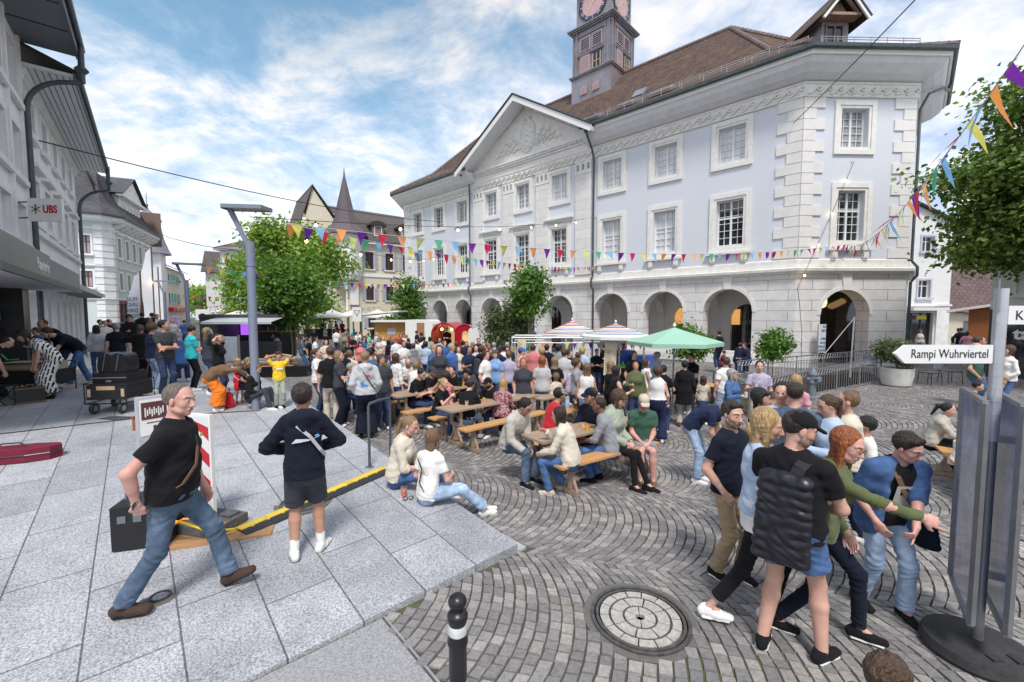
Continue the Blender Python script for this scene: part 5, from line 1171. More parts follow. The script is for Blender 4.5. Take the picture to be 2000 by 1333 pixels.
# ================================================================ poster stand
p=at(303,900);ps=empty('poster_stand',(p.x,p.y,p.z),R(62),'narrow poster column with a concert bill behind the walking man','poster stand')
m=MB();m.box(-.20,.20,-.045,.045,0,1.0);m.build('panel',[pm('grey board',(.45,.45,.48),.5)],ps)
m=MB();m.box(-.18,.18,-.051,-.046,.42,.96);m.cur=1;m.box(-.16,.16,-.055,-.052,.66,.92);m.cur=2
for i in range(9): m.box(-.12+i*.028,-.105+i*.028,-.058,-.0555,.70+(i % 3)*.02,.84-(i % 2)*.03)
m.cur=1;m.box(-.02,.02,-.055,-.052,.46,.56);m.box(-.1,.12,-.055,-.052,.60,.615);m.build('poster',[M_white,flat('poster brown',(.10,.03,.03)),M_white],ps)
p=at(283,838);wb2=empty('wooden_crate',(p.x,p.y,p.z),R(10),'small brown wooden box beside the poster column','box');m=MB();m.box(-.14,.12,-.1,.1,0,.02);m.box(-.14,-.12,-.1,.1,.02,.26);m.box(.10,.12,-.1,.1,.02,.26);m.box(-.12,.10,.08,.1,.02,.26);m.box(-.12,.1,-.1,-.08,.02,.2);m.build('crate',[MATS['orange brown boards']],wb2)
# ================================================================ instrument trolley
p=at(217,806);tr=empty('folding_trolley',(p.x,p.y+.25,p.z),R(8),'black folding trolley cart loaded with instrument cases on the slabs','trolley')
m=MB();m.box(-.36,.36,-.40,.42,.30,.60);m.build('fabric_tub',[M_blackf],tr)
m=MB()
for x in (-.38,.38):
 m.tube([(x,-.42,.22),(x,-.42,.64),(x,.44,.64),(x,.44,.22),(x,-.42,.22)],.013,6)
for y in (-.42,.44): m.tube([(-.38,y,.22),(.38,y,.22)],.013,6);m.tube([(-.38,y,.63),(.38,y,.63)],.012,6)
m.tube([(-.2,.46,.6),(-.2,.62,1.05),(.2,.62,1.05),(.2,.46,.6)],.014,6);m.build('frame',[M_blackp],tr,smooth=True)
for x,y in ((-.26,-.36),(.26,-.36),(-.36,.36),(.38,.36)):
 m=MB();m.lathe([(.02,-.03),(.105,-.03),(.115,-.015),(.115,.015),(.105,.03),(.02,.03)],(x,y,.115),20,'x');w_=m.build('wheel',[M_rubber],tr,smooth=True);m=MB();m.lathe([(.01,-.036),(.06,-.036),(.06,.036),(.01,.036)],(x,y,.115),12,'x');m.build('hub',[M_steel],w_);
m=MB();m.box(-.17,.17,-.408,-.401,.50,.58);m.box(-.34,-.28,-.408,-.401,.36,.52);m.box(.28,.34,-.408,-.401,.36,.52);m.build('cardboard_label',[pm('tan label',(.55,.40,.25),.7)],tr)
bx_=empty('equipment_case',(p.x,p.y+.25,p.z+.60),R(8),'flat black equipment case lying in the trolley under the round cases','case');m=MB();m.box(-.31,.31,-.30,.32,0,.24);m.build('shell',[M_blackp],bx_);m=MB();m.box(-.33,.33,-.315,-.301,.13,.15);m.box(-.05,.05,-.32,-.31,.05,.09);m.build('trim',[M_steel],bx_)
for k,(x,lb_) in enumerate(((-.13,'left of the two rounded black instrument cases standing on the trolley'),(.15,'right of the two rounded black instrument cases standing on the trolley'))):
 c=empty('instrument_case',(p.x+x,p.y+.2,p.z+.845),R(8),lb_,'instrument case','round instrument cases')
 m=MB();m.prism([(-.13,0),(.13,0),(.15,.12),(.14,.24)]+[(.13*math.cos(a),.30+.10*math.sin(a)) for a in np.linspace(.3,PI-.3,8)]+[(-.14,.24),(-.15,.12)],-.16,.22,'y');m.build('shell',[M_blackp],c)
 m=MB();m.bar((-.05,-.165,.02),(.02,-.165,.39),.025,.008);m.build('silver_edge',[M_steel],c)
# ================================================================ left busker corner
p=at(48,790)
def suitcase(px,py,w,d_,h,rz,mat,trim,label):
 p=at(px,py);o=empty('suitcase',(p.x,p.y,p.z),rz,label,'suitcase');m=MB();m.box(-w/2,w/2,-d_/2,d_/2,.01,h);m.build('shell',[mat],o)
 m=MB();
 for z in (.02,h-.03): m.box(-w/2-.004,w/2+.004,-d_/2-.004,d_/2+.004,z,z+.015)
 m.tube([(-.06,0,h),(-.05,0,h+.05),(.05,0,h+.05),(.06,0,h)],.01,6);m.build('trim',[trim],o);return o
suitcase(60,787,.46,.2,.36,R(55),pm('black leatherette',(.03,.028,.028),.5,var=.3,scale=15),pm('tan leather edge',(.35,.17,.08),.6),'black suitcase with tan leather edges standing on the slabs')
suitcase(80,778,.40,.30,.36,R(10),MATS['black leatherette'],M_blackp,'plain black case standing behind the tan edged suitcase')
p=at(22,905);rc=empty('padded_case',(p.x-.1,p.y+.1,p.z),R(20),'dark red padded instrument case lying at the left edge','instrument case')
m=MB();prof=[(-.9,-.1),(-.2,-.20),(.25,-.20),(.50,-.12),(.58,.02),(.5,.14),(.2,.20),(-.2,.17),(-.9,.08)];m.prism(prof,.01,.20,'z');m.build('shell',[pm('dark red padding',(.16,.008,.03),.8,var=.2,scale=20,bump=.2)],rc)
m=MB();m.tube([(x,y,.11) for x,y in prof+[prof[0]]],.012,5);m.tube([(-.2,0,.2),(-.1,0,.27),(.1,0,.27),(.2,0,.2)],.012,5);m.build('zip',[M_blackp],rc)
p=at(45,775);eq=empty('gear_cart',(p.x,p.y+.35,p.z),R(12),'black cart piled with cloth covered music gear and a green cable at the left','cart')
m=MB();m.box(-.65,.55,-.3,.35,.28,.62);m.build('tub',[M_blackf],eq)
m=MB();[m.tube([(x,y,0.05),(x,y,.80)],.014,6) for x in (-.66,.56) for y in (-.32,.36)];m.tube([(-.66,-.32,.8),(.56,-.32,.8)],.014,6);m.tube([(-.66,.36,.8),(.56,.36,.8)],.014,6);m.tube([(.5,-.3,.6),(.5,-.3,1.5)],.016,6);m.build('frame',[M_blackp],eq,smooth=True)
m=MB();m.box(-.5,.5,-.32,-.2,.66,.72);m.box(-.6,.45,-.25,.3,.62,.82);m.build('beige_cover',[pm('beige board',(.45,.36,.28),.8)],eq)
m=MB();m.tube([(-.75,-.4,.75),(-.7,-.42,.95),(-.45,-.4,1.1),(-.3,-.38,.9),(-.1,-.36,.92)],.018,6);m.build('green_cable',[flat('bright green cable',(.03,.6,.12),.4)],eq,smooth=True)
for x in (-.5,.4): m=MB();m.lathe([(.02,-.02),(.12,-.02),(.12,.02),(.02,.02)],(x,-.33,.12),16,'y');m.build('wheel',[M_rubber],eq)
p=at(150,800);gb=empty('guitar_bag',(p.x-.05,p.y+.75,p.z+.02),0,'long black instrument bag slanting down beside the bending man in jeans','instrument bag')
m=MB();m.tube([(.30,0,.08),(.28,0,.12),(.05,0,.55),(-.12,.05,1.02),(-.16,.05,1.1)],[.10,.12,.10,.05,.02],8);m.build('bag',[M_blackf],gb,smooth=True)
p=at(20,792);fs=empty('folding_stool',(p.x-.2,p.y-.0,p.z),R(15),'black folding stool frame at the far left edge of the slabs','stool');m=MB();m.tube([(-.2,-.15,0),(.2,-.15,.42)],.012,5);m.tube([(.2,-.15,0),(-.2,-.15,.42)],.012,5);m.tube([(-.2,.15,0),(.2,.15,.42)],.012,5);m.tube([(.2,.15,0),(-.2,.15,.42)],.012,5);m.box(-.22,.22,-.16,.16,.42,.44);m.build('frame',[M_blackp],fs)
# ================================================================ signpost
sp_=empty('signpost',(3.43,3.02,gz(3.43,3.02)),0,'galvanised signpost with an arrow sign, framed poster panels and black rubber foot','signpost')
m=MB();m.tube([(0,0,.02),(0,0,1.62)],.031,16);m.cur=1;m.tube([(0,0,1.60),(0,0,2.68)],.036,16)
for k in range(11): m.tube([(0,0,1.70+k*.092),(0,0,1.703+k*.092)],.038,16)
m.build('post',[M_steel,pm('taped post',(.56,.58,.62),.3,metal=.5,var=.08)],sp_,smooth=True)
m=MB();m.lathe([(.30,0),(.32,.03),(.30,.09),(.12,.11),(.10,.12)],n=32);m.box(-.1,-.03,-.2,-.14,.095,.115);m.box(.05,.12,-.22,-.14,.095,.115);m.build('rubber_foot',[M_rubber],sp_,smooth=True)
as_=MB();as_.prism([(-.735,2.225),(-.66,2.285),(-.045,2.285),(-.045,2.155),(-.66,2.155)],-.012,.012);s1=as_.build('arrow_sign',[pm('white sign sheet',(.80,.80,.80),.3,var=.02)],sp_)
M_txt=flat('black lettering',(.02,.02,.022),.5)
text_obj('sign_lettering','Rampi Wuhrviertel',.088,M_txt,s1,(-.625,-.0135,2.195),(PI/2,0,0),.001,sx=.80)
k_=MB();k_.prism([(.045,2.43),(.045,2.56),(.66,2.56),(.735,2.495),(.66,2.43)],-.012,.012);s2=k_.build('arrow_sign',[MATS['white sign sheet']],sp_);text_obj('sign_lettering','Kreu',.095,M_txt,s2,(.09,-.0135,2.462),(PI/2,0,0),.001)
m=MB();m.prism([(-.03,2.50),(-.03,2.78),(.0,2.82),(.0,2.50)],-.3,.3,'x');
o=MB();o.bar((-.20,-.16,2.62),(.06,.07,2.62),.008,.22);o.build('side_sign',[M_steel],sp_)
for sx,nm in ((-1,0),(1,1)):
 d=Vector((.47,.60,0)).normalized();nrm=Vector((-d.y,d.x,0))*(-sx)*-1;c=Vector((0,0,0)) + Vector((d.y,-d.x,0))*(.085*sx)
 pa=c-d*.26;pb2=c+d*.46;z0,z1=.34,1.90
 f=MB()
 for A_,B_ in (((pa.x,pa.y,z0),(pb2.x,pb2.y,z0)),((pa.x,pa.y,z1),(pb2.x,pb2.y,z1)),((pa.x,pa.y,z0),(pa.x,pa.y,z1)),((pb2.x,pb2.y,z0),(pb2.x,pb2.y,z1))): f.bar(A_,B_,.034,.034)
 po_=f.build('panel_frame',[M_steel],sp_)
 g=MB();nn=Vector((d.y,-d.x,0))*.006;q0=[pa+nn,pb2+nn,pb2-nn,pa-nn];g.add([(p.x,p.y,z0) for p in q0]+[(p.x,p.y,z1) for p in q0],[(0,1,5,4),(1,2,6,5),(2,3,7,6),(3,0,4,7)])
 g.build('poster',[pm('blue grey poster behind glass',(.20,.26,.42),.12,var=.6,scale=5,spec=1,detail=8)],po_)
 for z in (.62,1.62): cl_=MB();cl_.bar((0,0,z),(c.x,c.y,z),.03,.05);cl_.build('clamp',[M_steel],sp_)
# ================================================================ bunting,string lights,cables
FC=[(.85,.80,.16),(.30,.58,.85),(.95,.38,.10),(.22,.03,.42),(.75,.03,.08),(.95,.45,.22),(.80,.85,.30),(.08,.50,.28),(.25,.55,.85),(.20,.02,.40),(.70,.01,.12)]
FM=[]
for i,c in enumerate(FC):
 m=pm('pennant fabric %d' % i,c,.7,var=.05,scale=6);nt=m.node_tree;P=nt.nodes['Principled BSDF'];tr_=nt.nodes.new('ShaderNodeBsdfTranslucent');tr_.inputs[0].default_value=c+(1,);ms=nt.nodes.new('ShaderNodeMixShader');ms.inputs[0].default_value=.4
 nt.links.new(P.outputs[0],ms.inputs[1]);nt.links.new(tr_.outputs[0],ms.inputs[2]);nt.links.new(ms.outputs[0],nt.nodes['Material Output'].inputs[0]);FM.append(m)
M_cord=flat('pale cord',(.5,.5,.48));M_wire=flat('black wire',(.02,.02,.022))
def sagline(a,b,sag,n=24):
 a=Vector(a);b=Vector(b);return [a.lerp(b,i/n)-Vector((0,0,sag*4*(i/n)*(1-i/n))) for i in range(n+1)]
def bunting(a,b,sag,step,fh,label,start=0,wild=.25,fw_=.78):
 L_=(Vector(a)-Vector(b)).length;n=min(98,int(L_/step));pts=sagline(a,b,sag,max(24,n))
 o=empty('bunting',a,0,label,'bunting','pennant garlands over the square');A=Vector(a)
 m=MB();m.tube([p-A for p in pts],.006,4,False);m.build('cord',[M_cord],o)
 d=(Vector(b)-A).normalized();side=d.cross(Vector((0,0,1))).normalized();rg=random.Random(start*7+3)
 for k in range(n):
  t=(k+.5)/n*(len(pts)-1);i=int(t);p=pts[i].lerp(pts[min(i+1,len(pts)-1)],t-i)-A;tn=(pts[min(i+1,len(pts)-1)]-pts[i]).normalized()
  sw_=rg.gauss(0,wild);dn=(Vector((0,0,-1))+side*sw_+tn*rg.gauss(0,wild*.4)).normalized();w=fh*fw_;s_=side*rg.gauss(0,.05)
  m=MB();a0,a1,tip=p-tn*w/2,p+tn*w/2,p+dn*fh+s_;mid0,mid1=a0.lerp(tip,.5)+side*rg.gauss(0,.02),a1.lerp(tip,.5)+side*rg.gauss(0,.02)
  m.add([a0,a1,mid1,mid0,tip],[(0,1,2,3),(3,2,4)]);m.build('pennant',[FM[(start+k) % len(FM)]],o)
 return o
PO=at(500,799);lt=(PO.x+.45,PO.y,PO.z+4.36)
def tp(x,z,y=-.12):            # point on the town hall front
 c,s_=math.cos(TROT),math.sin(TROT);return Vector((TA.x+x*c-y*s_,TA.y+x*s_+y*c,z))
wc=atd(1655,478,19.9)
bunting(atd(556,436,9.6),wc,.55,.46,.30,'long garland of pennants from the near lamp post to the town hall corner window',0)
bunting(wc,atd(2020,60,4.3),.7,.40,.50,'garland of wind blown pennants rising from the corner window before the linden tree',3,wild=.45,fw_=.5)
bunting(atd(552,436,9.7),tp(-10.9,5.5),.35,.42,.33,'garland of pennants from the near lamp post to the right drainpipe of the pediment',2)
bunting(atd(396,521,19.5),tp(-22.6,5.2),.5,.50,.34,'garland of coloured pennants from the middle lamp post to the left drainpipe',5)
bunting(atd(455,548,24),tp(-30.5,5.6),.4,.55,.30,'low garland of small pennants behind the maple, reaching the town hall far end',7)
bunting(atd(352,575,30),atd(640,560,44),.6,.6,.34,'garland of pennants over the street between the third lamp post and the hotel',1)
bunting(atd(345,590,40),atd(470,585,50),.6,.5,.34,'highest of the far garlands of pennants over the street',4)
bunting(atd(345,600,45),atd(470,596,58),.8,.5,.34,'lowest of the far garlands of pennants over the street',6)
def wire(pts,r,label,name='overhead_cable'):
 m=MB();m.tube(pts,r,5,False);return tag(m.build(name,[M_wire],None,smooth=True),label,'cable')
wire(sagline(atd(76,275,14.6),tp(-26.5,10.6),.5),.022,'thick black overhead cable from the bank building to the left end of the town hall')
wire(sagline(tp(-.35,11.2),(7.2,3.0,9.5),.15),.016,'black cable running from the corner quoins up out of the picture')
wire(sagline(atd(285,447,31),atd(457,488,26),.25),.022,'black overhead cable from the mint building toward the light green trees')
def lights(a,b,sag,n,label,first=.5):
 pts=sagline(a,b,sag,n*2);A=Vector(a);o=empty('string_lights',a,0,label,'string lights','light strings over the square')
 m=MB();m.tube([p-A for p in pts],.009,4,False);m.build('cable',[M_wire],o)
 for k in range(n):
  p=pts[2*k+1]-A;s_=MB();s_.tube([p,p-Vector((0,0,.07))],.02,6);so_=s_.build('socket',[M_wire],o)
  g=MB();g.lathe([(.004,.05),(.03,.03),(.042,0),(.03,-.035),(.004,-.05)],(p.x,p.y,p.z-.12),8);g.build('bulb',[pm('warm bulb',(1,.8,.5),emit=(1,.72,.38),estr=7)],so_,smooth=True)
lights(atd(500,424,9.7),tp(-11.6,8.6),.35,7,'string of warm bulbs from the near lamp post to the pediment pilaster')
lights(tp(-11.6,8.6),atd(1668,316,20.0),.45,5,'string of warm bulbs along the right wing up to the corner window')
lights(atd(1668,316,20.0),atd(1558,562,19.6),.1,4,'string of warm bulbs dropping from the corner window to the arcade corner')
lights(atd(505,434,9.7),tp(-27,7.6),.5,6,'string of warm bulbs from the near lamp post to the left wing')
wire([atd(1558,563,19.4),atd(1562,600,19.4),atd(1566,650,19.3),atd(1564,730,18.6)],.012,'thin black cable hanging down the corner of the arcade','hanging_cable')
# ================================================================ banners and flag poles
def banner(base,h,w,L_,label,rz=0,txt=None,flip=True):
 o=empty('banner_flag',base,rz,label,'banner',None);m=MB();m.tube([(0,0,-.3),(0,0,h)],.045,8);m.build('pole',[pm('brown pole',(.14,.09,.07),.6)],o,smooth=True)
 m=MB();n=10;V=[]
 for i in range(n+1):
  z=h-.1-L_*i/n;V += [(-.06,.06*math.sin(i*.8),z),(-.06-w*(.55+.45*min(1,i/3)),.10*math.sin(i*.8+1),z-.25)]
 m.add(V,[(2*i,2*i+1,2*i+3,2*i+2) for i in range(n)]);b_=m.build('banner',[pm('white banner cloth',(.68,.69,.72),.7,var=.05)],o,smooth=True)
 if txt:
  for i,t in enumerate(txt):
   text_obj('banner_lettering',t,.42*w/.9,flat('navy lettering',(.02,.025,.06)),b_,(-.12 if flip else -.06-w,-.14,h-.1-L_*.42-i*.42*w/.9),(PI/2,0,PI if flip else 0),.002,sx=.9*(1 if not flip else 1))
 return o
p=wp(277,27);banner((p[0],p[1],.6),4.6,.75,4.2,'leftmost tall white festival banner in front of the mint building',0,['MUSI','UND','DANCE','FOOD','DRINK'][:5])
p=wp(301,29);banner((p[0],p[1],.6),6.4,.6,4.6,'tallest white festival banner on a brown pole, right of the mint building shop',R(10))
p=wp(312,32);banner((p[0],p[1],.6),5.4,.6,4.0,'rightmost narrow festival banner on a pole beside the third lamp post',R(14))
bn=empty('roll_banner',(*tp(.0,0)[:2],0),R(1.8),'upright blue and white street music banner left of the corner arch','banner')
m=MB();m.box(.93,1.26,-.35,-.33,.75,2.05);m.build('banner',[pm('pale banner',(.66,.68,.72),.6)],bn)
for i,t in enumerate(('ST','FES','','MU','STRE','DAN','FOO')):
 if t: text_obj('banner_lettering',t,.15 if len(t) < 4 else .11,flat('blue lettering',(.02,.06,.20)),bn,(1.24,-.355,1.88-i*.18),(PI/2,0,PI),.002,bold=.004)
m=MB();m.tube([(0.92,-.3,.1),(.92,-.3,2.06)],.015,6);m.tube([(1.27,-.3,.1),(1.27,-.3,2.06)],.015,6);m.build('stand',[M_steel],bn)
p=atd(1662,700,17.6);fp=empty('flag_pole',(p.x,p.y,-.1),0,'slim pale flag pole with a slanting strut in front of the corner arch','pole');m=MB();m.tube([(0,0,0),(.06,0,2.5)],.03,8);m.tube([(.02,0,2.4),(-1.0,.1,1.0)],.016,6);m.build('pole',[pm('pale pole',(.62,.63,.66),.5)],fp,smooth=True)
p=at(1590,780);hy=empty('hydrant',(p.x,p.y+.1,p.z),R(10),'grey iron fire hydrant in front of the nearer lattice railing','hydrant')
m=MB();m.lathe([(.15,0),(.15,.05),(.11,.08),(.10,.45),(.13,.47),(.13,.52),(.10,.54),(.105,.70),(.13,.72),(.12,.80),(.06,.88),(.04,.94),(.005,.95)],n=20);m.build('body',[pm('grey hydrant paint',(.16,.18,.21),.5,var=.15)],hy,smooth=True)
for a in (0,PI,-PI/2):
 m=MB();c,s_=math.cos(a),math.sin(a);m.tube([(.08*c,.08*s_,.60),(.20*c,.20*s_,.60),(.24*c,.24*s_,.60)],[.05,.05,.065],10);m.build('outlet',[MATS['grey hydrant paint']],hy,smooth=True)
def chair(px,py,rz,label):
 p=at(px,py);o=empty('terrace_chair',(p.x,p.y,p.z),rz,label,'chair','metal terrace chairs near the white pot')
 m=MB();m.box(-.23,.23,-.22,.22,.43,.455);m.build('seat',[M_blackp],o)
 for x in (-.21,.21):
  for y in (-.2,.2): m=MB();m.tube([(x,y,.43),(x*1.15,y*1.15,0)],.012,6);m.build('leg',[M_blackp],o)
 m=MB();m.box(-.22,.22,.21,.225,.6,.85);m.tube([(-.21,.22,.44),(-.22,.25,.86)],.012,6);m.tube([(.21,.22,.44),(.22,.25,.86)],.012,6);m.build('backrest',[pm('grey mesh',(.20,.22,.26),.6)],o)
chair(1815,752,R(190),'black terrace chair right of the white pot, below the arrow sign')
chair(1695,735,R(150),'grey backed terrace chair behind the railing left of the white pot')
chair(1855,748,R(80),'terrace chair nearest the bald man')
# ================================================================ parasols,stalls,tables
def parasol(base,h,r,dr,mat,label,n=8,pole=.025,sq=False,top=None,rz=0,rings=None):
 o=empty('parasol',base,rz,label,'parasol');m=MB();m.tube([(0,0,0),(0,0,h+dr+.05)],pole,8);m.build('pole',[M_steel if pole < .04 else M_white],o,smooth=True)
 m=MB();K=6;V=[]
 for j in range(K+1):
  t=j/K
  for k in range(n):
   a=2*PI*(k+.5)/n;rr=r*t;z=h+dr*(1-t)**1.15+ (.0 if j < K else -.02)
   V.append((rr*math.cos(a),rr*math.sin(a),z))
 Fc=[(j*n+k,j*n+(k+1) % n,(j+1)*n+(k+1) % n,(j+1)*n+k) for j in range(1,K) for k in range(n)]+[(0,n+(k+1) % n,n+k) for k in range(n)]
 b=len(V);V += [(v[0],v[1],v[2]-.10) for v in V[-n:]];Fc += [(K*n+k,K*n+(k+1) % n,b+(k+1) % n,b+k) for k in range(n)]
 m.add(V,Fc);m.build('canopy',mat if isinstance(mat,list) else [mat],o)
 if rings:
  for i,(t0,t1,mt) in enumerate(rings):
   m=MB();V=[]
   for t in (t0,t1):
    for k in range(n): a=2*PI*(k+.5)/n;V.append((r*t*math.cos(a),r*t*math.sin(a),h+dr*(1-t)**1.15+.008))
   m.add(V,[(k,(k+1) % n,n+(k+1) % n,n+k) for k in range(n)]);m.build('stripe',[mt],o)
 m=MB()
 for k in range(n): a=2*PI*(k+.5)/n;m.tube([(0,0,h-.05*dr),(r*.55*math.cos(a),r*.55*math.sin(a),h+dr*.40)],.008,4)
 m.build('ribs',[M_wood2],o)
 m=MB();m.lathe([(.03,0),(.05,.04),(.01,.10)],(0,0,h+dr+.02),8);m.build('finial',[M_white],o);return o
M_gpar=pm('mint green canvas',(.30,.52,.40),.8,var=.04,scale=2)
p=at(1313,812);parasol((p.x,p.y,p.z),2.10,1.28,.38,M_gpar,'mint green parasol over the drinks stall',6,.022,rz=R(15))
sred,sblu,syel,sgrn=flat('parasol stripe red',(.55,.06,.10)),flat('parasol stripe blue',(.15,.30,.50)),flat('parasol stripe yellow',(.65,.5,.15)),flat('parasol stripe green',(.15,.4,.25))
rg_=[(.10,.16,sred),(.20,.24,sblu),(.28,.36,sred),(.42,.45,syel),(.50,.54,sblu),(.60,.66,sred),(.72,.75,sgrn),(.80,.85,sblu),(.90,.96,sred)]
p=wp(1118,17);parasol((p[0],p[1],-.3),2.05,1.22,.50,M_whitec,'left striped parasol with red and white rings over the food stall',10,.03,rings=rg_)
p=wp(1203,15.2);parasol((p[0],p[1],-.3),2.07,1.25,.42,M_whitec,'right striped parasol with red and white rings over the food stall',10,.03,rings=rg_[::-1][1:]+rg_[:2])
for px,Y,lb_ in ((648,40,'white parasol over the hotel terrace, left of the yield sign'),(690,41,'second white parasol, directly behind the yield sign'),(738,39,'third white parasol, above the orange hut'),(782,38,'white parasol nearest the far end of the arcade'),(470,42,'white parasol left of the plane tree')):
 p=wp(px,Y);parasol((p[0],p[1],.1),2.2,2.3,.65,M_whitec,lb_,4,.045,rz=R(10))
p=wp(722,33);o=empty('stall_roof',(p[0],p[1],-.2),0,'flat white canopy on posts right of the yield sign','canopy');m=MB();m.prism([(-1.9,2.5),(2.2,2.9),(2.2,3.0),(-1.9,2.6)],0,3.0);m.build('roof',[M_whitec],o);m=MB();[m.tube([(x,y,0),(x,y,2.6)],.05,6) for x in (-1.7,2.0) for y in (.2,2.7)];m.build('posts',[M_gutter],o)
p=wp(745,31);o=empty('orange_hut',(p[0],p[1],-.25),0,'orange painted snack hut beside the white canopy','hut');m=MB();m.box(-.55,2.2,0,2,0,2.2);m.build('wall',[pm('ochre orange panel',(.50,.27,.08),.6,var=.15)],o);m=MB();m.box(-.65,2.3,-.5,2.1,2.2,2.32);m.build('roof',[M_white],o);m=MB();m.box(.4,1.0,-.03,-.003,1.3,1.75);m.build('poster',[flat('hut poster',(.5,.45,.55))],o)
p=wp(815,30);o=empty('food_truck',(p[0],p[1],-.28),R(-8),'white food truck with a round cornered roof and tan door by the arcade','food truck');m=MB();m.prism([(-.9,.5),(1.1,.5),(1.1,2.1),(1.0,2.3),(.8,2.4),(-.9,2.4)],0,2.0);m.build('body',[M_white],o);m=MB();m.box(-.05,.5,-.03,-.003,.6,2.2);m.build('hatch',[pm('tan hatch',(.35,.18,.08),.6)],o)
for x in (-1,1): m=MB();m.lathe([(.05,-.1),(.32,-.1),(.32,.1),(.05,.1)],(x,.1,.32),16,'y');m.build('wheel',[M_rubber],o)
p=wp(884,23.5);tr_=empty('red_trailer',(p[0],p[1],-.3),R(-14),'red round topped food trailer with an arched open hatch and warm lamps inside','food trailer')
def archp(w,h,x0=0,n=14): r=w/2;return [(x0-r,.45),(x0+r,.45)]+[(x0+r*math.cos(PI*i/n),h-r*.85+r*.85*math.sin(PI*i/n)) for i in range(n+1)]
M_red=pm('glossy red paint',(.42,.008,.02),.25,var=.06,spec=.7)
m=MB();o_=archp(1.5,2.35,-.55);i_=archp(1.34,2.26,-.55)
k=len(o_);m.add([(x,0,z) for x,z in o_]+[(x,1.9,z) for x,z in o_]+[(x,0,z) for x,z in i_]+[(x,1.9,z) for x,z in i_],[(a,(a+1) % k,k+(a+1) % k,k+a) for a in range(k)]+[(2*k+a,2*k+(a+1) % k,3*k+(a+1) % k,3*k+a) for a in range(k)]+[(a,(a+1) % k,2*k+(a+1) % k,2*k+a) for a in range(k)]);m.build('shell',[M_red],tr_,smooth=True)
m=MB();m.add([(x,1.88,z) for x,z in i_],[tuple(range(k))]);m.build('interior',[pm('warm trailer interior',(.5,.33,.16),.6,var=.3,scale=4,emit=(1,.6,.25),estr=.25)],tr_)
m=MB();m.panel(archp(1.15,2.25,.72),[[(x,z+.55) for x,z in archp(.42,1.35,.72)]],-.02,.12);m.build('door',[M_red],tr_)
m=MB();k2=archp(1.15,2.25,.72);m.tube([(x,-.03,z) for x,z in k2[1:]+[k2[0]]],.035,6);m.build('door_rim',[M_red],tr_)
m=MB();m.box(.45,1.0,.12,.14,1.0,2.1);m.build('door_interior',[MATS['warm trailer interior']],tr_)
m=MB();m.box(-1.25,.15,-.35,.2,.96,1.02);m.build('counter',[M_blackp],tr_);m=MB();m.lathe([(.16,0),(.16,.012)],(.45,-.04,.72),16,'y');m.build('badge',[M_white],tr_)
for x in (-.9,-.3): m=MB();m.lathe([(.01,.08),(.06,.03),(.06,-.03),(.01,-.07)],(x,.6,1.95),8);m.build('lamp',[pm('warm bulb',(1,.8,.5))],tr_)
for x in (-.9,.5): m=MB();m.lathe([(.04,-.08),(.27,-.08),(.27,.08),(.04,.08)],(x,.15,.27),16,'y');m.build('wheel',[M_rubber],tr_)
p=wp(925,23);bd_=empty('white_menu_board',(p[0],p[1],-.3),R(-10),'white round cornered board hung with a dark coat right of the red trailer','board');m=MB();m.prism([(-.3,.4),(.3,.4),(.3,1.95),(.18,2.08),(-.18,2.08),(-.3,1.95)],0,.04);m.build('board',[M_white],bd_)
a=wp(1000,15.2);stl=empty('frame_stall',(a[0],a[1],-.3),R(-4),'long metal frame food stall hung with small pennants beneath the striped parasols','stall')
m=MB();W_=3.75
for x in (0,1.9,W_,4.6):
 for y in (0,1.6): m.tube([(x,y,0),(x,y,1.98)],.028,8)
for y in (0,1.6): m.tube([(0,y,1.98),(4.6,y,1.98)],.03,8);m.tube([(0,y,1.80),(4.6,y,1.80)],.02,8)
for x in (0,1.9,W_,4.6): m.tube([(x,0,1.98),(x,1.6,1.98)],.028,8)
m.build('frame',[pm('white metal tube',(.60,.62,.64),.35,metal=.4)],stl,smooth=True)
for x in (0,W_,4.6):
 m=MB()
 for k,c in enumerate((0,1,0)): m.cur=c;m.tube([(x,-.001,1.35+k*.1),(x,-.001,1.42+k*.1)],.034,8)
 m.build('coloured_tape',[flat('orange tape',(.8,.25,.02)),flat('yellow tape',(.8,.65,.02))],stl)
rg=random.Random(4)
for k in range(16):
 x=.25+k*.28;m=MB();m.add([(x-.08,-.04,1.79),(x+.08,-.04,1.79),(x+rg.gauss(0,.015),-.05,1.57)],[(0,1,2)]);m.build('pennant',[FM[(k*3+4) % 11]],stl)
ct=empty('drinks_counter',(a[0]+2.35,a[1]+.12,-.3),R(-4),'stall counter with lime green top and black skirt under the metal frame','counter');m=MB();m.box(-.1,2.5,0,.75,.90,.95);m.build('top',[flat('lime green top',(.30,.62,.05),.5)],ct);m=MB();m.box(-.08,2.48,.02,.73,0,.90);m.build('skirt',[pm('black cloth skirt',(.02,.02,.022),.85,var=.3,scale=4,bump=.5,bscale=5)],ct)
for k in range(14):
 m=MB();m.tube([(0,0,0),(0,0,.10)],[.028,.034],10);x=random.uniform(.1,2.4);o=m.build('cup',[random.choice([pm('clear cup',(.6,.62,.62),.15,spec=.9),pm('green bottle',(.03,.2,.06),.2),M_white])],None,loc=(a[0]+2.35+x,a[1]+.12+random.uniform(.05,.5),.655));tag(o,'cup or bottle standing on the lime green stall counter','cup','cups on the lime green counter')
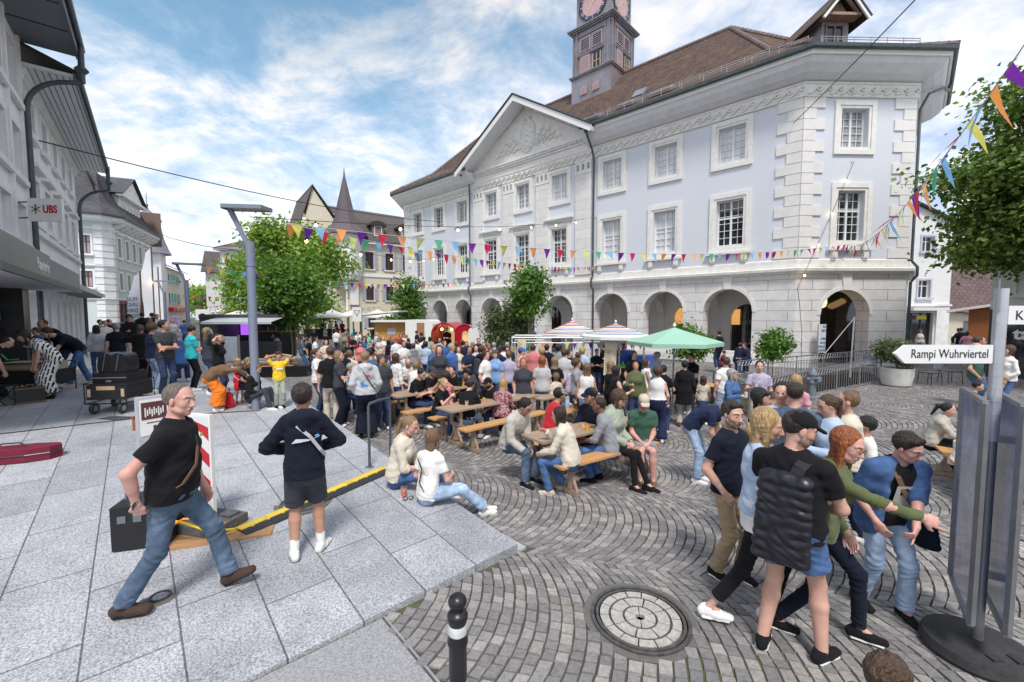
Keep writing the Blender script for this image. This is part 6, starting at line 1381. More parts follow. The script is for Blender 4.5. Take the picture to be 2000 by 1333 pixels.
for px,Y,w,h,z0,lb_ in ((1017,14.9,.30,1.0,.95,'left tall beige menu board hanging on the metal frame'),(1192,14.4,.40,1.15,.75,'right tall beige menu board hanging over the black skirted counter')):
 q=wp(px,Y);b_=empty('menu_board',(q[0],q[1],-.3),R(-4),lb_,'menu board');m=MB();m.prism([(-w/2,z0),(w/2,z0),(w/2+.05,z0+h),(-w/2+.05,z0+h)],0,.02);m.build('board',[pm('kraft board',(.66,.57,.43),.7)],b_)
 m=MB();rg=random.Random(8)
 for k in range(15): m.box(-w/2+.05,-w/2+.05+rg.uniform(.4,.9)*(w-.1),-.006,-.002,z0+.1+k*.055,z0+.115+k*.055)
 m.build('menu_lines',[flat('ink',(.2,.15,.12))],b_)
for px,Y,w,h,lb_ in ((1262,15.5,.85,.75,'blue drinks crate stack right of the metal frame stall'),(1222,16,.7,.9,'blue drinks fridge behind the barman')):
 q=wp(px,Y);b_=empty('drinks_fridge',(q[0],q[1],-.3),0,lb_,'fridge');m=MB();m.box(-w/2,w/2,0,.6,.55,.55+h);m.build('body',[flat('strong blue',(.03,.10,.50),.4)],b_);m=MB();m.box(-w/2+.05,w/2-.05,-.02,-.003,.75,.85);m.build('label',[M_white],b_)
p=at(1372,808);cb=empty('cargo_bicycle',(p.x+.1,p.y+.35,p.z),R(10),'black cargo bicycle with a wooden box parked behind the girl in the denim skirt','cargo bike')
m=MB();m.box(-.55,.5,-.28,.3,.25,.75);m.build('box',[M_blackp],cb);m=MB();m.box(.502,.515,-.26,.28,.27,.73);m.box(-.56,.52,-.3,.32,.75,.77);m.build('wood_trim',[M_wood2],cb)
for x in (-.75,.75):
 m=MB();pts=[(x+.26*math.cos(t),-.3,.28+.26*math.sin(t)) for t in np.linspace(0,2*PI,25)];m.tube(pts,.018,6,False);w_=m.build('wheel',[M_rubber],cb,smooth=True)
 m=MB();[m.tube([(x,-.3,.28),(x+.25*math.cos(t),-.3,.28+.25*math.sin(t))],.003,3) for t in np.linspace(0,2*PI,13)];m.build('spokes',[M_steel],w_)
m=MB();m.tube([(-.75,-.3,.28),(-.6,-.3,.85),(-.7,-.3,1.05)],.014,6);m.tube([(-.7,-.55,1.05),(-.7,.0,1.05)],.012,6);m.build('handlebar',[M_blackp],cb)
p=wp(388,21);bc=empty('bar_container',(p[0],p[1],-.0),R(6),'dark bar container with bottle shelf, purple sign and raised pale awning beyond the lamp posts','bar')
m=MB();m.box(0,.9,0,2.4,.2,2.35);m.box(.9,3.6,2.2,2.4,.2,2.35);m.box(0,3.7,-.05,2.5,2.35,2.5);m.box(.9,3.6,0,.5,.2,1.15);m.build('body',[pm('anthracite container',(.05,.055,.065),.5)],bc)
m=MB();m.add([(.8,0,2.34),(3.9,0,2.34),(3.9,-1.3,2.15),(.8,-1.3,2.15),(.8,-1.3,2.05),(3.9,-1.3,2.05)],[(0,1,2,3),(3,2,5,4)]);m.build('awning',[pm('pale awning',(.45,.48,.50),.6)],bc)
m=MB();m.box(.95,1.5,1.9,1.92,1.4,2.2);m.build('purple_sign',[pm('purple glow sign',(.25,.05,.5),.5,emit=(.4,.12,.8),estr=.5)],bc)
m=MB();m.box(.9,3.6,1.9,2.18,1.55,1.6);m.build('shelf',[M_wood2],bc)
for k in range(14): m=MB();x=1.6+k*.14;m.lathe([(.035,1.6),(.035,1.78),(.012,1.85),(.012,1.9)],(x,2.0,0),6);o=m.build('bottle',[random.choice([pm('amber bottle',(.4,.16,.03),.15),pm('green bottle',(.03,.2,.06)),pm('clear cup',(.6,.62,.62))])],None,loc=(p[0],p[1],0),rot=(0,0,R(6)));tag(o,'bottle on the lit shelf of the bar container','bottle','bottles on the bar shelf')
p=wp(447,14.5);pb3=empty('partition_board',(p[0],p[1],.0),R(-15),'pale grey partition board standing left of the nearest lamp post','partition');m=MB();m.box(-.33,.33,-.03,.03,.55,1.75);m.build('board',[pm('pale grey board',(.50,.55,.60),.6,var=.15,scale=3)],pb3);m=MB();m.box(-.36,-.33,-.04,.04,.2,1.8);m.box(.33,.36,-.04,.04,.2,1.8);m.build('frame',[M_steel],pb3)
p=wp(340,33);o=empty('poster_case',(p[0],p[1],.6),0,'framed event poster case beside the third lamp post','poster case');m=MB();m.box(-.4,.4,0,.1,.7,1.75);m.box(-.03,.03,.02,.08,0,.7);m.build('case',[pm('poster case grey',(.3,.3,.33),.5)],o);m=MB();m.box(-.34,.34,-.02,-.003,.78,1.68);m.build('poster',[pm('purple portrait poster',(.22,.12,.26),.6,var=.7,scale=4)],o)
p=wp(697,24);ys=empty('yield_sign',(p[0],p[1],-.25),0,'white board with a red edged give way triangle on two dark green posts','road sign')
m=MB();m.tube([(-.22,0,0),(-.22,0,3.15)],.04,8);m.tube([(.25,0,0),(.25,0,3.15)],.04,8);m.build('post',[pm('dark green post',(.02,.10,.12),.5)],ys);m=MB();m.box(-.24,.27,-.06,-.042,2.35,3.15);m.build('board',[M_white],ys)
m=MB();m.add([(-.17,-.065,2.98),(.20,-.065,2.98),(.015,-.065,2.62)],[(0,1,2)]);m.cur=1;m.add([(-.12,-.068,2.955),(.15,-.068,2.955),(.015,-.068,2.69)],[(0,1,2)]);m.build('triangle',[flat('triangle red',(.30,.02,.03)),M_white],ys)
p=wp(590,40);o=empty('terrace_barrier',(p[0],p[1],.15),0,'black cloth barrier round the hotel terrace under the parasols','barrier');m=MB();m.box(0,4.2,0,.05,0,1.0);m.build('cloth',[M_blackf],o);m=MB();[m.tube([(x,0.02,0),(x,.02,1.05)],.03,6) for x in np.linspace(0,4.2,5)];m.build('posts',[M_blackp],o)
p=wp(600,36);o=empty('terrace_step',(p[0]-6,p[1],-.3),R(0),'long low grey kerb wall in front of the hotel terrace','wall');m=MB();m.box(-3,15,0,.4,0,.45);m.build('wall',[M_greystone],o)
for px,Y,w,h,z0,mt,lb_ in ((395,30,1.0,.75,1.9,M_white,'cream panel sign with a black arc above the bar container'),):
 p=wp(px,Y);o=empty('street_sign_board',(p[0],p[1],.2),0,lb_,'sign');m=MB();m.box(-w/2,w/2,0,.05,z0,z0+h);m.tube([(0,.03,0),(0,.03,z0)],.04,6);m.build('board',[mt],o);m=MB();m.lathe([(.28,0),(.28,.01)],(0,-.02,z0+.2),16,'y');m.build('arc',[M_blackp],o)
p=wp(245,24);car=empty('parked_car',(p[0],p[1],.62),R(8),'silver parked car half hidden behind the passers by near the mint building','car')
m=MB();m.prism([(-2.1,.35),(-2.1,.8),(-1.9,.9),(-1.3,.98),(-.7,1.42),(.9,1.45),(1.6,1.0),(2.1,.9),(2.15,.35)],0,1.7);m.build('body',[pm('silver paint',(.42,.44,.46),.3,metal=.5)],car)
m=MB();m.prism([(-1.15,1.0),(-.65,1.36),(.85,1.38),(1.35,1.0)],-.01,1.71);m.build('window',[M_pane],car)
for x in (-1.35,1.35): m=MB();m.lathe([(.05,-.03),(.32,-.03),(.32,.2),(.05,.2)],(x,0,.33),18,'y');m.build('wheel',[M_rubber],car)
# ================================================================ tables and benches
def table(a,b,w,h,label,wood=M_wood,z=None,rows=2):
 """a, b: ground points under the two ends of the long axis"""
 a=Vector(a);b=Vector(b);d=b-a;L_=d.length;o=empty('beer_table',a,math.atan2(d.y,d.x),label,'table','long wooden tables on the square')
 m=MB()
 for k in range(3): y=-w/2+k*w/3;m.box(0,L_,y+.003,y+w/3-.003,h-.035,h)
 m.build('tabletop',[wood],o)
 for x in (.30,L_-.30):
  m=MB();m.bar((x,-w*.28,h-.04),(x,-w*.28,.42),.05);m.bar((x,w*.28,h-.04),(x,w*.28,.42),.05);m.bar((x,0,.42),(x,0,.1),.07);m.bar((x,-w*.3,.42),(x,w*.3,.42),.05,.06);m.bar((x,-w*.45,.035),(x,w*.45,.035),.06,.07);m.bar((x,-w*.35,.06),(x,0,.36),.045);m.bar((x,w*.35,.06),(x,0,.36),.045);m.build('leg',[wood],o)
 return o
def bench(a,b,label,h=.47,w=.27,wood=M_wood2):
 a=Vector(a);b=Vector(b);d=b-a;L_=d.length;o=empty('bench',a,math.atan2(d.y,d.x),label,'bench','long wooden benches at the tables')
 m=MB();m.box(0,L_,-w/2,-.003,h-.035,h);m.box(0,L_,.003,w/2,h-.035,h);m.build('seat',[wood],o)
 for x in (.28,L_-.28):
  m=MB();m.bar((x,0,h-.035),(x,0,.08),.07);m.bar((x,-w*.55,.035),(x,w*.55,.035),.06,.07);m.bar((x,-w*.5,.06),(x,0,.30),.04);m.bar((x,w*.5,.06),(x,0,.30),.04);m.build('leg',[M_wood],o)
 return o
def g0(v): return Vector((v[0],v[1],gz(v[0],v[1])))
def pat(px,py,h): v=at(px,py,h);return g0(v)
TB={}
def tset(key,A,B,w,lt,l1,l2,gap=.52):
 """table A-B with a bench on either side; near bench first"""
 A=Vector(A);B=Vector(B);d=(B-A).normalized();n=Vector((d.y,-d.x,0));TB[key]=(A,B,d,n)
 table(A,B,w,.76,lt)
 for s_,lb_ in ((1,l1),(-1,l2)):
  if lb_: bench(g0(A+n*s_*gap+d*.05),g0(B+n*s_*gap-d*.05),lb_)
A1=pat(1038,856,.76);dv=(pat(1217,873,.47)-pat(1066,898,.47)).normalized();B1=g0(A1+dv*2.25)
tset('T1',A1,B1,.56,'nearest wooden table, with the couple reading a phone','bench on the near side of the closest table, in front of the grey shirt man','bench on the far side of the closest table')
A2=pat(866,800,.76);B2=pat(1000,783,.76);B2=g0(A2+(B2-A2).normalized()*2.4);tset('T2',A2,B2,.56,'wooden table of the woman in black with a ponytail, second from the front','near bench of the second table, under the man with a jacket round his waist','far bench of the second table')
d2=(B2-A2).normalized();A2b=g0(B2+d2*.12);B2b=g0(A2b+d2*1.9);tset('T2b',A2b,B2b,.56,'wooden table with one lone beer glass, right of the patterned blouse','near bench at the table with the lone beer glass',None)
A3=pat(761,772,.76);B3=pat(862,762,.76);B3=g0(A3+(B3-A3).normalized()*2.3);tset('T3',A3,B3,.60,'empty fronted wooden table behind the handrail','free orange bench behind the handrail','far bench of the table behind the handrail')
A4=pat(745,742,.76);B4=g0(A4+(B3-A3).normalized()*2.2);tset('T4',A4,B4,.56,'back wooden table where the man in the white shirt eats','near bench of the back table','far bench of the back table')
A6=pat(1935,862,.76);B6=pat(2060,885,.76);dd=(pat(1888,920,.47)-pat(1820,868,.47)).normalized();A6=pat(1925,838,.76);B6=g0(A6+dd*2.2);tset('T6',A6,B6,.56,'wooden table at the right edge behind the signpost','orange bench at the right edge under the woman in the cream jacket','far bench of the table at the right edge')
A5=pat(478,702,.76);B5=pat(560,700,.76);tset('T5',A5,g0(A5+(B5-A5).normalized()*2.2),.56,'wooden table left of the maple trunk, mostly hidden by guests','near bench left of the maple trunk','far bench left of the maple trunk')
for px,py,w,lb_ in ((560,735,1.0,'long black planter box at the foot of the maple'),(470,690,.7,'pale planter box behind the seated group left of the lamp post')):
 p=at(px,py);o=empty('planter_box',(p.x,p.y,p.z),R(8),lb_,'planter');m=MB();m.box(-w,w,-.35,.35,0,.45);m.box(-w+.05,w-.05,-.3,.3,.45,.46);m.build('box',[M_blackp],o)
def cup(loc,mat,label,r=.038,h=.12,straw=False,fill=.7):
 o=empty('drink_cup',loc,0,label,'cup');m=MB();m.lathe([(r*.75,0),(r*.78,h*fill)],n=14);m.build('drink',[mat],o,smooth=True)
 m=MB();n=14;P=[(rr*math.cos(2*PI*k/n),rr*math.sin(2*PI*k/n),z) for rr,z in ((r*.80,0.0),(r*1.02,h)) for k in range(n)];m.add(P,[(k,(k+1) % n,n+(k+1) % n,n+k) for k in range(n)]);g=pm('clear plastic',(.85,.87,.88),.08,var=.02);g.node_tree.nodes['Principled BSDF'].inputs['Transmission Weight'].default_value=.85;g.node_tree.nodes['Principled BSDF'].inputs['IOR'].default_value=1.1;m.build('cup_wall',[g],o,smooth=True)
 if straw: m=MB();m.tube([(0,0,.02),(.02,0,h+.07)],.004,5);m.build('straw',[M_blackp],o)
 return o
M_beer=pm('beer',(.75,.38,.03),.2);M_spritz=pm('orange red spritz',(.75,.10,.02),.2)
def ont(key,t,s_,mat,label,**k): A,B,d,n=TB[key];p=A+d*t+n*s_;cup((p.x,p.y,p.z+.762),mat,label,**k)
ont('T1',1.05,.02,M_beer,'beer cup between the seated men, left one of the pair');ont('T1',1.38,-.12,M_beer,'beer cup between the seated men, right one of the pair')
ont('T2',.55,.02,M_beer,'beer cup in front of the woman with the ponytail');ont('T2b',1.2,-.05,M_beer,'lone beer cup on the empty end of the table');ont('T4',.3,.1,M_beer,'beer cup on the back table');ont('T3',1.55,-.15,M_white,'pale drinking cup before the man drinking with a straw')
for key,n,lb_ in (('T1',3,'cup or glass among the guests on the nearest table'),('T2',4,'cup or glass on the second table'),('T3',4,'cup or glass on the table behind the handrail'),('T4',4,'cup or glass on the back table'),('T6',3,'cup or glass on the table at the right edge'),('T5',3,'cup or glass on the table left of the maple')):
 A,B_,d,n_=TB[key]
 for k in range(n):
  p=A+d*random.uniform(.9,2.0)+n_*random.uniform(-.2,.2);m=MB();h=random.choice([.11,.13,.2]);m.lathe([(.026,0),(.034,h*.9),(.034 if h < .15 else .014,h)],n=12);o=m.build('glass',[random.choice([M_beer,pm('clear cup',(.6,.62,.62)),pm('green bottle',(.03,.2,.06)),M_beer])],None,smooth=True,loc=(p.x,p.y,p.z+.761));tag(o,lb_,'cup',lb_.replace('cup or glass','cups and glasses'))
# ================================================================ people: one smooth surface per body,grown from a posed skeleton
def surfnet(f,xs,ys,zs):
 s=f < 0
 c=s[:-1,:-1,:-1].astype(np.int8)
 for a in ((1,0,0),(0,1,0),(1,1,0),(0,0,1),(1,0,1),(0,1,1),(1,1,1)):
  c += s[a[0]:s.shape[0]-1+a[0],a[1]:s.shape[1]-1+a[1],a[2]:s.shape[2]-1+a[2]]
 act=(c > 0) & (c < 8);idx=np.argwhere(act);n=len(idx)
 if n == 0: return None
 cid=np.full(act.shape,-1,np.int32);cid[act]=np.arange(n)
 acc=np.zeros((n,3));cnt=np.zeros(n);I,J,K=idx.T
 for a in ((0,0,0),(1,0,0),(0,1,0),(0,0,1),(1,1,0),(1,0,1),(0,1,1)):
  for ax in range(3):
   if a[ax]: continue
   b=list(a);b[ax]=1
   fa=f[I+a[0],J+a[1],K+a[2]];fb=f[I+b[0],J+b[1],K+b[2]];cr=(fa < 0) != (fb < 0)
   t=np.where(cr,fa/np.where(cr,fa-fb,1),0)
   pa=np.stack([xs[I+a[0]],ys[J+a[1]],zs[K+a[2]]],1);pb=np.stack([xs[I+b[0]],ys[J+b[1]],zs[K+b[2]]],1)
   acc += np.where(cr[:,None],pa+(pb-pa)*t[:,None],0);cnt += cr
 V=acc/cnt[:,None];Fs=[]
 for ax in range(3):
  o=[0,0,0];o[ax]=1
  A=s[:s.shape[0]-o[0],:s.shape[1]-o[1],:s.shape[2]-o[2]];B=s[o[0]:,o[1]:,o[2]:]
  e=np.argwhere(A != B);u,v=(ax+1) % 3,(ax+2) % 3
  e=e[(e[:,u] > 0) & (e[:,v] > 0) & (e[:,u] < f.shape[u]-1) & (e[:,v] < f.shape[v]-1)]
  if len(e) == 0: continue
  def cc(du,dv):
   q=e.copy();q[:,u] -= du;q[:,v] -= dv;return cid[q[:,0],q[:,1],q[:,2]]
  q=np.stack([cc(1,1),cc(0,1),cc(0,0),cc(1,0)],1);fl=~A[e[:,0],e[:,1],e[:,2]];q[fl]=q[fl][:,::-1];Fs.append(q)
 return V,np.concatenate(Fs)
def v3(*a): return np.array(a,float)
def unit(v): return v/(np.linalg.norm(v)+1e-9)
def rotx(a): c,s=math.cos(a),math.sin(a);return np.array([[1,0,0],[0,c,-s],[0,s,c]])
def roty(a): c,s=math.cos(a),math.sin(a);return np.array([[c,0,s],[0,1,0],[-s,0,c]])
def rotz(a): c,s=math.cos(a),math.sin(a);return np.array([[c,-s,0],[s,c,0],[0,0,1]])
class Sdf:
 """smooth union of tapered, possibly flattened segments and ellipsoids; cuts are smooth-free planes"""
 def __init__(s): s.p=[]
 def seg(s,a,b,wa,wb=None,ha=None,hb=None,x=None,m=0,cut=None,k=.02,sub=False):
  wb=wa if wb is None else wb;ha=wa if ha is None else ha;hb=wb if hb is None else hb
  a=np.asarray(a,float);b=np.asarray(b,float);r=max(wa,wb,ha,hb)
  s.p.append(dict(t=0,a=a,b=b,w=(wa,wb),h=(ha,hb),x=x,m=m,cut=cut or [],k=k,sub=sub,lo=np.minimum(a,b)-r,hi=np.maximum(a,b)+r));return s
 def ell(s,c,r,Rm=None,m=0,cut=None,k=.02,sub=False):
  c=np.asarray(c,float);q=max(r);s.p.append(dict(t=1,c=c,r=np.asarray(r,float),R=Rm,m=m,cut=cut or [],k=k,sub=sub,lo=c-q,hi=c+q));return s
 def ev(s,p,X,Y,Z):
  if p['t'] == 0:
   a,b=p['a'],p['b'];ba=b-a;L2=ba@ba+1e-9
   dx,dy,dz=X-a[0],Y-a[1],Z-a[2]
   t=np.clip((dx*ba[0]+dy*ba[1]+dz*ba[2])/L2,0,1)
   qx,qy,qz=dx-t*ba[0],dy-t*ba[1],dz-t*ba[2]
   w=p['w'][0]+(p['w'][1]-p['w'][0])*t;h=p['h'][0]+(p['h'][1]-p['h'][0])*t
   if p['x'] is None: d=np.sqrt(qx*qx+qy*qy+qz*qz)-w
   else:
    ax=p['x'];u=qx*ax[0]+qy*ax[1]+qz*ax[2];r2=np.maximum(qx*qx+qy*qy+qz*qz-u*u,0);g=np.sqrt(u*u/(w*w)+r2/(h*h));d=(g-1)*np.minimum(w,h)
  else:
   c,r=p['c'],p['r'];x,y,z=X-c[0],Y-c[1],Z-c[2]
   if p['R'] is not None: M=p['R'];x,y,z=x*M[0,0]+y*M[1,0]+z*M[2,0],x*M[0,1]+y*M[1,1]+z*M[2,1],x*M[0,2]+y*M[1,2]+z*M[2,2]
   k0=np.sqrt((x/r[0])**2+(y/r[1])**2+(z/r[2])**2);k1=np.sqrt((x/r[0]**2)**2+(y/r[1]**2)**2+(z/r[2]**2)**2)+1e-6;d=k0*(k0-1)/k1
  for (q,n) in p['cut']: d=np.maximum(d,(X-q[0])*n[0]+(Y-q[1])*n[1]+(Z-q[2])*n[2])
  return d
 def mesh(s,name,mats,res,fine=(),folds=(),wr=0,region=None,wseed=0,wf=1.0,smooth=True):
  add=[p for p in s.p if not p['sub']];lo=np.min([p['lo'] for p in add],0)-res*2.5;hi=np.max([p['hi'] for p in add],0)+res*2.5
  axs=[]
  for i in range(3):
   g=[lo[i]]
   while g[-1] < hi[i]:
    st=res
    for (fl,fh,fr) in fine:
     if fl[i]-res < g[-1] < fh[i]: st=fr
    g.append(g[-1]+st)
   axs.append(np.array(g))
  xs,ys,zs=axs;f=np.full((len(xs),len(ys),len(zs)),1.0,np.float32)
  for p in s.p:
   pad=p['k']+2.2*res+.02;sl_=[]
   for i,g in enumerate(axs): i0=max(0,np.searchsorted(g,p['lo'][i]-pad)-1);i1=min(len(g),np.searchsorted(g,p['hi'][i]+pad)+1);sl_.append(slice(i0,i1))
   if any(q.stop <= q.start for q in sl_): continue
   d=s.ev(p,xs[sl_[0]][:,None,None],ys[sl_[1]][None,:,None],zs[sl_[2]][None,None,:]);o=f[sl_[0],sl_[1],sl_[2]];k=p['k']
   if p['sub']:
    h=np.maximum(k-np.abs(o+d),0)/k;f[sl_[0],sl_[1],sl_[2]]=np.maximum(o,-d)+h*h*k*.25
   else:
    h=np.maximum(k-np.abs(o-d),0)/k;f[sl_[0],sl_[1],sl_[2]]=np.minimum(o,d)-h*h*k*.25
  if wr:
   X,Y,Z=xs[:,None,None],ys[None,:,None],zs[None,None,:];a=wseed*1.7
   f += (wr*(np.sin(wf*(34*X+22*Z)+a+2.2*np.sin(wf*(13*Z+9*Y)+a))*np.sin(wf*(29*Y-31*Z)+a*2+1.8*np.sin(wf*(12*X+7*Z)))+.3*np.sin(wf*(55*Z+18*X-15*Y)+a+2*np.sin(wf*17*X)))).astype(np.float32)
  for (c,rad,ax,amp,fq) in folds:
   sl_=[slice(max(0,np.searchsorted(g_,c[i]-rad*2)),np.searchsorted(g_,c[i]+rad*2)) for i,g_ in enumerate(axs)]
   X,Y,Z=xs[sl_[0]][:,None,None]-c[0],ys[sl_[1]][None,:,None]-c[1],zs[sl_[2]][None,None,:]-c[2]
   w_=np.exp(-(X*X+Y*Y+Z*Z)/(rad*rad)*1.2);u=X*ax[0]+Y*ax[1]+Z*ax[2]
   v=np.sin(fq*u+1.6*np.sin(21*X+9*Z+wseed)+1.3*np.sin(17*Y-11*Z+wseed));f[sl_[0],sl_[1],sl_[2]] += (amp*w_*(np.abs(v)*1.6-.8)).astype(np.float32)
  r=surfnet(f,xs,ys,zs)
  if r is None: return None
  V,Q=r;mi=None
  if len(mats) > 1:
   C=V[Q].mean(1);best=np.full(len(C),9.0);mi=np.zeros(len(C),int)
   for p in add:
    d=s.ev(p,C[:,0],C[:,1],C[:,2]);b=d < best;best[b]=d[b];mi[b]=p['m']
   if region is not None: mi=region(C,mi)
  return raw_mesh(name,V,Q,mats,mi,smooth)
def cloth(name,col,kind='plain'):
 if name in MATS: return MATS[name]
 if kind == 'denim': m=pm(name,col,.9,var=.28,scale=9,bump=.25,bscale=120,dirt=tuple(min(1,c*1.7+.03) for c in col),dscale=3.5)
 elif kind == 'print':
  m=pm(name,col,.85,var=.2,scale=6);nt,N,L,P=nodes_of(m);vz=N.new('ShaderNodeTexVoronoi');vz.inputs['Scale'].default_value=26;tc=N.new('ShaderNodeTexCoord');L.new(tc.outputs['Object'],vz.inputs['Vector']);cr=N.new('ShaderNodeValToRGB');L.new(vz.outputs['Distance'],cr.inputs[0]);e=cr.color_ramp.elements;e[0].position=.25;e[0].color=col+(1,);e[1].position=.4;e[1].color=(.55,.45,.42,1);q=e.new(.55);q.color=(.03,.02,.04,1);q=e.new(.7);q.color=tuple(c*.8 for c in col)+(1,);L.new(cr.outputs[0],P.inputs['Base Color'])
 elif kind == 'maze':
  m=pm(name,col,.85);nt,N,L,P=nodes_of(m);tc=N.new('ShaderNodeTexCoord');mp=N.new('ShaderNodeMapping');mp.inputs['Rotation'].default_value=(R(20),R(40),R(45));L.new(tc.outputs['Object'],mp.inputs[0]);b=N.new('ShaderNodeTexBrick');b.inputs['Scale'].default_value=1;b.inputs['Brick Width'].default_value=.16;b.inputs['Row Height'].default_value=.055;b.inputs['Mortar Size'].default_value=.016;b.inputs['Color1'].default_value=(.01,.01,.01,1);b.inputs['Color2'].default_value=(.01,.01,.01,1);b.inputs['Mortar'].default_value=(.8,.8,.78,1);L.new(mp.outputs[0],b.inputs['Vector']);L.new(b.outputs[0],P.inputs['Base Color'])
 elif kind == 'check':
  m=pm(name,col,.85);nt,N,L,P=nodes_of(m);tc=N.new('ShaderNodeTexCoord');c=N.new('ShaderNodeTexChecker');c.inputs['Scale'].default_value=45;c.inputs['Color1'].default_value=col+(1,);c.inputs['Color2'].default_value=(.6,.6,.58,1);L.new(tc.outputs['Object'],c.inputs['Vector']);L.new(c.outputs[0],P.inputs['Base Color'])
 elif kind == 'puffer':
  m=pm(name,col,.35,var=.3,scale=8,bump=.5,bscale=14)
 else: m=pm(name,col,.9,var=.13,scale=7,bump=.22,bscale=60,sheen=(.12 if max(col) > .1 else .02),spec=.3)
 return m
CC=dict(black=(.006,.006,.008),navy=(.014,.022,.06),dnavy=(.005,.008,.020),white=(.74,.73,.71),cream=(.62,.56,.46),grey=(.26,.27,.30),lgrey=(.48,.48,.50),dgrey=(.045,.048,.06),blue=(.05,.13,.36),sky=(.20,.36,.62),lblue=(.42,.52,.68),teal=(.02,.28,.33),green=(.045,.11,.075),olive=(.10,.12,.05),sage=(.34,.38,.30),mint=(.10,.50,.36),red=(.50,.015,.03),dred=(.20,.02,.035),pink=(.62,.30,.36),orange=(.80,.20,.015),yellow=(.78,.52,.03),lilac=(.42,.38,.50),purple=(.22,.10,.30),brown=(.16,.09,.05),tan=(.40,.29,.18),beige=(.52,.46,.37),khaki=(.34,.25,.15),jeans=(.055,.12,.27),djeans=(.022,.04,.10),ljeans=(.30,.40,.55),steel=(.07,.11,.17),coral=(.62,.20,.20),turq=(.03,.45,.50),print=(.32,.04,.08),maze=(.5,.5,.5),check=(.05,.05,.06),stone=(.44,.41,.36))
def cm(n): return cloth('cloth '+n,CC[n],'denim' if 'jeans' in n or n == 'steel' else ('print' if n == 'print' else ('maze' if n == 'maze' else ('check' if n == 'check' else 'plain'))))
SK={}
def skin(t):
 if t not in SK:
  c={'fair': (.56,.33,.25),'tan': (.44,.24,.165),'brown': (.20,.10,.065),'pink': (.60,.33,.27)}[t];m=pm('skin '+t,c,.5,var=.10,scale=9,bump=.05,bscale=70,dirt=(c[0]*1.02,c[1]*.82,c[2]*.78),dscale=5);P=m.node_tree.nodes['Principled BSDF'];P.inputs['Subsurface Weight'].default_value=.08;P.inputs['Subsurface Radius'].default_value=(.02,.008,.005);SK[t]=m
 return SK[t]
HC=dict(black=(.010,.009,.010),dark=(.028,.018,.013),brown=(.075,.040,.022),lbrown=(.17,.10,.055),greybrown=(.15,.12,.10),blond=(.42,.28,.13),dblond=(.26,.17,.09),red=(.30,.09,.03),grey=(.34,.33,.32),white=(.6,.59,.57))
def hairm(c):
 nm='hair '+c
 if nm in MATS: return MATS[nm]
 col=HC[c];m=pm(nm,col,.42,var=.5,scale=22,bump=.9,bscale=34,stretch=(3.2,3.2,.45),detail=4,spec=.5);return m
M_lip=pm('lip skin',(.42,.12,.11),.45,var=.05);M_eyew=pm('eye white',(.62,.60,.58),.2,var=.03);M_iris=pm('dark iris',(.03,.02,.015),.15,var=.05)
def ik(a,b,l1,l2,pole):
 a=np.asarray(a,float);b=np.asarray(b,float);d=b-a;L_=np.linalg.norm(d);mx=(l1+l2)*.995
 if L_ > mx: b=a+d/L_*mx;d=b-a;L_=mx
 L_=max(L_,abs(l1-l2)+.02);u=d/np.linalg.norm(d);x=(l1*l1-l2*l2+L_*L_)/(2*L_);h=math.sqrt(max(0,l1*l1-x*x));p=np.asarray(pole,float);p=unit(p-u*(p@u));return a+u*x+p*h,b
POSES=dict(
 stand=dict(),
 relax=dict(fl=(-.10,.03,.085),fr=(.13,-.03,.085),hr=(.22,.10,-.05)),
 phone=dict(hr=(.06,.30,.22),hl=(-.06,.28,.20),pitch=22),
 drink=dict(hr=(.12,.30,.25)),
 drinkl=dict(hl=(-.12,.30,.25)),
 sip=dict(hr=(.06,.20,.50)),
 crossed=dict(hr=(-.09,.21,.20),hl=(.09,.19,.17),pr=(.8,.1,-.5),plx=(-.8,.1,-.5)),
 hips=dict(hr=(.17,.07,.06),hl=(-.17,.07,.06),pr=(1,-.6,0),plx=(-1,-.6,0)),
 pockets=dict(hr=(.19,.09,-.02),hl=(-.19,.09,-.02),pr=(.6,-1,0),plx=(-.6,-1,0)),
 handshead=dict(hr=(.10,.00,.73),hl=(-.10,.00,.73),pr=(1,.1,.0),plx=(-1,.1,0)),
 walk=dict(fl=(-.08,.32,.12),fr=(.08,-.28,.14),hl=(-.26,-.12,-.04),hr=(.25,.20,-.02)),
 sit=dict(hip=.56,fl=(-.12,.44,.085),fr=(.12,.42,.085),hl=(-.12,.34,.22),hr=(.12,.34,.22),lean=14),
 sitt=dict(hip=.56,fl=(-.12,.40,.085),fr=(.12,.42,.085),hl=(-.10,.40,.24),hr=(.12,.40,.24),lean=20),
 sitlap=dict(hip=.56,fl=(-.10,.44,.085),fr=(.10,.46,.085),hl=(-.06,.30,.12),hr=(.06,.30,.12),lean=12,pitch=25),
 sitchin=dict(hip=.56,fl=(-.12,.44,.085),fr=(.12,.42,.085),hl=(-.10,.40,.22),hr=(.03,.26,.50),lean=18),
 bend=dict(lean=72,hr=(.12,.45,.25),hl=(-.12,.45,.25),pitch=-20,hipy=-.12),
)
NP=[0]
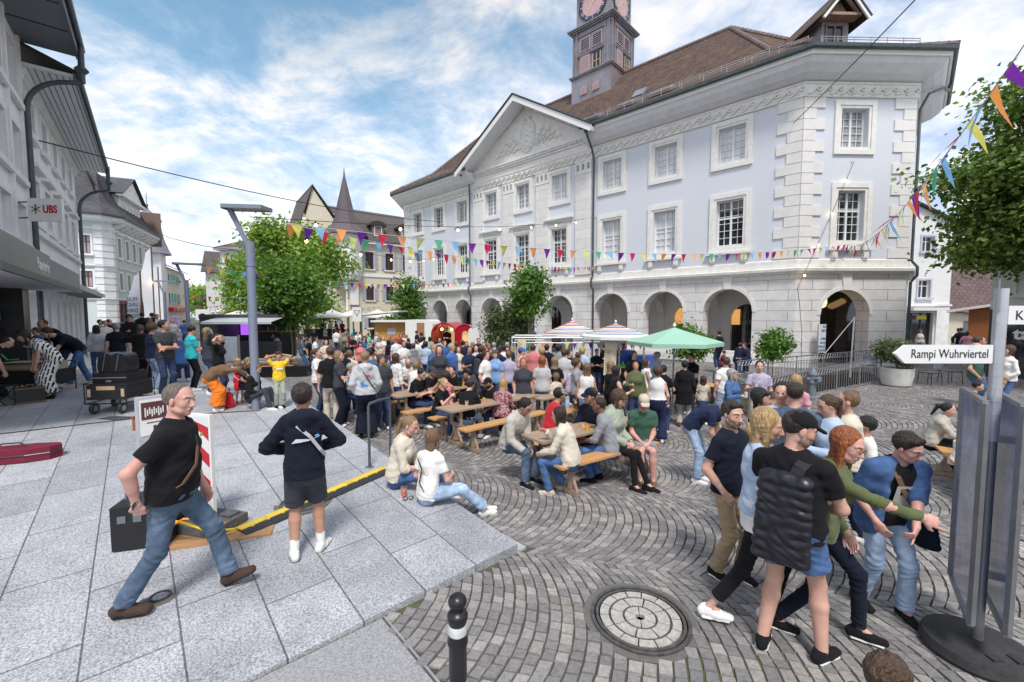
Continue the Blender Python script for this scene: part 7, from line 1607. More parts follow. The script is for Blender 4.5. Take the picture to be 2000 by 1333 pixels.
def person(px,py,h,face,top='tee black',bot='trousers djeans',hair='short brown',shoes='white',skin_='fair',pose='stand',label='',lod=2,f=False,group=None,pos=None,hs=1.0,res=None,cap=None,wide=1.0,ry=0,extras=None,blend=None,hand='relax',**kw):
 NP[0] += 1;s=h/1.75;P=dict(POSES[pose]);P.update(kw);g=P.get
 if lod == 2: res=res or .030
 elif lod == 1: res=res or .0145
 else: res=res or .0078
 sw=(.152 if f else .172)*wide;hw_=(.170 if f else .162)*wide
 lean,twist,tilt=R(g('lean',0)),R(g('twist',0)),R(g('tilt',0))
 hip=v3(0,g('hipy',0),g('hip',.93));Rh=rotz(R(g('hipyaw',0)))@rotx(-lean*.45);R2=rotz(R(g('hipyaw',0))+twist)@roty(tilt)@rotx(-lean)
 wst=hip+Rh@v3(0,0,.18)
 def T(x,y,z): return (hip+Rh@v3(x,y,z)) if z < .18 else (wst+R2@v3(x,y,z-.18))
 neck0=T(0,-.01,.50);Rhd=R2@rotz(R(g('yaw',0)))@rotx(-R(g('pitch',0))+ (lean*.55 if lean < 1.0 else 0))@roty(R(g('roll',0)))
 nb=T(0,0,.55);hc=nb+ (Rhd@v3(0,.018,.0)) + unit(.5*(R2@v3(0,0,1))+.5*(Rhd@v3(0,0,1)))*(.135+.02*(hs-1))
 shl,shr=T(-sw,0,.438),T(sw,0,.438)
 def tgt(q,abs_): return np.asarray(q,float) if abs_ else hip+R2@np.asarray(q,float)
 wl=tgt(g('hl',(-.25*max(1,wide),.03,-.09)),g('habs',False) or g('hlabs',False));wr_=tgt(g('hr',(.25*max(1,wide),.03,-.09)),g('habs',False) or g('hrabs',False))
 el,wl=ik(shl,wl,.285,.255,R2@v3(*g('plx',(-.5,-.8,-.4))));er,wr_=ik(shr,wr_,.285,.255,R2@v3(*g('pr',(.5,-.8,-.4))))
 hl_,hr_=hip+Rh@v3(-.088,0,-.02),hip+Rh@v3(.088,0,-.02)
 fl,fr=v3(*g('fl',(-.10,0,.085))),v3(*g('fr',(.10,0,.085)));fl[:2] += 0;
 kp=g('kp',(0,1,.1));kl,al=ik(hl_,fl,.435,.425,v3(*g('kpl',kp)));kr,ar=ik(hr_,fr,.435,.425,v3(*g('kpr',kp)))
 topz=hc+Rhd@v3(0,-.01,.12*hs)
 if g('Y'):
  rr=ray(px,py);t_=P['Y']/rr[1];s=(CZ+rr[2]*t_-ground(rr[0]*t_,P['Y'])-g('lift',0))/topz[2]
 def S(v): return np.asarray(v)*s
 if pos is None: face=face-math.degrees(math.atan((px-1000)/F))
 rz=PI+R(face);ca,sa=math.cos(rz),math.sin(rz)
 tp_=S(topz)
 if pos is None:
  d=ray(px,py);z=0;X=Y=0
  for i in range(14):
   t=(z+tp_[2]-CZ)/d[2] if not g('Y') else P['Y']/d[1];X,Y=d[0]*t,d[1]*t;X -= tp_[0]*ca-tp_[1]*sa;Y -= tp_[0]*sa+tp_[1]*ca;z=ground(X,Y)+g('lift',0)
  loc=(X,Y,z)
 else: loc=(pos[0],pos[1],(ground(pos[0],pos[1]) if len(pos) < 3 else pos[2])+g('lift',0))
 xax=Rh@v3(1,0,0);x2=R2@v3(1,0,0)
 st=[(-.07,hw_*.80,.105),(.03,hw_,.115 if not f else .12),(.18,hw_*.90 if not f else hw_*.80,.100),(.34,sw*.90,.118),(.44,sw*.92,.100),(.490,sw*.55,.07)]
 belly=g('belly',0)
 if belly: st[1]=(st[1][0],st[1][1]*1.04,st[1][2]+.03*belly);st[2]=(st[2][0],st[2][1]*1.12,st[2][2]+.05*belly);st[3]=(st[3][0],st[3][1]*1.03,st[3][2]+.02*belly)
 def torso(B,inf,z0=-9,z1=9,m=0,k=.03,cut=None):
  for (a,b) in zip(st[:-1],st[1:]):
   if b[0] <= z0 or a[0] >= z1: continue
   B.seg(S(T(0,belly*.02,a[0])),S(T(0,belly*.02 if b[0] < .3 else 0,b[0])),(a[1]+inf)*s,(b[1]+inf)*s,(a[2]+inf)*s,(b[2]+inf)*s,x=(xax if b[0] < .2 else x2),m=m,k=k*s,cut=cut)
  if f and z1 > .4:
   for sx in (-1,1): B.ell(S(T(sx*.07,.085,.33)),[(.058+inf)*s]*3,m=m,k=.05*s,cut=cut)
 def shoulders(B,inf,m=0,cut=None):
  B.seg(S(T(-sw*.90,0,.438)),S(T(sw*.90,0,.438)),(.046+inf)*s,m=m,k=.035*s,cut=cut);B.seg(S(T(0,-.015,.445)),S(T(0,-.010,.505)),(.080+inf)*s,(.052+inf*.5)*s,m=m,k=.045*s,cut=cut)
 def arm(B,sh,e,w,inf,frac=1.0,m=0,flare=.0):
  ru,re,rw=(.047,.037,.026) if not f else (.040,.032,.023)
  ru,re,rw=ru*wide**.5,re*wide**.5,rw
  if frac >= 1:
   B.seg(S(sh),S(e),(ru+inf)*s,(re+inf)*s,m=m,k=.03*s)
   t=min(1,frac-1) if frac < 2 else 1;q=e+(w-e)*t;n=unit(w-e)
   B.seg(S(e),S(q),(re+inf)*s,(re+(rw-re)*t+inf*1.1)*s,m=m,k=.02*s,cut=[(S(q),n)] if inf else None)
   if not inf: B.seg(S(e+(w-e)*.05),S(e+(w-e)*.5),.036*s,.030*s,m=m,k=.03*s)
  else:
   q=sh+(e-sh)*frac;n=unit(e-sh);B.seg(S(sh),S(q+n*.02),(ru+inf)*s,(ru+(re-ru)*frac+inf+flare)*s,m=m,k=.03*s,cut=[(S(q),n)])
 def leg(B,hj,kn,an,inf,frac=2.0,m=0,flare=0,kc=.03,thin=False):
  th,kr_,ak=(.080,.053,.038) if not f else (.082,.050,.034);th *= wide**.7
  if thin: th,kr_,ak=th-.012,kr_-.012,ak-.010
  if frac >= 1:
   B.seg(S(hj),S(kn),(th+inf)*s,(kr_+inf)*s,m=m,k=kc*s);t=min(1,frac-1);q=kn+(an-kn)*t;n=unit(an-kn)
   mid_=kn+(an-kn)*.32;
   cf_=.056 if not thin else .040
   if not inf: B.seg(S(kn),S(mid_),kr_*s,cf_*s,m=m,k=.02*s);B.seg(S(mid_),S(an),cf_*s,ak*s,m=m,k=.02*s)
   else: B.seg(S(kn),S(q),(kr_+inf)*s,(.052*(1-t)+ak*t+.012+inf+flare)*s,m=m,k=.03*s,cut=[(S(q),n)])
  else:
   q=hj+(kn-hj)*frac;n=unit(kn-hj);B.seg(S(hj),S(q+n*.03),(th+inf)*s,(th+(kr_-th)*frac+inf+flare)*s,m=m,k=kc*s,cut=[(S(q),n)])
 H=lambda x,y,z: S(hc+Rhd@(v3(x,y,z)*hs));q_=s*hs
 def head(B,lod,m=0):
  B.ell(H(0,-.012,.030),[.076*q_,.096*q_,.090*q_],Rhd,m=m,k=.03*q_);B.ell(H(0,.022,-.038),[.057*q_,.068*q_,.078*q_],Rhd,m=m,k=.03*q_)
  if lod < 2:
   B.ell(H(0,.062,-.093),[.026*q_,.022*q_,.02*q_],Rhd,m=m,k=.025*q_)
   for sx in (-1,1):
    B.ell(H(sx*.036,.052,-.022),[.026*q_,.026*q_,.03*q_],Rhd,m=m,k=.02*q_);B.ell(H(sx*.077,-.008,-.008),[.009*q_,.020*q_,.031*q_],Rhd@rotz(-sx*.35),m=m,k=.008*q_)
    B.seg(H(sx*.012,.080,.030),H(sx*.045,.066,.030),.010*q_,.008*q_,m=m,k=.02*q_)
    if lod == 0: B.ell(H(sx*.031,.094,.006),[.017*q_,.014*q_,.011*q_],Rhd,m=m,k=.012*q_,sub=True);B.ell(H(sx*.031,.074,.006),[.014*q_]*3,Rhd,m=m,k=.004*q_);B.seg(H(sx*.04,.04,-.075),H(sx*.05,0,-.06),.022*q_,m=m,k=.02*q_)
   B.seg(H(0,.084,.012),H(0,.106,-.030),.009*q_,.014*q_,m=m,k=.012*q_);B.ell(H(0,.092,-.036),[.019*q_,.012*q_,.009*q_],Rhd,m=m,k=.008*q_)
   B.seg(H(-.018,.084,-.062),H(.018,.084,-.062),.009*q_,.009*q_,m=m,k=.012*q_)
  B.seg(S(neck0),S(hc+Rhd@v3(0,-.015,-.05)),(.056 if not f else .047)*s,(.052 if not f else .044)*s,m=m,k=.02*s)
 def region(C,mi):
  L_=(C/s-hc)@Rhd/hs;x,y,z=np.abs(L_[:,0]),L_[:,1],L_[:,2];o=mi.copy();fr_=(y > .055)
  near=(np.abs(L_[:,0]) < .09) & (np.abs(y) < .14) & (np.abs(z) < .13)
  brow=near & fr_ & (z > .026+.10*(x-.03)*0) & (z < .037) & (x > .013) & (x < .050)
  lip=near & (y > .07) & (z > -.067) & (z < -.056) & (x < .021)
  eye=near & (y > .06) & (((x-.031)/.0125)**2+((z-.006)/.0062)**2 < 1);iris=eye & (x-.031 < .006) & (x-.031 > -.006)
  o[brow]=2;o[lip]=1;o[eye]=3;o[iris]=4
  if g('beard'):
   b=near & ~lip & (z < -.034-.35*np.maximum(0,y-.06)+.25*np.maximum(0,.05-y)*1.0) & (y > -.01) & (z > -.16) & ((z < -.045) | (y > .02)) & ~((z > -.05) & (x < .014));o[b]=5
  return o
 sk=skin(skin_);hm=hairm(hair.split()[1]);mats=[sk,M_lip,hm,M_eyew,M_iris]
 if g('beard'): mats.append(pm('stubble '+hair.split()[1]+skin_,tuple(.45*a+.55*b for a,b in zip(CC['brown'] if 0 else {'fair': (.56,.33,.25),'tan': (.44,.24,.165),'brown': (.2,.1,.065),'pink': (.6,.33,.27)}[skin_],HC[hair.split()[1]])) if g('beard') == 1 else tuple(HC[hair.split()[1]]),.7,var=.3,scale=60))
 topk,topc=top.split();botk,botc=bot.split();hk=hair.split()[0]
 ztop={'tee': .53,'shirt': .53,'long': .53,'hoodie': .53,'jacket': .53,'coat': .53,'tank': .45,'dress': .53,'crop': .53,'blouse': .53}[topk]
 inf={'tee': .013,'shirt': .018,'long': .013,'hoodie': .030,'jacket': .026,'coat': .032,'tank': .008,'dress': .014,'crop': .014,'blouse': .024}[topk]
 sl={'tee': .62,'shirt': .72,'long': 1.96,'hoodie': 1.98,'jacket': 1.97,'coat': 1.97,'tank': 0,'dress': .5,'crop': 1.4,'blouse': 1.55}[topk];sl=g('sleeve',sl)
 hem={'coat': -.32,'hoodie': -.04,'jacket': -.06,'tank': -.0,'crop': .09,'tee': -.06,'shirt': -.07,'long': -.03,'dress': -.1,'blouse': -.03}[topk];hem=g('hem',hem)
 def garment_top(B,m=0,ex=0):
  i2=inf+ex;cut=[(S(T(0,0,hem)),Rh@v3(0,0,-1))];torso(B,i2,hem-.02,9,m,cut=cut)
  fl_=g('flare',.02)
  B.seg(S(T(0,0,.10)),S(T(0,0,hem-.02)),(hw_*.96+i2)*s,(hw_+i2+fl_)*s,(.112+i2)*s,(.118+i2+fl_*.6)*s,x=xax,m=m,k=.03*s,cut=cut)
  if topk != 'tank': shoulders(B,i2*.8,m)
  if sl > 0: arm(B,shl,el,wl,i2*.95,sl,m,flare=.012);arm(B,shr,er,wr_,i2*.95,sl,m,flare=.012)
  if topk == 'hoodie' or g('hood'): B.seg(S(T(-.07,-.10,.50)),S(T(.07,-.10,.50)),.055*s,m=m,k=.05*s);B.seg(S(T(0,-.11,.50)),S(T(0,-.13,.38)),.07*s,.03*s,m=m,k=.05*s)
  if topk in ('shirt','jacket','coat'): B.seg(S(T(-.05,.0,.535)),S(T(.05,0,.535)),.05*s,m=m,k=.02*s)
 def garment_bot(B,m=0):
  i2={'trousers': .013,'wide': .03,'jeans': .012,'slim': .005,'shorts': .022,'skirt': .012,'longskirt': .015,'leggings': .004}[botk]
  top_z=g('waist',min(.10,hem+.05) if hem > -.2 else .02)
  cut=[(S(T(0,0,top_z)),Rh@v3(0,0,1))]
  torso(B,i2,-9,.17,m,cut=cut)
  if botk in ('skirt','longskirt'):
   L_=.42 if botk == 'skirt' else .80;kc=(kl+kr)/2;ac=(al+ar)/2;c0=(hl_+hr_)/2
   if botk == 'skirt': e_=c0+(kc-c0)*min(1,L_/.435);B.seg(S(c0),S(e_),.17*s,.20*s,.13*s,.15*s,x=xax,m=m,k=.04*s,cut=[(S(e_),unit(kc-c0))])
   else: B.seg(S(c0),S(kc),.17*s,.19*s,.13*s,.15*s,x=xax,m=m,k=.04*s);e_=kc+(ac-kc)*.85;B.seg(S(kc),S(e_),.19*s,.22*s,.15*s,.18*s,x=xax,m=m,k=.04*s,cut=[(S(e_),unit(ac-kc))])
  else:
   fr_={'shorts': .88}.get(botk,1.985);fl_={'wide': .04,'trousers': .010,'jeans': .004,'shorts': .02,'slim': -.004,'leggings': -.012}[botk];fr_=g('leglen',fr_)
   for a,b,c in ((hl_,kl,al),(hr_,kr,ar)): leg(B,a,b,c,i2,fr_,m,fl_,.035)
 def hairs(B,m=0,lod=0):
  n=Rhd@v3(0,.66,-.75)
  hy=.0;vol={'short': .013,'crew': .007,'long': .016,'pony': .009,'bun': .009,'bob': .022,'curly': .034,'quiff': .013,'bald': .003,'fringe': .016}[hk]
  pt=H(0,.082,.062 if hk != 'crew' else .078) if hk != 'bald' else H(0,.02,.075)
  if hk == 'bald': cuts=[(H(0,.05,.045),Rhd@v3(0,.5,.86)),(H(0,.0,-.05),Rhd@v3(0,.55,-.83)),(H(0,.04,0),Rhd@v3(0,1,0))]
  else: cuts=[(pt,n)]
  B.ell(H(0,-.024-vol*.6,.036),[(.0745+vol)*q_,(.090+vol)*q_,(.087+vol*1.1)*q_],Rhd,m=m,k=.012*q_,cut=cuts)
  if hk == 'quiff': B.seg(H(-.04,.045,.100),H(.05,.04,.105),.020*q_,m=m,k=.03*q_)
  if hk in ('bob','fringe'): B.seg(H(-.05,.074,.07),H(.05,.074,.07),.02*q_,m=m,k=.02*q_)
  if hk in ('long','bob'):
   L_=g('hairlen',.30 if hk == 'long' else .12);b0=H(0,-.062,-.02);
   dn=unit(v3(0,0,-1)*.75+(R2@v3(0,0,-1))*.6+R2@v3(0,-.15,0));e_=b0+dn*L_*q_
   B.seg(b0,e_,.078*q_,.060*q_,.042*q_,.030*q_,x=x2,m=m,k=.03*q_)
   for sx in (-1,1): a_=H(sx*.070,-.005,.01);B.seg(a_,a_+(dn*L_*.85+R2@v3(sx*.01,.03,0))*q_,.026*q_,.022*q_,m=m,k=.025*q_)
  if hk == 'pony': a_=H(0,-.098,.05);B.seg(a_,a_+R2@v3(0,-.05,-.02)*q_,.03*q_,.036*q_,m=m,k=.01*q_);c_=a_+R2@v3(0,-.05,-.03)*q_;B.seg(c_,c_+R2@v3(0,-.02,-.20)*q_,.035*q_,.018*q_,m=m,k=.02*q_)
  if hk == 'bun': B.ell(H(0,-.075,.11),[.038*q_]*3,m=m,k=.01*q_)
 shoecol=shoes
 def shoe(B,an,kn,m=0,ms=None,boot=False):
  yaw=g('fyl' if an is al else 'fyr',0);pit=g('fpl' if an is al else 'fpr',0);Rf=rotz(R(yaw))@rotx(R(pit));A_=lambda x,y,z: S(an+Rf@v3(x,y,z));k_=.02*s
  cut=[(A_(0,0,-.083),Rf@v3(0,0,-1))]
  B.seg(A_(0,-.045,-.045),A_(0,.06,-.048),.038*s,.040*s,.045*s,.036*s,x=Rf@v3(1,0,0),m=m,k=k_,cut=cut);B.seg(A_(0,.05,-.05),A_(0,.155,-.056),(.044+.006*boot)*s,(.036+.008*boot)*s,(.036+.008*boot)*s,(.024+.010*boot)*s,x=Rf@v3(1,0,0),m=m,k=k_,cut=cut)
  sh_=unit(kn-an);B.seg(A_(0,-.02,-.02),A_(0,-.01,.02) if not boot else S(an+sh_*.12),.040*s,(.040 if not boot else .050)*s,m=m,k=k_,cut=[(A_(0,0,.005),Rf@v3(0,0,1))] if not boot else [(S(an+sh_*.11),sh_)])
  if ms is not None: B.seg(A_(0,-.05,-.078),A_(0,.14,-.078),.044*s,.042*s,.012*s,.012*s,x=Rf@v3(1,0,0),m=ms,k=.004,cut=cut)
 def hand_(B,w,e,side,m=0,lod=0,style='relax'):
  d=unit(w-e);up_=R2@v3(side,0,0);n=unit(np.cross(d,v3(0,0,1)) if abs(d[2]) < .8 else v3(side,0,0)*1.0);
  pn=unit(R2@v3(-side,.1,-.5)-d*(d@(R2@v3(-side,.1,-.5))));sd=np.cross(d,pn)*side*-1
  hd=unit(d+pn*.12);L_=.95
  if lod == 2: B.ell(S(w+d*.06),[.042*s]*3,m=m,k=.02*s);return
  B.seg(S(w),S(w+hd*.045),.026*s,.038*s,.022*s,.018*s,x=sd,m=m,k=.02*s);B.seg(S(w+hd*.04),S(w+hd*.085),.040*s,.040*s,.018*s,.014*s,x=sd,m=m,k=.012*s)
  curl={'relax': .38,'grip': .85,'point': .95,'flat': .12}[style]
  for i,(o,l) in enumerate(((-.031,.068),(-.0105,.077),(.0105,.074),(.031,.058))):
   c=curl+.05*i if not (style == 'point' and i == 0) else .04;p=w+hd*.085+sd*o*-1;dd=hd;rr=.0092
   for j,ll in enumerate((.44,.31,.25)):
    ang=c*(1.0 if j == 0 else 1.15);dd=unit(dd*math.cos(ang)+pn*math.sin(ang)) if j or 1 else dd;pn_=pn;q2=p+dd*l*ll;B.seg(S(p),S(q2),rr*s,(rr-.0008)*s,m=m,k=.004*s);p=q2;rr -= .0008
  t0=w+hd*.028+sd*.030;t1=t0+unit(hd*.65+sd*.55+pn*.35)*.042;t2=t1+unit(hd*.85+sd*.1+pn*.45)*.032;B.seg(S(t0),S(t1),.013*s,.0105*s,m=m,k=.012*s);B.seg(S(t1),S(t2),.0105*s,.009*s,m=m,k=.006*s)
 wrf=g('wf',1.0)
 if lod == 2:
  B=Sdf();MT=[sk,cm(topc),cm(botc),hm,cm(shoecol) if shoecol in CC else cm('white')]
  head(B,2);hairs(B,3,2);garment_top(B,1,.004);garment_bot(B,2)
  for e_,w_,sh_ in ((el,wl,shl),(er,wr_,shr)): arm(B,sh_,e_,w_,0.0,1.999,0);B.ell(S(w_+unit(w_-e_)*.06),[.045*s]*3,m=0,k=.02*s)
  for a,b,c in ((hl_,kl,al),(hr_,kr,ar)): B.seg(S(b),S(c),.05*s,.036*s,m=0,k=.01)
  shoe(B,al,kl,4);shoe(B,ar,kr,4)
  if cap:
   B.ell(H(0,-.012,.055),[.092*q_,.108*q_,.082*q_],Rhd,m=5,k=.01,cut=[(H(0,0,.04),Rhd@v3(0,0,-1))]);B.seg(H(0,.09,.05),H(0,.15,.04),.07*q_,.06*q_,.016*q_,.016*q_,x=Rhd@v3(1,0,0),m=5,k=.01);MT.append(cm(cap))
  me=B.mesh('person',MT,res,wr=.003,wseed=NP[0]);o=place('person',me,None,loc,(0,0,rz));tag(o,label,'person',group)
  return finish(o,extras,s,locals())
 B=Sdf();head(B,lod);torso(B,-.012);shoulders(B,-.004)
 ai=-.0001 if sl < 1.2 else -.007;arm(B,shl,el,wl,0,2);arm(B,shr,er,wr_,0,2);hnd=g('hands',(hand,hand));hand_(B,wl,el,-1,lod=lod,style=hnd[0]);hand_(B,wr_,er,1,lod=lod,style=hnd[1])
 for a,b,c in ((hl_,kl,al),(hr_,kr,ar)): leg(B,a,b,c,0,2,thin=(botk not in ('shorts','skirt')));B.seg(S(c),S(c+v3(0,.10,-.05)),.028*s,.022*s,k=.02)
 fine=[]
 if lod == 0:
  c_=S(hc);fine.append((c_-.125*q_,c_+.14*q_,.0055))
  for w_,e_ in ((wl,el),(wr_,er)): c_=S(w_+unit(w_-e_)*.09);fine.append((c_-.10*s,c_+.10*s,.006))
 me=B.mesh('person',mats,res*1.2,fine=fine,region=region);o=place('person',me,None,loc,(0,0,rz));tag(o,label,'person',group)
 B=Sdf();garment_top(B);B.seg(S(T(0,-.0,.50)),S(hc),.066*s,.07*s,k=.012*s,sub=True)
 if g('vneck'): B.seg(S(T(0,.09,.44)),S(T(0,.05,.54)),.02*s,.07*s,k=.01,sub=True)
 fo=[(S(e_),.11*s,unit(w_-s_),.006*s,70/s) for s_,e_,w_ in ((shl,el,wl),(shr,er,wr_)) if sl > 1]+[(S(T(sx*.10,0,.38)),.11*s,unit(R2@v3(sx*.7,0,-.7)),.006*s,55/s) for sx in (-1,1)]+[(S(T(sx*.07,0,.04)),.15*s,unit(R2@v3(sx*.35,0,1)),.006*s,60/s) for sx in (-1,1)]
 place({'tee': 'shirt','shirt': 'shirt','long': 'shirt','hoodie': 'hoodie','jacket': 'jacket','coat': 'coat','tank': 'top','dress': 'dress','crop': 'cardigan','blouse': 'blouse'}[topk],B.mesh('top',[cm(topc)],res,folds=fo,wr=g('wr',.0042),wseed=NP[0],wf=wrf),o)
 if g('under'):
  B=Sdf();torso(B,.010,g('uhem',-.12),.5,cut=[(S(T(0,0,g('uhem',-.12))),Rh@v3(0,0,-1))]);B.seg(S(T(0,0,.1)),S(T(0,0,g('uhem',-.12)-.02)),hw_*s,(hw_+.02)*s,.125*s,.13*s,x=xax,k=.03*s,cut=[(S(T(0,0,g('uhem',-.12))),Rh@v3(0,0,-1))]);place('shirt',B.mesh('under',[cm(g('under'))],res,wr=.003),o)
 B=Sdf();garment_bot(B);nm={'shorts': 'shorts','skirt': 'skirt','longskirt': 'skirt'}.get(botk,'trousers');fo=[(S(kk),.13*s,unit(aa-hh),.0075*s,62/s) for hh,kk,aa in ((hl_,kl,al),(hr_,kr,ar))]+[(S(aa+unit(kk-aa)*.07),.09*s,unit(aa-kk),.008*s,75/s) for kk,aa in ((kl,al),(kr,ar))]+[(S(hh),.12*s,unit(v3(0,.5,1)),.006*s,50/s) for hh in (hl_,hr_)]
 place(nm,B.mesh('bot',[cm(botc)],res,folds=fo,wr=g('wrb',.0035),wseed=NP[0]+3,wf=1.15*wrf),o)
 if hk != 'none':
  B=Sdf();hairs(B);me=B.mesh('hair',[hm],res*.75,wr=(.0055 if hk == 'curly' else .0018 if lod == 0 else .0028) if hk not in ('bald','crew') else .001,wseed=NP[0],wf=3.0 if hk != 'curly' else 3.2)
  if me and len(me.vertices): place('hair',me,o)
 for an,kn in ((al,kl),(ar,kr)):
  B=Sdf();sc_=shoes.split('/');shoe(B,an,kn,0,1,boot=(sc_[0] == 'boot'));c0=cloth('boot leather',(.06,.035,.028)) if sc_[0] == 'boot' else cm(sc_[0]);sole=cm(sc_[1] if len(sc_) > 1 else 'white');place('boot' if sc_[0] == 'boot' else 'shoe',B.mesh('shoe',[c0,sole],min(res,.010),wr=.0008),o)
  if g('socks'): B=Sdf();n_=unit(kn-an);B.seg(S(an-n_*.02),S(an+n_*.13),.040*s,.046*s,k=.01,cut=[(S(an+n_*.12),n_)]);place('sock',B.mesh('sock',[cm(g('socks'))],.010,wr=.001),o)
 if cap:
  B=Sdf();B.ell(H(0,-.016,.048),[.086*q_,.104*q_,.084*q_],Rhd,k=.01,cut=[(H(0,0,.034),Rhd@v3(0,.12,-1))]);cpp=place('cap',B.mesh('cap',[cm(cap)],res*.8,wr=.001),o)
  B=Sdf();B.seg(H(0,.080,.046),H(0,.135,.030),.074*q_,.058*q_,.015*q_,.013*q_,x=Rhd@v3(1,0,0),k=.01);place('brim',B.mesh('brim',[cm(cap)],min(res,.007)),cpp)
 if g('glasses'):
  m=MB();
  for sx in (-1,1):
   c_=H(sx*.031,.098,.004);u_=Rhd@v3(1,0,0);w_=Rhd@v3(0,0,1);m.tube([tuple(c_+(u_*.021*math.cos(t)+w_*.015*math.sin(t))*q_) for t in np.linspace(0,2*PI,13)],.0020*q_,5,False);m.tube([tuple(H(sx*.052,.096,.008)),tuple(H(sx*.078,.03,.006)),tuple(H(sx*.080,-.02,0))],.0018*q_,4)
  m.tube([tuple(H(-.010,.100,.006)),tuple(H(.010,.100,.006))],.002*q_,4);m.build('glasses',[M_blackp],o)
 return finish(o,extras,s,locals())
def finish(o,extras,s,L_):
 lab=' '.join(o['label'].split()[:8]).rstrip(',');pz=L_['pose']
 if L_['lod'] < 2 and pz in ('drink','phone') and not L_['g']('nohold'):
  w_,e_=L_['wr_'],L_['er'];c=L_['S'](w_+unit(w_-e_)*.085);R2=L_['R2'];u=R2@v3(0,0,1)
  m=MB()
  if pz == 'drink': m.tube([tuple(c-u*.05),tuple(c+u*.07)],[.028,.036],12);nm='cup';mt=pm('frosted cup',(.62,.62,.60),.25,spec=.8)
  else: m.bar(tuple(c-u*.02-(R2@v3(0,.0,0))),tuple(c+u*.10+(R2@v3(0,.05,0))),.07,.009);nm='phone';mt=M_blackp
  ob=m.build('held_'+nm,[mt],None,smooth=(nm == 'cup'));ob.location=o.location;ob.rotation_euler=o.rotation_euler;tag(ob,nm+' held by the '+lab,nm)
 info=dict(T=lambda x,y,z: L_['S'](L_['T'](x,y,z)),H=L_['H'],wl=L_['S'](L_['wl']),wr=L_['S'](L_['wr_']),hip=L_['S'](L_['hip']),s=s,o=o,R2=L_['R2'],el=L_['S'](L_['el']),er=L_['S'](L_['er']),shl=L_['S'](L_['shl']),shr=L_['S'](L_['shr']))
 if extras: extras(info)
 return info
def world_of(info,p): o=info['o'];rz=o.rotation_euler[2];c,s_=math.cos(rz),math.sin(rz);return Vector((o.location.x+p[0]*c-p[1]*s_,o.location.y+p[0]*s_+p[1]*c,o.location.z+p[2]))
def at_person(info,name,mb,mats,label,cat,smooth=True,group=None):
 """a carried thing, top level, built in the person's own frame"""
 o=info['o'];ob=mb.build(name,mats,None,smooth) if isinstance(mb,MB) else place(name,mb)
 ob.location=o.location;ob.rotation_euler=o.rotation_euler;return tag(ob,label,cat,group)
def strap(info,pts,w=.035,mat=None,name='strap',side=None):
 """flat band over the torso: part of the person's bag, kept as a worn strap"""
 m=MB();
 for a,b in zip(pts[:-1],pts[1:]): m.bar(tuple(a),tuple(b),w,.008,up=(0,1,0))
 return place(name,m.data(name,[mat or M_blackf]),info['o'])
# ================================================================ the people
def zz(ox,oy,k): return lambda x,y: (ox+x/k,oy+y/k)
ZA,ZB,ZC,ZD,ZE,ZF,ZG,ZH,ZI,ZJ=zz(350,580,4.9375),zz(650,560,5.554),zz(950,560,5.554),zz(1250,560,4.597),zz(0,550,4.938),zz(0,400,3.174),zz(1350,720,4.761),zz(1700,560,4.443),zz(600,720,4.04),zz(950,720,4.76)
def pp(q,h,face,top,bot,hair,label,pose='stand',lod=2,**k): return person(q[0],q[1],h,face,top,bot,hair,label=label,pose=pose,lod=lod,**k)
def walker_bits(i):
 T,H,s=i['T'],i['H'],i['s']
 strap(i,[T(-.11,-.10,.49),T(-.07,-.03,.535),T(-.045,.10,.485),T(.02,.165,.36),T(.10,.19,.22),T(.165,.13,.08),T(.19,.0,.0)],.045,cloth('cloth brown',CC['brown']))
 m=MB();c=T(-.09,.152,.40);m.lathe([(.018,-.004),(.018,.004)],tuple(c),14,'y');place('badge',m.data('badge',[flat('yellow green badge',(.5,.7,.05))]),i['o'])
 for k in range(2):
  m=MB();w=i['wr'];e=unit(w-i['shr']);m.tube([tuple(w+v3(.036*math.cos(t),.036*math.sin(t)*.6,.030*math.sin(t)-.0+k*.018)*s) for t in np.linspace(0,2*PI,13)],.006,5,False);place('bracelet',m.data('bracelet',[M_blackp],True),i['o'])
wm=person(352,751,1.90,72,'tee black','jeans steel','crew greybrown','boot/black','pink','walk','man in black T-shirt with a shoulder strap striding across the terrace, lower left',lod=0,hip=.905,fl=(-.09,.34,.11),fr=(.08,-.30,.095),fpl=20,fyr=-6,fyl=-8,hr=(.23,-.12,-.03),hl=(-.22,.16,-.06),pr=(.75,-1,.1),lean=7,pitch=4,yaw=-18,belly=1.0,wide=1.18,extras=walker_bits,hands=('relax','grip'),wf=1.0,wrb=.004)
def boy_bits(i):
 T=i['T']
 strap(i,[T(-.05,-.16,.44),T(.06,-.165,.33),T(.15,-.13,.18),T(.19,-.05,.10)],.03,cloth('cloth lgrey',CC['lgrey']))
 for pts,c in (([(-.10,.27),(-.06,.31),(.0,.305),(.07,.30),(.13,.315),(.06,.285),(-.02,.275)],(.55,.62,.68)),([(.10,.33),(.13,.345),(.15,.32),(.12,.305)],(.10,.35,.6))):
  m=MB();m.add([tuple(T(x,-.142-.012*math.cos(x*9),z)) for x,z in pts],[tuple(range(len(pts)))]);place('back_print',m.data('back_print',[flat('print %.2f' % c[0],c)]),i['o'])
person(590,750,1.745,178,'hoodie dnavy','shorts dgrey','fringe dark','white/brown','tan','stand','teenage boy in navy hoodie and dark shorts seen from behind on the terrace',lod=0,hs=1.05,wide=.88,wrb=.002,hl=(-.16,.20,.13),hr=(.17,.20,.12),plx=(-1,-.6,-.2),pr=(1,-.6,-.2),fl=(-.11,.0,.085),fr=(.13,.08,.085),fyl=8,fyr=-28,socks='white',extras=boy_bits,hem=-.10,leglen=.93,yaw=-10)
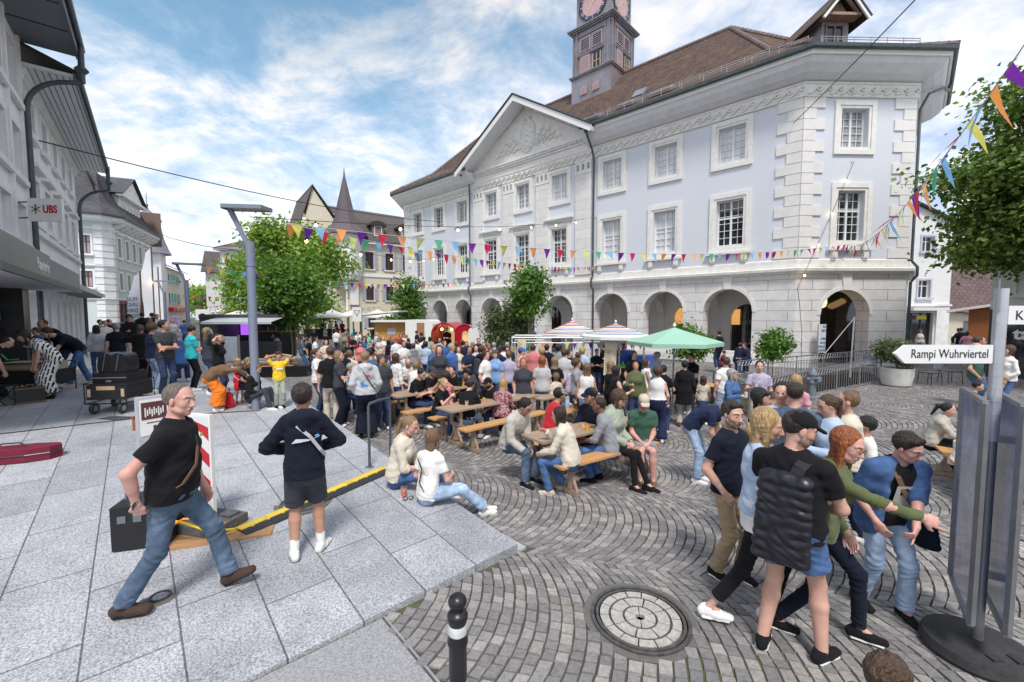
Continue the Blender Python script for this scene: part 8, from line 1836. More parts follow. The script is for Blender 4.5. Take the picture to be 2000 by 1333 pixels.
person(1433,786,1.72,55,'tee dnavy','jeans khaki','quiff dark','black','fair','pockets','young bearded man in dark navy T-shirt and khaki trousers, hand in pocket',lod=0,beard=1,fl=(-.10,.08,.085),fr=(.09,-.05,.085),yaw=-15,pitch=6)
person(1507,802,1.70,100,'crop lblue','slim black','long blond','white','fair','walk','woman with long blond half up hair, pale denim jacket and black trousers, stepping forward',Y=3.3,lod=0,f=True,hairlen=.44,hem=.02,under='white',uhem=-.12,fl=(-.08,.10,.09),fr=(.08,-.34,.11),hip=.91,hl=(-.10,.26,.12),hr=(.14,.24,.08),yaw=-12,pitch=14,sleeve=1.96,leglen=1.75)
def puffer(i):
 T,s=i['T'],i['s']
 B=Sdf()
 for k in range(9):
  z=.36-k*.068;B.seg(T(-.10-.005*k,-.165,z),T(.115,-.175+.004*k,z+.012),.045*s,.048*s,.050*s,.052*s,x=i['R2']@v3(0,.0,1),k=.012)
 B.seg(T(-.02,-.16,.38),T(-.02,-.165,-.14),.12*s,.13*s,.045*s,.05*s,x=i['R2']@v3(1,0,0),k=.03)
 me=B.mesh('puffer_backpack',[cloth('puffer black',(.012,.012,.018),'puffer')],.0085,wr=.005,wf=1.4)
 ob=place('puffer_backpack',me);ob.location=i['o'].location;ob.rotation_euler=i['o'].rotation_euler;tag(ob,'black quilted puffer jacket carried like a rucksack on the man in denim shorts','jacket')
 m=MB();
 for a,b in zip([T(.04,-.20,.30),T(.08,-.15,.46),T(.10,-.02,.505),T(.12,.10,.44),T(.14,.12,.2)][:-1],[T(.08,-.15,.46),T(.10,-.02,.505),T(.12,.10,.44),T(.14,.12,.2),T(.16,.03,.05)]): m.bar(tuple(a),tuple(b),.075,.012,up=(0,1,0))
 s_=place('strap',m.data('strap',[M_blackf]),ob)
person(1572,806,1.80,165,'tee black','shorts jeans','crew dark','black/white','fair','stand','man in black cap, black T-shirt and cut-off denim shorts seen from behind',Y=3.02,lod=0,cap='black',beard=2,belly=.3,wide=1.10,hl=(-.10,.30,.10),hr=(.13,.28,.08),plx=(-1,-.7,-.4),pr=(1,-.7,-.4),fl=(-.13,-.05,.085),fr=(.19,.10,.085),leglen=.62,yaw=-55,pitch=16,extras=puffer,fyr=-20,fyl=10)
bag_mat=cloth('cloth dnavy',CC['dnavy'])
def tote(i):
 w=i['T'](.06,.16,-.12);B=Sdf();B.seg(w+v3(.0,.02,0),w+v3(0,.05,-.22),.05,.13,.04,.07,x=v3(0,1,0),k=.02);B.ell(w+v3(0,.05,-.26),[.08,.14,.11],k=.03)
 ob=place('tote_bag',B.mesh('tote_bag',[bag_mat],.012,wr=.008,wf=.8));ob.location=i['o'].location;ob.rotation_euler=i['o'].rotation_euler;tag(ob,'dark blue cloth bag hanging from the red haired woman','bag')
 m=MB();m.bar(tuple(w+v3(0,.02,0)),tuple(i['T'](.05,.13,.14)),.03,.006);m.bar(tuple(i['T'](.05,.13,.14)),tuple(i['shl']+v3(.02,.02,.05)),.03,.006);place('strap',m.data('strap',[cloth('cloth brown',CC['brown'])]),ob)
person(1668,842,1.69,94,'long olive','slim dnavy','long red','black/white','pink','stand','red haired woman with glasses in olive jumper pointing at the poster panel',Y=3.12,lod=0,f=True,hairlen=.34,glasses=1,lean=15,hr=(.02,.80,.36),hl=(-.10,.20,.0),pr=(.6,-.2,-1),fl=(-.10,.30,.10),fr=(.10,-.25,.085),hip=.88,hands=('relax','point'),yaw=-28,pitch=12,hem=-.06,face_=0,wr=.006)
def band_print(i):
 T=i['T'];m=MB();P=[(-.08,.14),(.08,.14),(.08,.38),(-.08,.38)]
 m.add([tuple(T(x,.158,z)) for x,z in P],[(0,1,2,3)]);m.cur=1;o=[(-.035,.20),(.03,.19),(.045,.26),(.035,.335),(0,.36),(-.035,.34),(-.045,.27)];m.add([tuple(T(x,.160,z)) for x,z in o],[tuple(range(7))])
 m.cur=0;m.add([tuple(T(.0+.024*math.cos(t),.162,.275+.036*math.sin(t))) for t in np.linspace(0,2*PI,12)[:-1]],[tuple(range(11))]);place('shirt_print',m.data('shirt_print',[flat('print pale',(.5,.49,.47)),M_blackp]),i['o'])
 strap(i,[T(.10,.05,.515),T(.07,.13,.44),T(.0,.168,.30),T(-.10,.17,.15),T(-.21,.06,.04)],.038,cloth('cloth brown',CC['brown']))
 for sx,sh_,e_ in ((-1,i['shl'],i['el']),(1,i['shr'],i['er'])):
  B=Sdf();B.seg(T(sx*.125,.015,.44),T(sx*.150,.02,-.06),.055,.075,.100,.128,x=i['R2']@v3(1,0,0),k=.03);B.seg(sh_,sh_+(e_-sh_)*.92,.076,.066,k=.04);B.seg(T(sx*.05,.0,.50),sh_,.06,.07,k=.04)
  place('jacket',B.mesh('jacket',[cloth('cloth jeans',CC['jeans'],'denim')],.010,wr=.004),i['o'])
 B=Sdf();w=T(-.22,.10,-.02);B.seg(w,w+v3(0,.02,-.13),.16,.17,.06,.07,x=v3(0,1,0),k=.02);ob=place('shoulder_bag',B.mesh('shoulder_bag',[bag_mat],.012,wr=.004));ob.location=i['o'].location;ob.rotation_euler=i['o'].rotation_euler;tag(ob,'navy shoulder bag on the hip of the man with glasses','bag')
person(1786,852,1.70,38,'tee black','jeans ljeans','quiff dark','black/grey','pink','stand','man with glasses, open denim shirt and printed black T-shirt reaching toward the poster panel',Y=3.28,lod=0,glasses=1,lean=18,hl=(.13,.50,.10),hr=(.18,.16,.02),plx=(-.6,-.2,-1),fl=(-.12,.12,.085),fr=(.12,-.08,.085),hands=('point','relax'),yaw=22,pitch=20,extras=band_print,wide=1.05,belly=.3)
person(1742,1288,1.30,150,'tee navy','jeans jeans','curly brown',pose='stand',label='child with curly brown hair whose head shows at the bottom edge below the poster panel',Y=1.6,lod=0)
def cups(i): pass
person(808,817,1.78,70,'blouse cream','jeans jeans','pony dblond','white','fair','stand','woman in cream blouse with tied back hair sitting on the terrace edge, facing her friend',Y=5.7,lod=0,f=True,hip=.15,lean=16,fl=(-.20,.62,-.10),fr=(-.02,.66,-.08),kpl=(-.3,.4,1),kpr=(.5,.4,.9),hl=(-.02,.32,.30),hr=(.08,.34,.24),pitch=18,yaw=-12,sleeve=1.25,res=.011)
person(846,838,1.70,102,'tee white','jeans ljeans','long lbrown','white/grey','fair','stand','woman in white printed T-shirt with streaked hair sitting on the terrace edge, back turned',lod=0,f=True,hip=.15,hipyaw=0,lean=10,twist=38,hairlen=.36,fl=(.12,.74,-.12),fr=(.22,.70,-.12),kpl=(.1,.3,1),kpr=(.3,.3,1),hl=(-.16,.22,.04),hr=(.15,.30,.20),yaw=10,res=.011,extras=lambda i: (strap(i,[i['T'](-.10,-.135,.42),i['T'](.0,-.15,.30),i['T'](.10,-.14,.16),i['T'](.15,-.08,.05)],.028),text_obj('shirt_lettering','CAO TU',.075,flat('rust print',(.45,.13,.06)),i['o'],tuple(i['T'](.115,-.140,.24)),(PI/2-.17,0,PI+R(38)),.001)))
p=at(789,970);cup((p.x,p.y,p.z),M_spritz,'orange red drink in a plastic cup with straw standing on the slabs',.042,.13,True)
p=at(812,962);cup((p.x+.02,p.y+.06,p.z+.03),M_spritz,'orange red drink in a cup with straw held by the woman in the white T-shirt',.042,.13,True)
p=at(799,975);o=empty('sunglasses',(p.x,p.y-.04,p.z),R(20),'black sunglasses lying beside the orange red drink','sunglasses');m=MB()
for sx in (-1,1): m.tube([(sx*.035+.028*math.cos(t),0,.03+.022*math.sin(t)) for t in np.linspace(0,2*PI,12)],.005,5,False)
m.bar((-.06,0,.04),(-.06,.1,.01),.006);m.bar((.06,0,.04),(.06,.1,.01),.006);m.build('frame',[M_blackp],o)
pp(ZJ(392,298),1.72,48,'jacket stone','jeans steel','short black','man in beige jacket and glasses leaning over the table end, reading a phone','sitt',1,Y=6.5,glasses=1,lean=30,pitch=22,shoes='dnavy/white',skin_='tan',hl=(-.02,.38,.20),hr=(.12,.36,.18),yaw=10)
pp(ZJ(660,362),1.66,-105,'jacket cream','jeans jeans','long dark','woman in cream cardigan with shoulder length dark hair, chin on hand, holding a phone','sitchin',1,Y=6.15,f=True,glasses=1,hairlen=.22,lean=20,shoes='beige/white',fl=(-.12,.30,.085),fr=(.16,.10,.085))
pp(ZJ(690,190),1.70,110,'tee red','jeans djeans','short black','man in bright red T-shirt and black patterned bandana at the nearest table','sitt',1,Y=7.6,cap='check',skin_='tan',yaw=10)
pp(ZJ(962,178),1.72,-35,'hoodie dnavy','jeans djeans','short dark','man in navy sweatshirt with yellow print and navy cap at the nearest table','sitt',1,Y=7.2,cap='dnavy',skin_='tan',yaw=-15,extras=lambda i: text_obj('shirt_print','ADI',.10,flat('yellow print',(.75,.5,.03)),i['o'],tuple(i['T'](.10,.158,.25)),(PI/2-.3,0,PI),.001,bold=.006))
pp(ZJ(1040,272),1.74,-98,'shirt grey','jeans jeans','crew dark','man in grey shirt with rolled sleeves holding a beer on the near bench','sitt',1,Y=6.75,skin_='brown',shoes='black/black',sleeve=1.3,fl=(-.1,.30,.085),fr=(.12,.22,.085))
pp(ZJ(1268,218),1.68,62,'coat sage','leggings black','bob brown','woman in pale green raincoat and black leggings sitting sideways on the bench end','sitlap',1,Y=6.7,f=True,shoes='black/black',fl=(.02,.62,.10),fr=(.16,.50,.085),hem=-.10,kpl=(.1,1,.3))
pp(ZJ(1472,248),1.74,12,'tee green','shorts grey','crew grey','man in dark green T-shirt, beige flat cap and grey shorts looking at his phone','sitlap',1,Y=7,cap='beige',skin_='pink',belly=.5,shoes='brown/white')
pp(ZI(1085,82),1.68,50,'tee black','jeans djeans','pony blond','woman in black T-shirt with blond ponytail, hand on chin, beside a beer','sitchin',1,Y=9,f=True)
pp(ZI(1290,85),1.76,150,'tee black','shorts ljeans','short dark','man in black T-shirt seen from behind with a black jacket tied round his waist','sitt',1,Y=8.9,wide=1.1,belly=.3)
pp(ZI(1420,75),1.78,-30,'tee black','jeans djeans','short black','bearded man in black T-shirt and dark baseball cap at the second table','sitt',1,Y=9.3,cap='black',beard=2,wide=1.06,skin_='tan')
pp(ZB(1850,1005),1.66,168,'blouse print','leggings black','long blond','woman in colourful patterned blouse with pale blond hair, seen from behind on the bench','sitt',1,Y=9.2,f=True,hairlen=.26)
pp(ZB(985,900),1.75,55,'tee black','jeans djeans','short black','dark haired man in black T-shirt drinking through a straw','sitt',1,hr=(.04,.32,.36),pitch=22,skin_='fair')
pp(ZB(1078,872),1.76,35,'tee black','jeans djeans','short dark','man in black T-shirt and grey cap resting his head on one hand','sitchin',1,cap='dgrey',roll=10,skin_='tan')
pp(ZB(1225,925),1.66,175,'tank coral','jeans jeans','curly dark','woman with curly dark bob and bare shoulders, seen from behind at the table','sitt',1,f=True,skin_='tan')
pp(ZB(1290,862),1.74,-25,'tee black','jeans djeans','short dark','young man in black T-shirt with fringe leaning on the far side of the table','sitt',1)
pp(ZB(1440,893),1.74,-70,'hoodie dgrey','jeans djeans','short dark','man in charcoal hoodie and dark cap bent over the table','sitt',1,cap='black',lean=30,skin_='tan')
pp(ZB(820,792),1.76,10,'shirt white','jeans djeans','bald brown','balding man in white shirt and glasses eating at the back table','sitt',1,glasses=1,pitch=25,beard=1)
pp(ZB(905,820),1.64,170,'blouse white','jeans jeans','bob dblond','woman in white blouse with chin length blond hair, seen from behind at the back table','sitt',1,f=True)
pp(ZB(582,785),1.76,75,'tee white','jeans djeans','short dark','man in white T-shirt sitting behind the grey hoodie, facing right','sitt',1)
pp(ZB(545,835),1.72,150,'tee lgrey','jeans djeans','short black','black haired man in pale T-shirt, back turned, at the left end of the back table','sitt',1)
pp(ZB(690,727),1.62,120,'blouse white','jeans jeans','long brown','girl with long brown hair in white top standing at the back table','stand',1,f=True)
pp(ZB(205,835),1.72,60,'shirt sky','jeans djeans','short grey','grey haired man sitting between the blond woman and the grey hoodie','sitt',1)
pp(ZB(225,760),1.15,160,'tee white','jeans djeans','short blond','small blond child standing behind the table on the left','stand',1,hs=1.2)
pp(ZA(1330,500),1.68,72,'tee white','jeans djeans','pony brown','woman in white top with a red patterned skirt apron, looking right','drink',1,f=True)
pp(ZA(1455,482),1.80,182,'shirt black','trousers beige','short brown','man in black polo shirt and beige trousers seen from behind','stand',1)
pp(ZA(1540,525),1.70,70,'shirt dgrey','wide dnavy','long dblond','smiling blond woman in dark top with folded arms beside the black polo man','crossed',1,f=True)
def hood_print(i):
 T=i['T']
 for P,c in (([(-.03,.34),(.08,.36),(.09,.32),(.03,.31),(-.04,.33)],(.6,.03,.04)),([(-.10,.20),(-.05,.25),(-.02,.17),(.05,.16),(.02,.12),(-.08,.13)],(.05,.22,.55))):
  m=MB();m.add([tuple(T(x,-.155,z)) for x,z in P],[tuple(range(len(P)))]);place('back_print',m.data('back_print',[flat('hood print %.2f' % c[0],c)]),i['o'])
 strap(i,[T(-.11,-.10,.49),T(-.03,-.16,.40),T(.08,-.165,.22),T(.18,-.10,.05)],.02)
pp(ZA(1790,525),1.80,180,'hoodie lgrey','wide dnavy','short dblond','man in pale grey hoodie with printed back, beige cap and wide navy trousers','pockets',1,cap='khaki',extras=hood_print,shoes='black/white')
pp(ZA(1850,490),1.80,150,'shirt steel','jeans djeans','crew dark','man in dark cap and blue grey shirt close behind the grey hoodie','drink',1,cap='black')
pp(ZA(955,530),1.32,8,'tee yellow','trousers sage','fringe dark','boy in yellow T-shirt holding both hands behind his head','handshead',1,Y=9.5,hs=1.12,shoes='black/white',skin_='tan',extras=lambda i: (lambda m: place('chest_print',(m.add([tuple(i['T'](x,.152,z)) for x,z in ((-.09,.28),(.09,.28),(.09,.33),(-.09,.33))],[(0,1,2,3)]),m.data('chest_print',[M_white]))[1],i['o']))(MB()))
pp(ZA(1185,380),1.80,88,'shirt steel','jeans jeans','short dark','bearded man in blue denim shirt and jeans holding a cup, facing right','drink',1,beard=1)
pp(ZA(905,365),1.80,-80,'jacket white','jeans djeans','short black','man in grey brimmed cap and green and white jacket looking down','phone',1,cap='lgrey',beard=1,lean=12,skin_='tan',hood=1)
pp(ZA(1310,393),1.76,85,'tee white','jeans djeans','short dark','man in plain white T-shirt facing right beside the denim shirt man','drink',2)
pp(ZA(1250,395),1.72,70,'tee black','jeans djeans','short dark','dark haired person half hidden between the denim shirt and white T-shirt men')
pp(ZA(1415,415),1.78,5,'tee cream','jeans djeans','short dark','man with moustache in pale yellow T-shirt facing us','drink')
def orange(i): pass
pp(ZA(590,640),1.70,86,'jacket brown','longskirt orange','pony lbrown','woman in brown leather jacket and long orange wrap bending over a red bag','bend',1,Y=9.4,f=True,lean=82,hr=(.10,.10,.80),hl=(-.08,.12,.82),pitch=-35,hip=.90,shoes='white/white',wrb=.008)
p=at(445,796);o_=Sdf();o_.seg((0,0,.06),(0,0,.26),.15,.11,.12,.09,x=v3(1,0,0),k=.03);rb=place('red_bag',o_.mesh('red_bag',[cm('red')],.014,wr=.008),None,(p.x,p.y,p.z));tag(rb,'bright red cloth bag standing on the slabs under the bending woman','bag');m=MB();m.tube([(-.06,0,.3),(-.04,0,.44),(.04,0,.44),(.06,0,.3)],.012,5);m.build('handle',[cm('red')],rb)
pp(ZA(565,598),1.02,15,'dress red','skirt red','bob blond','little blond girl in red dress with white sleeves next to the bending woman','stand',1,Y=9.9,hs=1.25,f=True,hl=(-.04,.18,.0),hr=(.04,.18,0),shoes='red')
pp(ZA(375,360),1.58,70,'tee black','jeans djeans','pony dark','girl in black top with raised arms, looking right behind the orange wrap','handshead',1,Y=10.2,f=True)
pp(ZA(275,300),1.66,95,'long dgrey','jeans djeans','long dblond','woman in grey top with fair hair and raised arms beside the girl in black','handshead',1,Y=10.6,f=True)
pp(ZA(140,285),1.72,110,'tee turq','leggings black','short black','person in turquoise top with a mustard brown backpack','phone',1,Y=11.2,shoes='white')
def pack(i,col,label,w=.12,h=.36):
 B=Sdf();T=i['T'];s=i['s'];B.seg(T(0,-.17,.38),T(0,-.19,.38-h),w*s,w*1.1*s,.07*s,.09*s,x=i['R2']@v3(1,0,0),k=.03);ob=place('backpack',B.mesh('backpack',[cm(col)],.016,wr=.003));ob.location=i['o'].location;ob.rotation_euler=i['o'].rotation_euler;tag(ob,label,'backpack')
 m=MB();
 for sx in (-1,1): m.bar(tuple(T(sx*.09,-.13,.42)),tuple(T(sx*.10,-.0,.50)),.04,.01,up=(0,1,0));m.bar(tuple(T(sx*.10,0,.50)),tuple(T(sx*.11,.12,.40)),.04,.01,up=(0,1,0));m.bar(tuple(T(sx*.11,.12,.40)),tuple(T(sx*.13,.08,.15)),.04,.01,up=(0,1,0))
 place('strap',m.data('strap',[cm(col)]),ob);return i
def wpack(col,label,**k): return lambda i: pack(i,col,label,**k)
pp(ZA(672,600),1.60,30,'tee black','jeans djeans','long dblond','fair haired girl in black sitting behind the lamp post','sitlap',1,Y=9.8,f=True)
pp(ZA(770,655),1.60,60,'long black','jeans dgrey','long lbrown','woman in black sitting on the terrace edge right of the lamp post','sitlap',1,Y=9.4,f=True,hip=.3,fl=(-.1,.55,.05),fr=(.1,.5,.05))
pp((320,626),1.80,25,'tee dgrey','jeans djeans','short black','man in dark grey polo shirt with folded arms, jacket tied round his waist','crossed',1,Y=10.4,skin_='tan',beard=0,yaw=40)
pp(ZE(925,424),1.68,188,'blouse lgrey','slim jeans','long black','woman with long black hair in loose grey blouse and blue jeans walking away','walk',1,Y=13.2,f=True,fl=(-.08,.05,.085),fr=(.09,-.12,.085),hl=(-.26,.0,-.08),hr=(.26,0,-.08))
pp(ZE(1122,404),1.78,185,'tee dnavy','jeans jeans','short grey','man in navy polo shirt with grey black hair walking away beside the long haired woman','stand',1,Y=13.2,wide=1.08)
pp(ZE(385,375),1.78,-60,'tee black','jeans djeans','bald dark','bald man in black T-shirt leaning forward in front of the piers','bend',1,Y=11.5,lean=38,pitch=10,skin_='tan',hr=(.1,.3,.1),hl=(-.1,.3,.1))
pp(ZE(410,462),1.80,-72,'tee dnavy','jeans jeans','short dark','man in navy T-shirt and jeans bending far over the cart','bend',1,Y=11.3,lean=62,fl=(-.12,.12,.085),fr=(.16,-.38,.085),hr=(.2,.05,.05),hl=(-.1,.4,.5),shoes='beige/white')
pp(ZE(190,480),1.68,-80,'dress maze','longskirt maze','bob dark','woman in long black and white maze patterned dress leaning over the cart','bend',1,Y=9.8,f=True,lean=48,hr=(.10,.36,.10),hl=(-.10,.36,.10),pitch=5,shoes='black/black')
pp(ZE(110,545),1.78,95,'tee black','jeans djeans','bald dark','man in black T-shirt bending toward the cart at the left edge','bend',1,Y=9.6,lean=52,hr=(.1,.42,.16),hl=(-.1,.42,.18),pitch=10)
pp(ZE(30,447),1.72,10,'tee dnavy','jeans djeans','short dark','dark haired person in front of the shop window at the far left edge',Y=12.5)
pp(ZE(325,450),1.50,-50,'tee jeans','jeans djeans','short brown','person in blue top partly hidden behind the bald man','phone',Y=12.5)
pp(ZE(965,368),1.72,40,'tee lgrey','jeans djeans','short black','leftmost of three young people on the bank building steps',Y=18.5)
pp(ZE(1012,380),1.70,20,'tee white','jeans djeans','short black','middle one of three young people on the steps of the grey bank building',Y=18)
pp(ZE(1052,368),1.72,60,'jacket black','jeans djeans','short dark','rightmost of three young people on the steps of the grey bank building',Y=18.5)
pp(ZE(1245,325),1.80,12,'jacket black','trousers stone','curly black','young man in black jacket and beige trousers facing us beside the parked car','drink',2,Y=17,skin_='tan')
pp(ZF(868,745),1.74,175,'hoodie black','wide black','pony brown','person in black hoodie and black trousers with raised elbows, seen from behind','stand',1,Y=11.5,hl=(-.16,.25,.36),hr=(.16,.25,.36),plx=(-1,-.3,.1),pr=(1,-.3,.1),shoes='beige')
pp(ZF(958,743),1.66,120,'long navy','jeans ljeans','curly brown','woman with wavy brown hair, blue top and light jeans behind the folded arms man','phone',1,Y=11,f=True)
pp(ZF(922,700),1.80,60,'jacket dnavy','jeans djeans','crew black','man with glasses in dark jacket in front of the parked car','stand',2,Y=14.5,skin_='brown')
pp(ZF(880,668),1.72,160,'jacket black','jeans djeans','short dark','far person in black by the left shop door of the mint building',Y=22)
pp(ZF(945,672),1.72,100,'jacket black','jeans djeans','short dark','far person in black left of the third lamp post',Y=24)
pp(ZF(972,680),1.70,10,'tee white','jeans djeans','short brown','far person in white by the banner poles',Y=24)
pp(ZF(1072,715),1.72,15,'shirt white','trousers dnavy','short grey','far man in white shirt walking toward us past the poster case',Y=25)
pp(ZF(1140,715),1.72,170,'tee blue','jeans jeans','short dark','far person in blue walking away next to the middle lamp post','walk',Y=25)
pp(ZF(1110,795),1.70,170,'hoodie blue','jeans djeans','short grey','person in blue sweatshirt sitting behind the turquoise top','sitlap',Y=12.5)
for k,(x,y,fc,tp_,hr_,lb_) in enumerate(((505,628,20,'tee black','curly brown','far guest in black at the bar container counter'),(520,634,200,'tee sky','short grey','grey haired guest in light blue near the bar container'),(470,636,10,'shirt green','short dark','barkeeper in green behind the bar container counter'),(486,655,170,'tee black','long brown','long haired guest in black seated below the partition board'),(510,662,100,'tee white','short grey','guest in white seated left of the maple trunk'),(497,648,80,'tee teal','short dark','guest in teal sitting behind the lamp post'),(530,660,260,'tee white','long dblond','fair haired guest in white at the table left of the maple'))):
 pp((x,y),1.7 if y < 645 else 1.55,fc,tp_,'jeans djeans',hr_,lb_,'sitt' if y > 645 else 'stand')
pp(ZA(800,402),1.74,100,'tee navy','jeans jeans','crew brown','man in navy T-shirt sitting at the table behind the lamp post','sitt')
pp(ZA(815,310),1.72,60,'jacket black','jeans djeans','short dark','man in black behind the table left of the maple trunk')
pp(ZA(900,315),1.70,130,'tee white','jeans djeans','short dark','dark haired person in white directly behind the maple crown')
pp(ZA(1010,320),1.76,175,'tee sky','jeans djeans','short brown','person in light blue shirt standing left of the maple trunk, seen from behind')
pp(ZA(1100,320),1.72,170,'tee black','jeans djeans','short dark','person in black with dark red bag right of the maple trunk')
pp(ZA(1190,322),1.68,190,'tee dgrey','jeans djeans','long blond','fair haired woman in dark grey right of the thin black lamp pole')
pp(ZA(1300,315),1.70,185,'tee navy','jeans djeans','bob dblond','woman in navy with fair bob at the back of the crowd')
pp(ZA(1405,288),1.80,-60,'shirt sage','jeans djeans','short brown','tall man in sage green shirt behind the crowd')
pp(ZA(1415,340),1.66,200,'tee black','jeans djeans','long lbrown','woman in black standing with the man in the sage shirt')
pp(ZA(1640,190),1.75,10,'shirt white','trousers djeans','short dark','waiter in white shirt on the hotel terrace steps')
for k,(x,y,tp_) in enumerate(((1240,232,'tee dred'),(1450,215,'tee white'),(1385,205,'tee dnavy'),(1520,195,'tee dred'),(1570,190,'tee red'))):
 q=ZA(x,y);v=atd(q[0],q[1]+8,41.5);person(0,0,1.70,[20,170,60,-40,200][k],tp_,'trousers djeans','short dark',pose='sit',label=['leftmost hotel terrace guest behind the black barrier','hotel terrace guest in white under the left parasol','hotel terrace guest in navy near the parasol pole','hotel terrace guest in dark red right of the parasol pole','hotel terrace guest in bright red by the corner pier'][k],lod=2,pos=(v.x,v.y,.55))
CR=[
 (35,465,1.80,150,'shirt white','jeans djeans','short brown','man in loose white shirt at the left of the crowd, seen from behind',{}),
 (78,472,1.72,20,'tee coral','jeans djeans','bob brown','person in coral top beside the loose white shirt',{}),
 (145,458,1.68,40,'tee lgrey','jeans djeans','short blond','short haired blond woman at the back left of the crowd',{}),
 (228,460,1.76,185,'tee teal','jeans djeans','short dark','man in teal T-shirt with a cross strap seen from behind',{}),
 (160,508,1.62,30,'tee dred','jeans djeans','curly brown','curly haired woman in dark red, left of the pink bag',{}),
 (222,535,1.68,5,'tee black','jeans djeans','short brown','woman in black holding a pink bag',dict(pose='phone',f=True)),
 (125,597,1.66,15,'long black','jeans djeans','bob dark','woman in black with sunglasses looking at her phone',dict(pose='phone',f=True)),
 (282,558,1.68,-10,'tee dred','jeans djeans','short dark','dark haired woman in dark red behind the denim jacket',dict(f=True)),
 (332,553,1.70,60,'jacket jeans','jeans jeans','short brown','person in blue denim jacket facing right',dict(pose='drink')),
 (372,520,1.64,10,'tee dnavy','jeans djeans','long lbrown','woman with long light brown hair behind the denim jacket',dict(f=True)),
 (430,573,1.76,8,'tee grey','jeans djeans','short brown','man in grey T-shirt facing us in the middle of the left crowd',{}),
 (455,430,1.78,175,'jacket dgrey','jeans djeans','short black','man with black backpack standing before the white canopy',dict(pack='black')),
 (415,470,1.68,150,'tee dnavy','jeans djeans','long brown','long haired woman left of the man with black backpack',dict(f=True)),
 (500,555,1.66,-30,'tee cream','jeans djeans','bob lbrown','woman in cream top with light brown bob',dict(f=True)),
 (547,543,1.70,15,'tee white','jeans ljeans','long blond','blond woman in white next to the very long black hair',dict(f=True)),
 (603,578,1.70,182,'tank dnavy','longskirt blue','long black','woman with very long black hair and blue skirt seen from behind',dict(f=True,hairlen=.45)),
 (690,560,1.80,20,'tee white','jeans djeans','short brown','bearded man in white T-shirt and red cap',dict(cap='red')),
 (765,585,1.82,25,'tee white','jeans djeans','short dark','tall man in white V neck T-shirt in the middle of the crowd',{}),
 (770,515,1.68,10,'tee cream','jeans djeans','bob brown','woman in cream behind the red cap',dict(f=True)),
 (822,560,1.68,160,'tee dnavy','jeans djeans','short brown','person in navy beside the chalkboard frame',{}),
 (872,618,1.66,185,'hoodie grey','shorts ljeans','bob brown','woman in grey hooded top and denim shorts seen from behind',dict(f=True)),
 (945,645,1.25,180,'tee pink','jeans jeans','bun brown','little girl in pink with a turquoise backpack',dict(f=True,pack='turq',hs=1.15)),
 (912,480,1.78,100,'tee dnavy','jeans djeans','short black','dark haired man before the red trailer counter',{}),
 (965,500,1.80,120,'tee navy','jeans djeans','short dark','man in blue T-shirt queuing at the red trailer',{}),
 (988,543,1.80,178,'tee white','shorts dnavy','short black','man in white T-shirt and shorts with a large black backpack',dict(pack='black')),
 (1052,545,1.66,170,'blouse sage','wide white','long dark','woman in pale green top and wide white trousers before the trailer',dict(f=True)),
 (1160,560,1.72,-20,'tee lilac','jeans ljeans','short lbrown','person in lilac between the trailer wheel and the blue shirts',{}),
 (1245,500,1.78,150,'tee grey','jeans djeans','short dark','man in grey T-shirt at the trailer hatch',{}),
 (1275,470,1.80,200,'tee dgrey','jeans djeans','short brown','man in dark grey leaning into the trailer hatch',{}),
 (1210,590,1.78,40,'shirt blue','jeans djeans','short lbrown','sandy haired man in blue polo shirt left of the older man in blue',dict(wide=1.1)),
 (1290,620,1.80,60,'shirt blue','jeans djeans','short grey','older grey haired man in bright blue shirt with rolled sleeves',dict(wide=1.12,belly=.5)),
 (1410,585,1.80,175,'tee navy','jeans djeans','short dark','man in navy T-shirt and light blue cap seen from behind',dict(cap='sky')),
 (1450,598,1.68,10,'tee black','jeans djeans','long dark','dark haired woman right of the light blue cap',dict(f=True)),
 (1512,608,1.66,-50,'jacket black','jeans djeans','bob dblond','blond woman in black body warmer with wine red sleeves',dict(f=True)),
 (1580,560,1.82,5,'jacket dnavy','jeans djeans','short dark','tall man in navy jacket with pale scarf before the white menu board',{}),
 (1620,640,1.76,130,'hoodie black','wide dnavy','short brown','person in black hoodie with a grey patterned backpack',dict(pack='dgrey')),
 (1712,668,1.68,10,'tee black','jeans ljeans','long brown','smiling woman with long brown hair in black top and light jeans',dict(f=True,pose='phone')),
 (1802,652,1.74,170,'hoodie navy','wide black','bun dark','woman in navy hoodie and black trousers seen from behind',dict(f=True)),
 (1852,635,1.70,190,'tee white','jeans djeans','short black','dark haired person in white with an orange bag',{}),
 (1890,600,1.80,185,'tee dgrey','jeans djeans','bald grey','grey haired man in dark green behind the navy hoodie',{}),
 (1750,605,1.74,160,'shirt sky','jeans djeans','short grey','grey haired man in light blue at the back near the stall',{}),
 (1815,582,1.66,30,'tee mint','jeans djeans','curly brown','woman in mint green top at the back near the stall',dict(f=True)),
 (1640,612,1.66,-20,'tee dred','jeans djeans','short lbrown','person in dark red between body warmer and black hoodie',dict(f=True)),
 (1690,620,1.66,20,'tee coral','jeans djeans','curly red','red haired woman at the back of the crowd by the bush',dict(f=True)),
 (530,745,1.66,20,'tee dgrey','jeans djeans','curly brown','curly haired person in charcoal left of the white sitting man',{}),
 (505,700,1.72,10,'tee olive','jeans djeans','short brown','man in olive wearing a beige cap behind the grey hoodie',dict(cap='tan')),
 (300,490,1.70,60,'tee white','jeans djeans','short dark','far person in white under the yield sign',{}),
 (175,690,1.62,190,'tee cream','jeans djeans','short lbrown','light haired person in cream behind the blond smiling woman',{}),
 (100,660,1.70,150,'tee dnavy','jeans djeans','short dark','dark haired person in navy left behind the phone reader',{}),
]
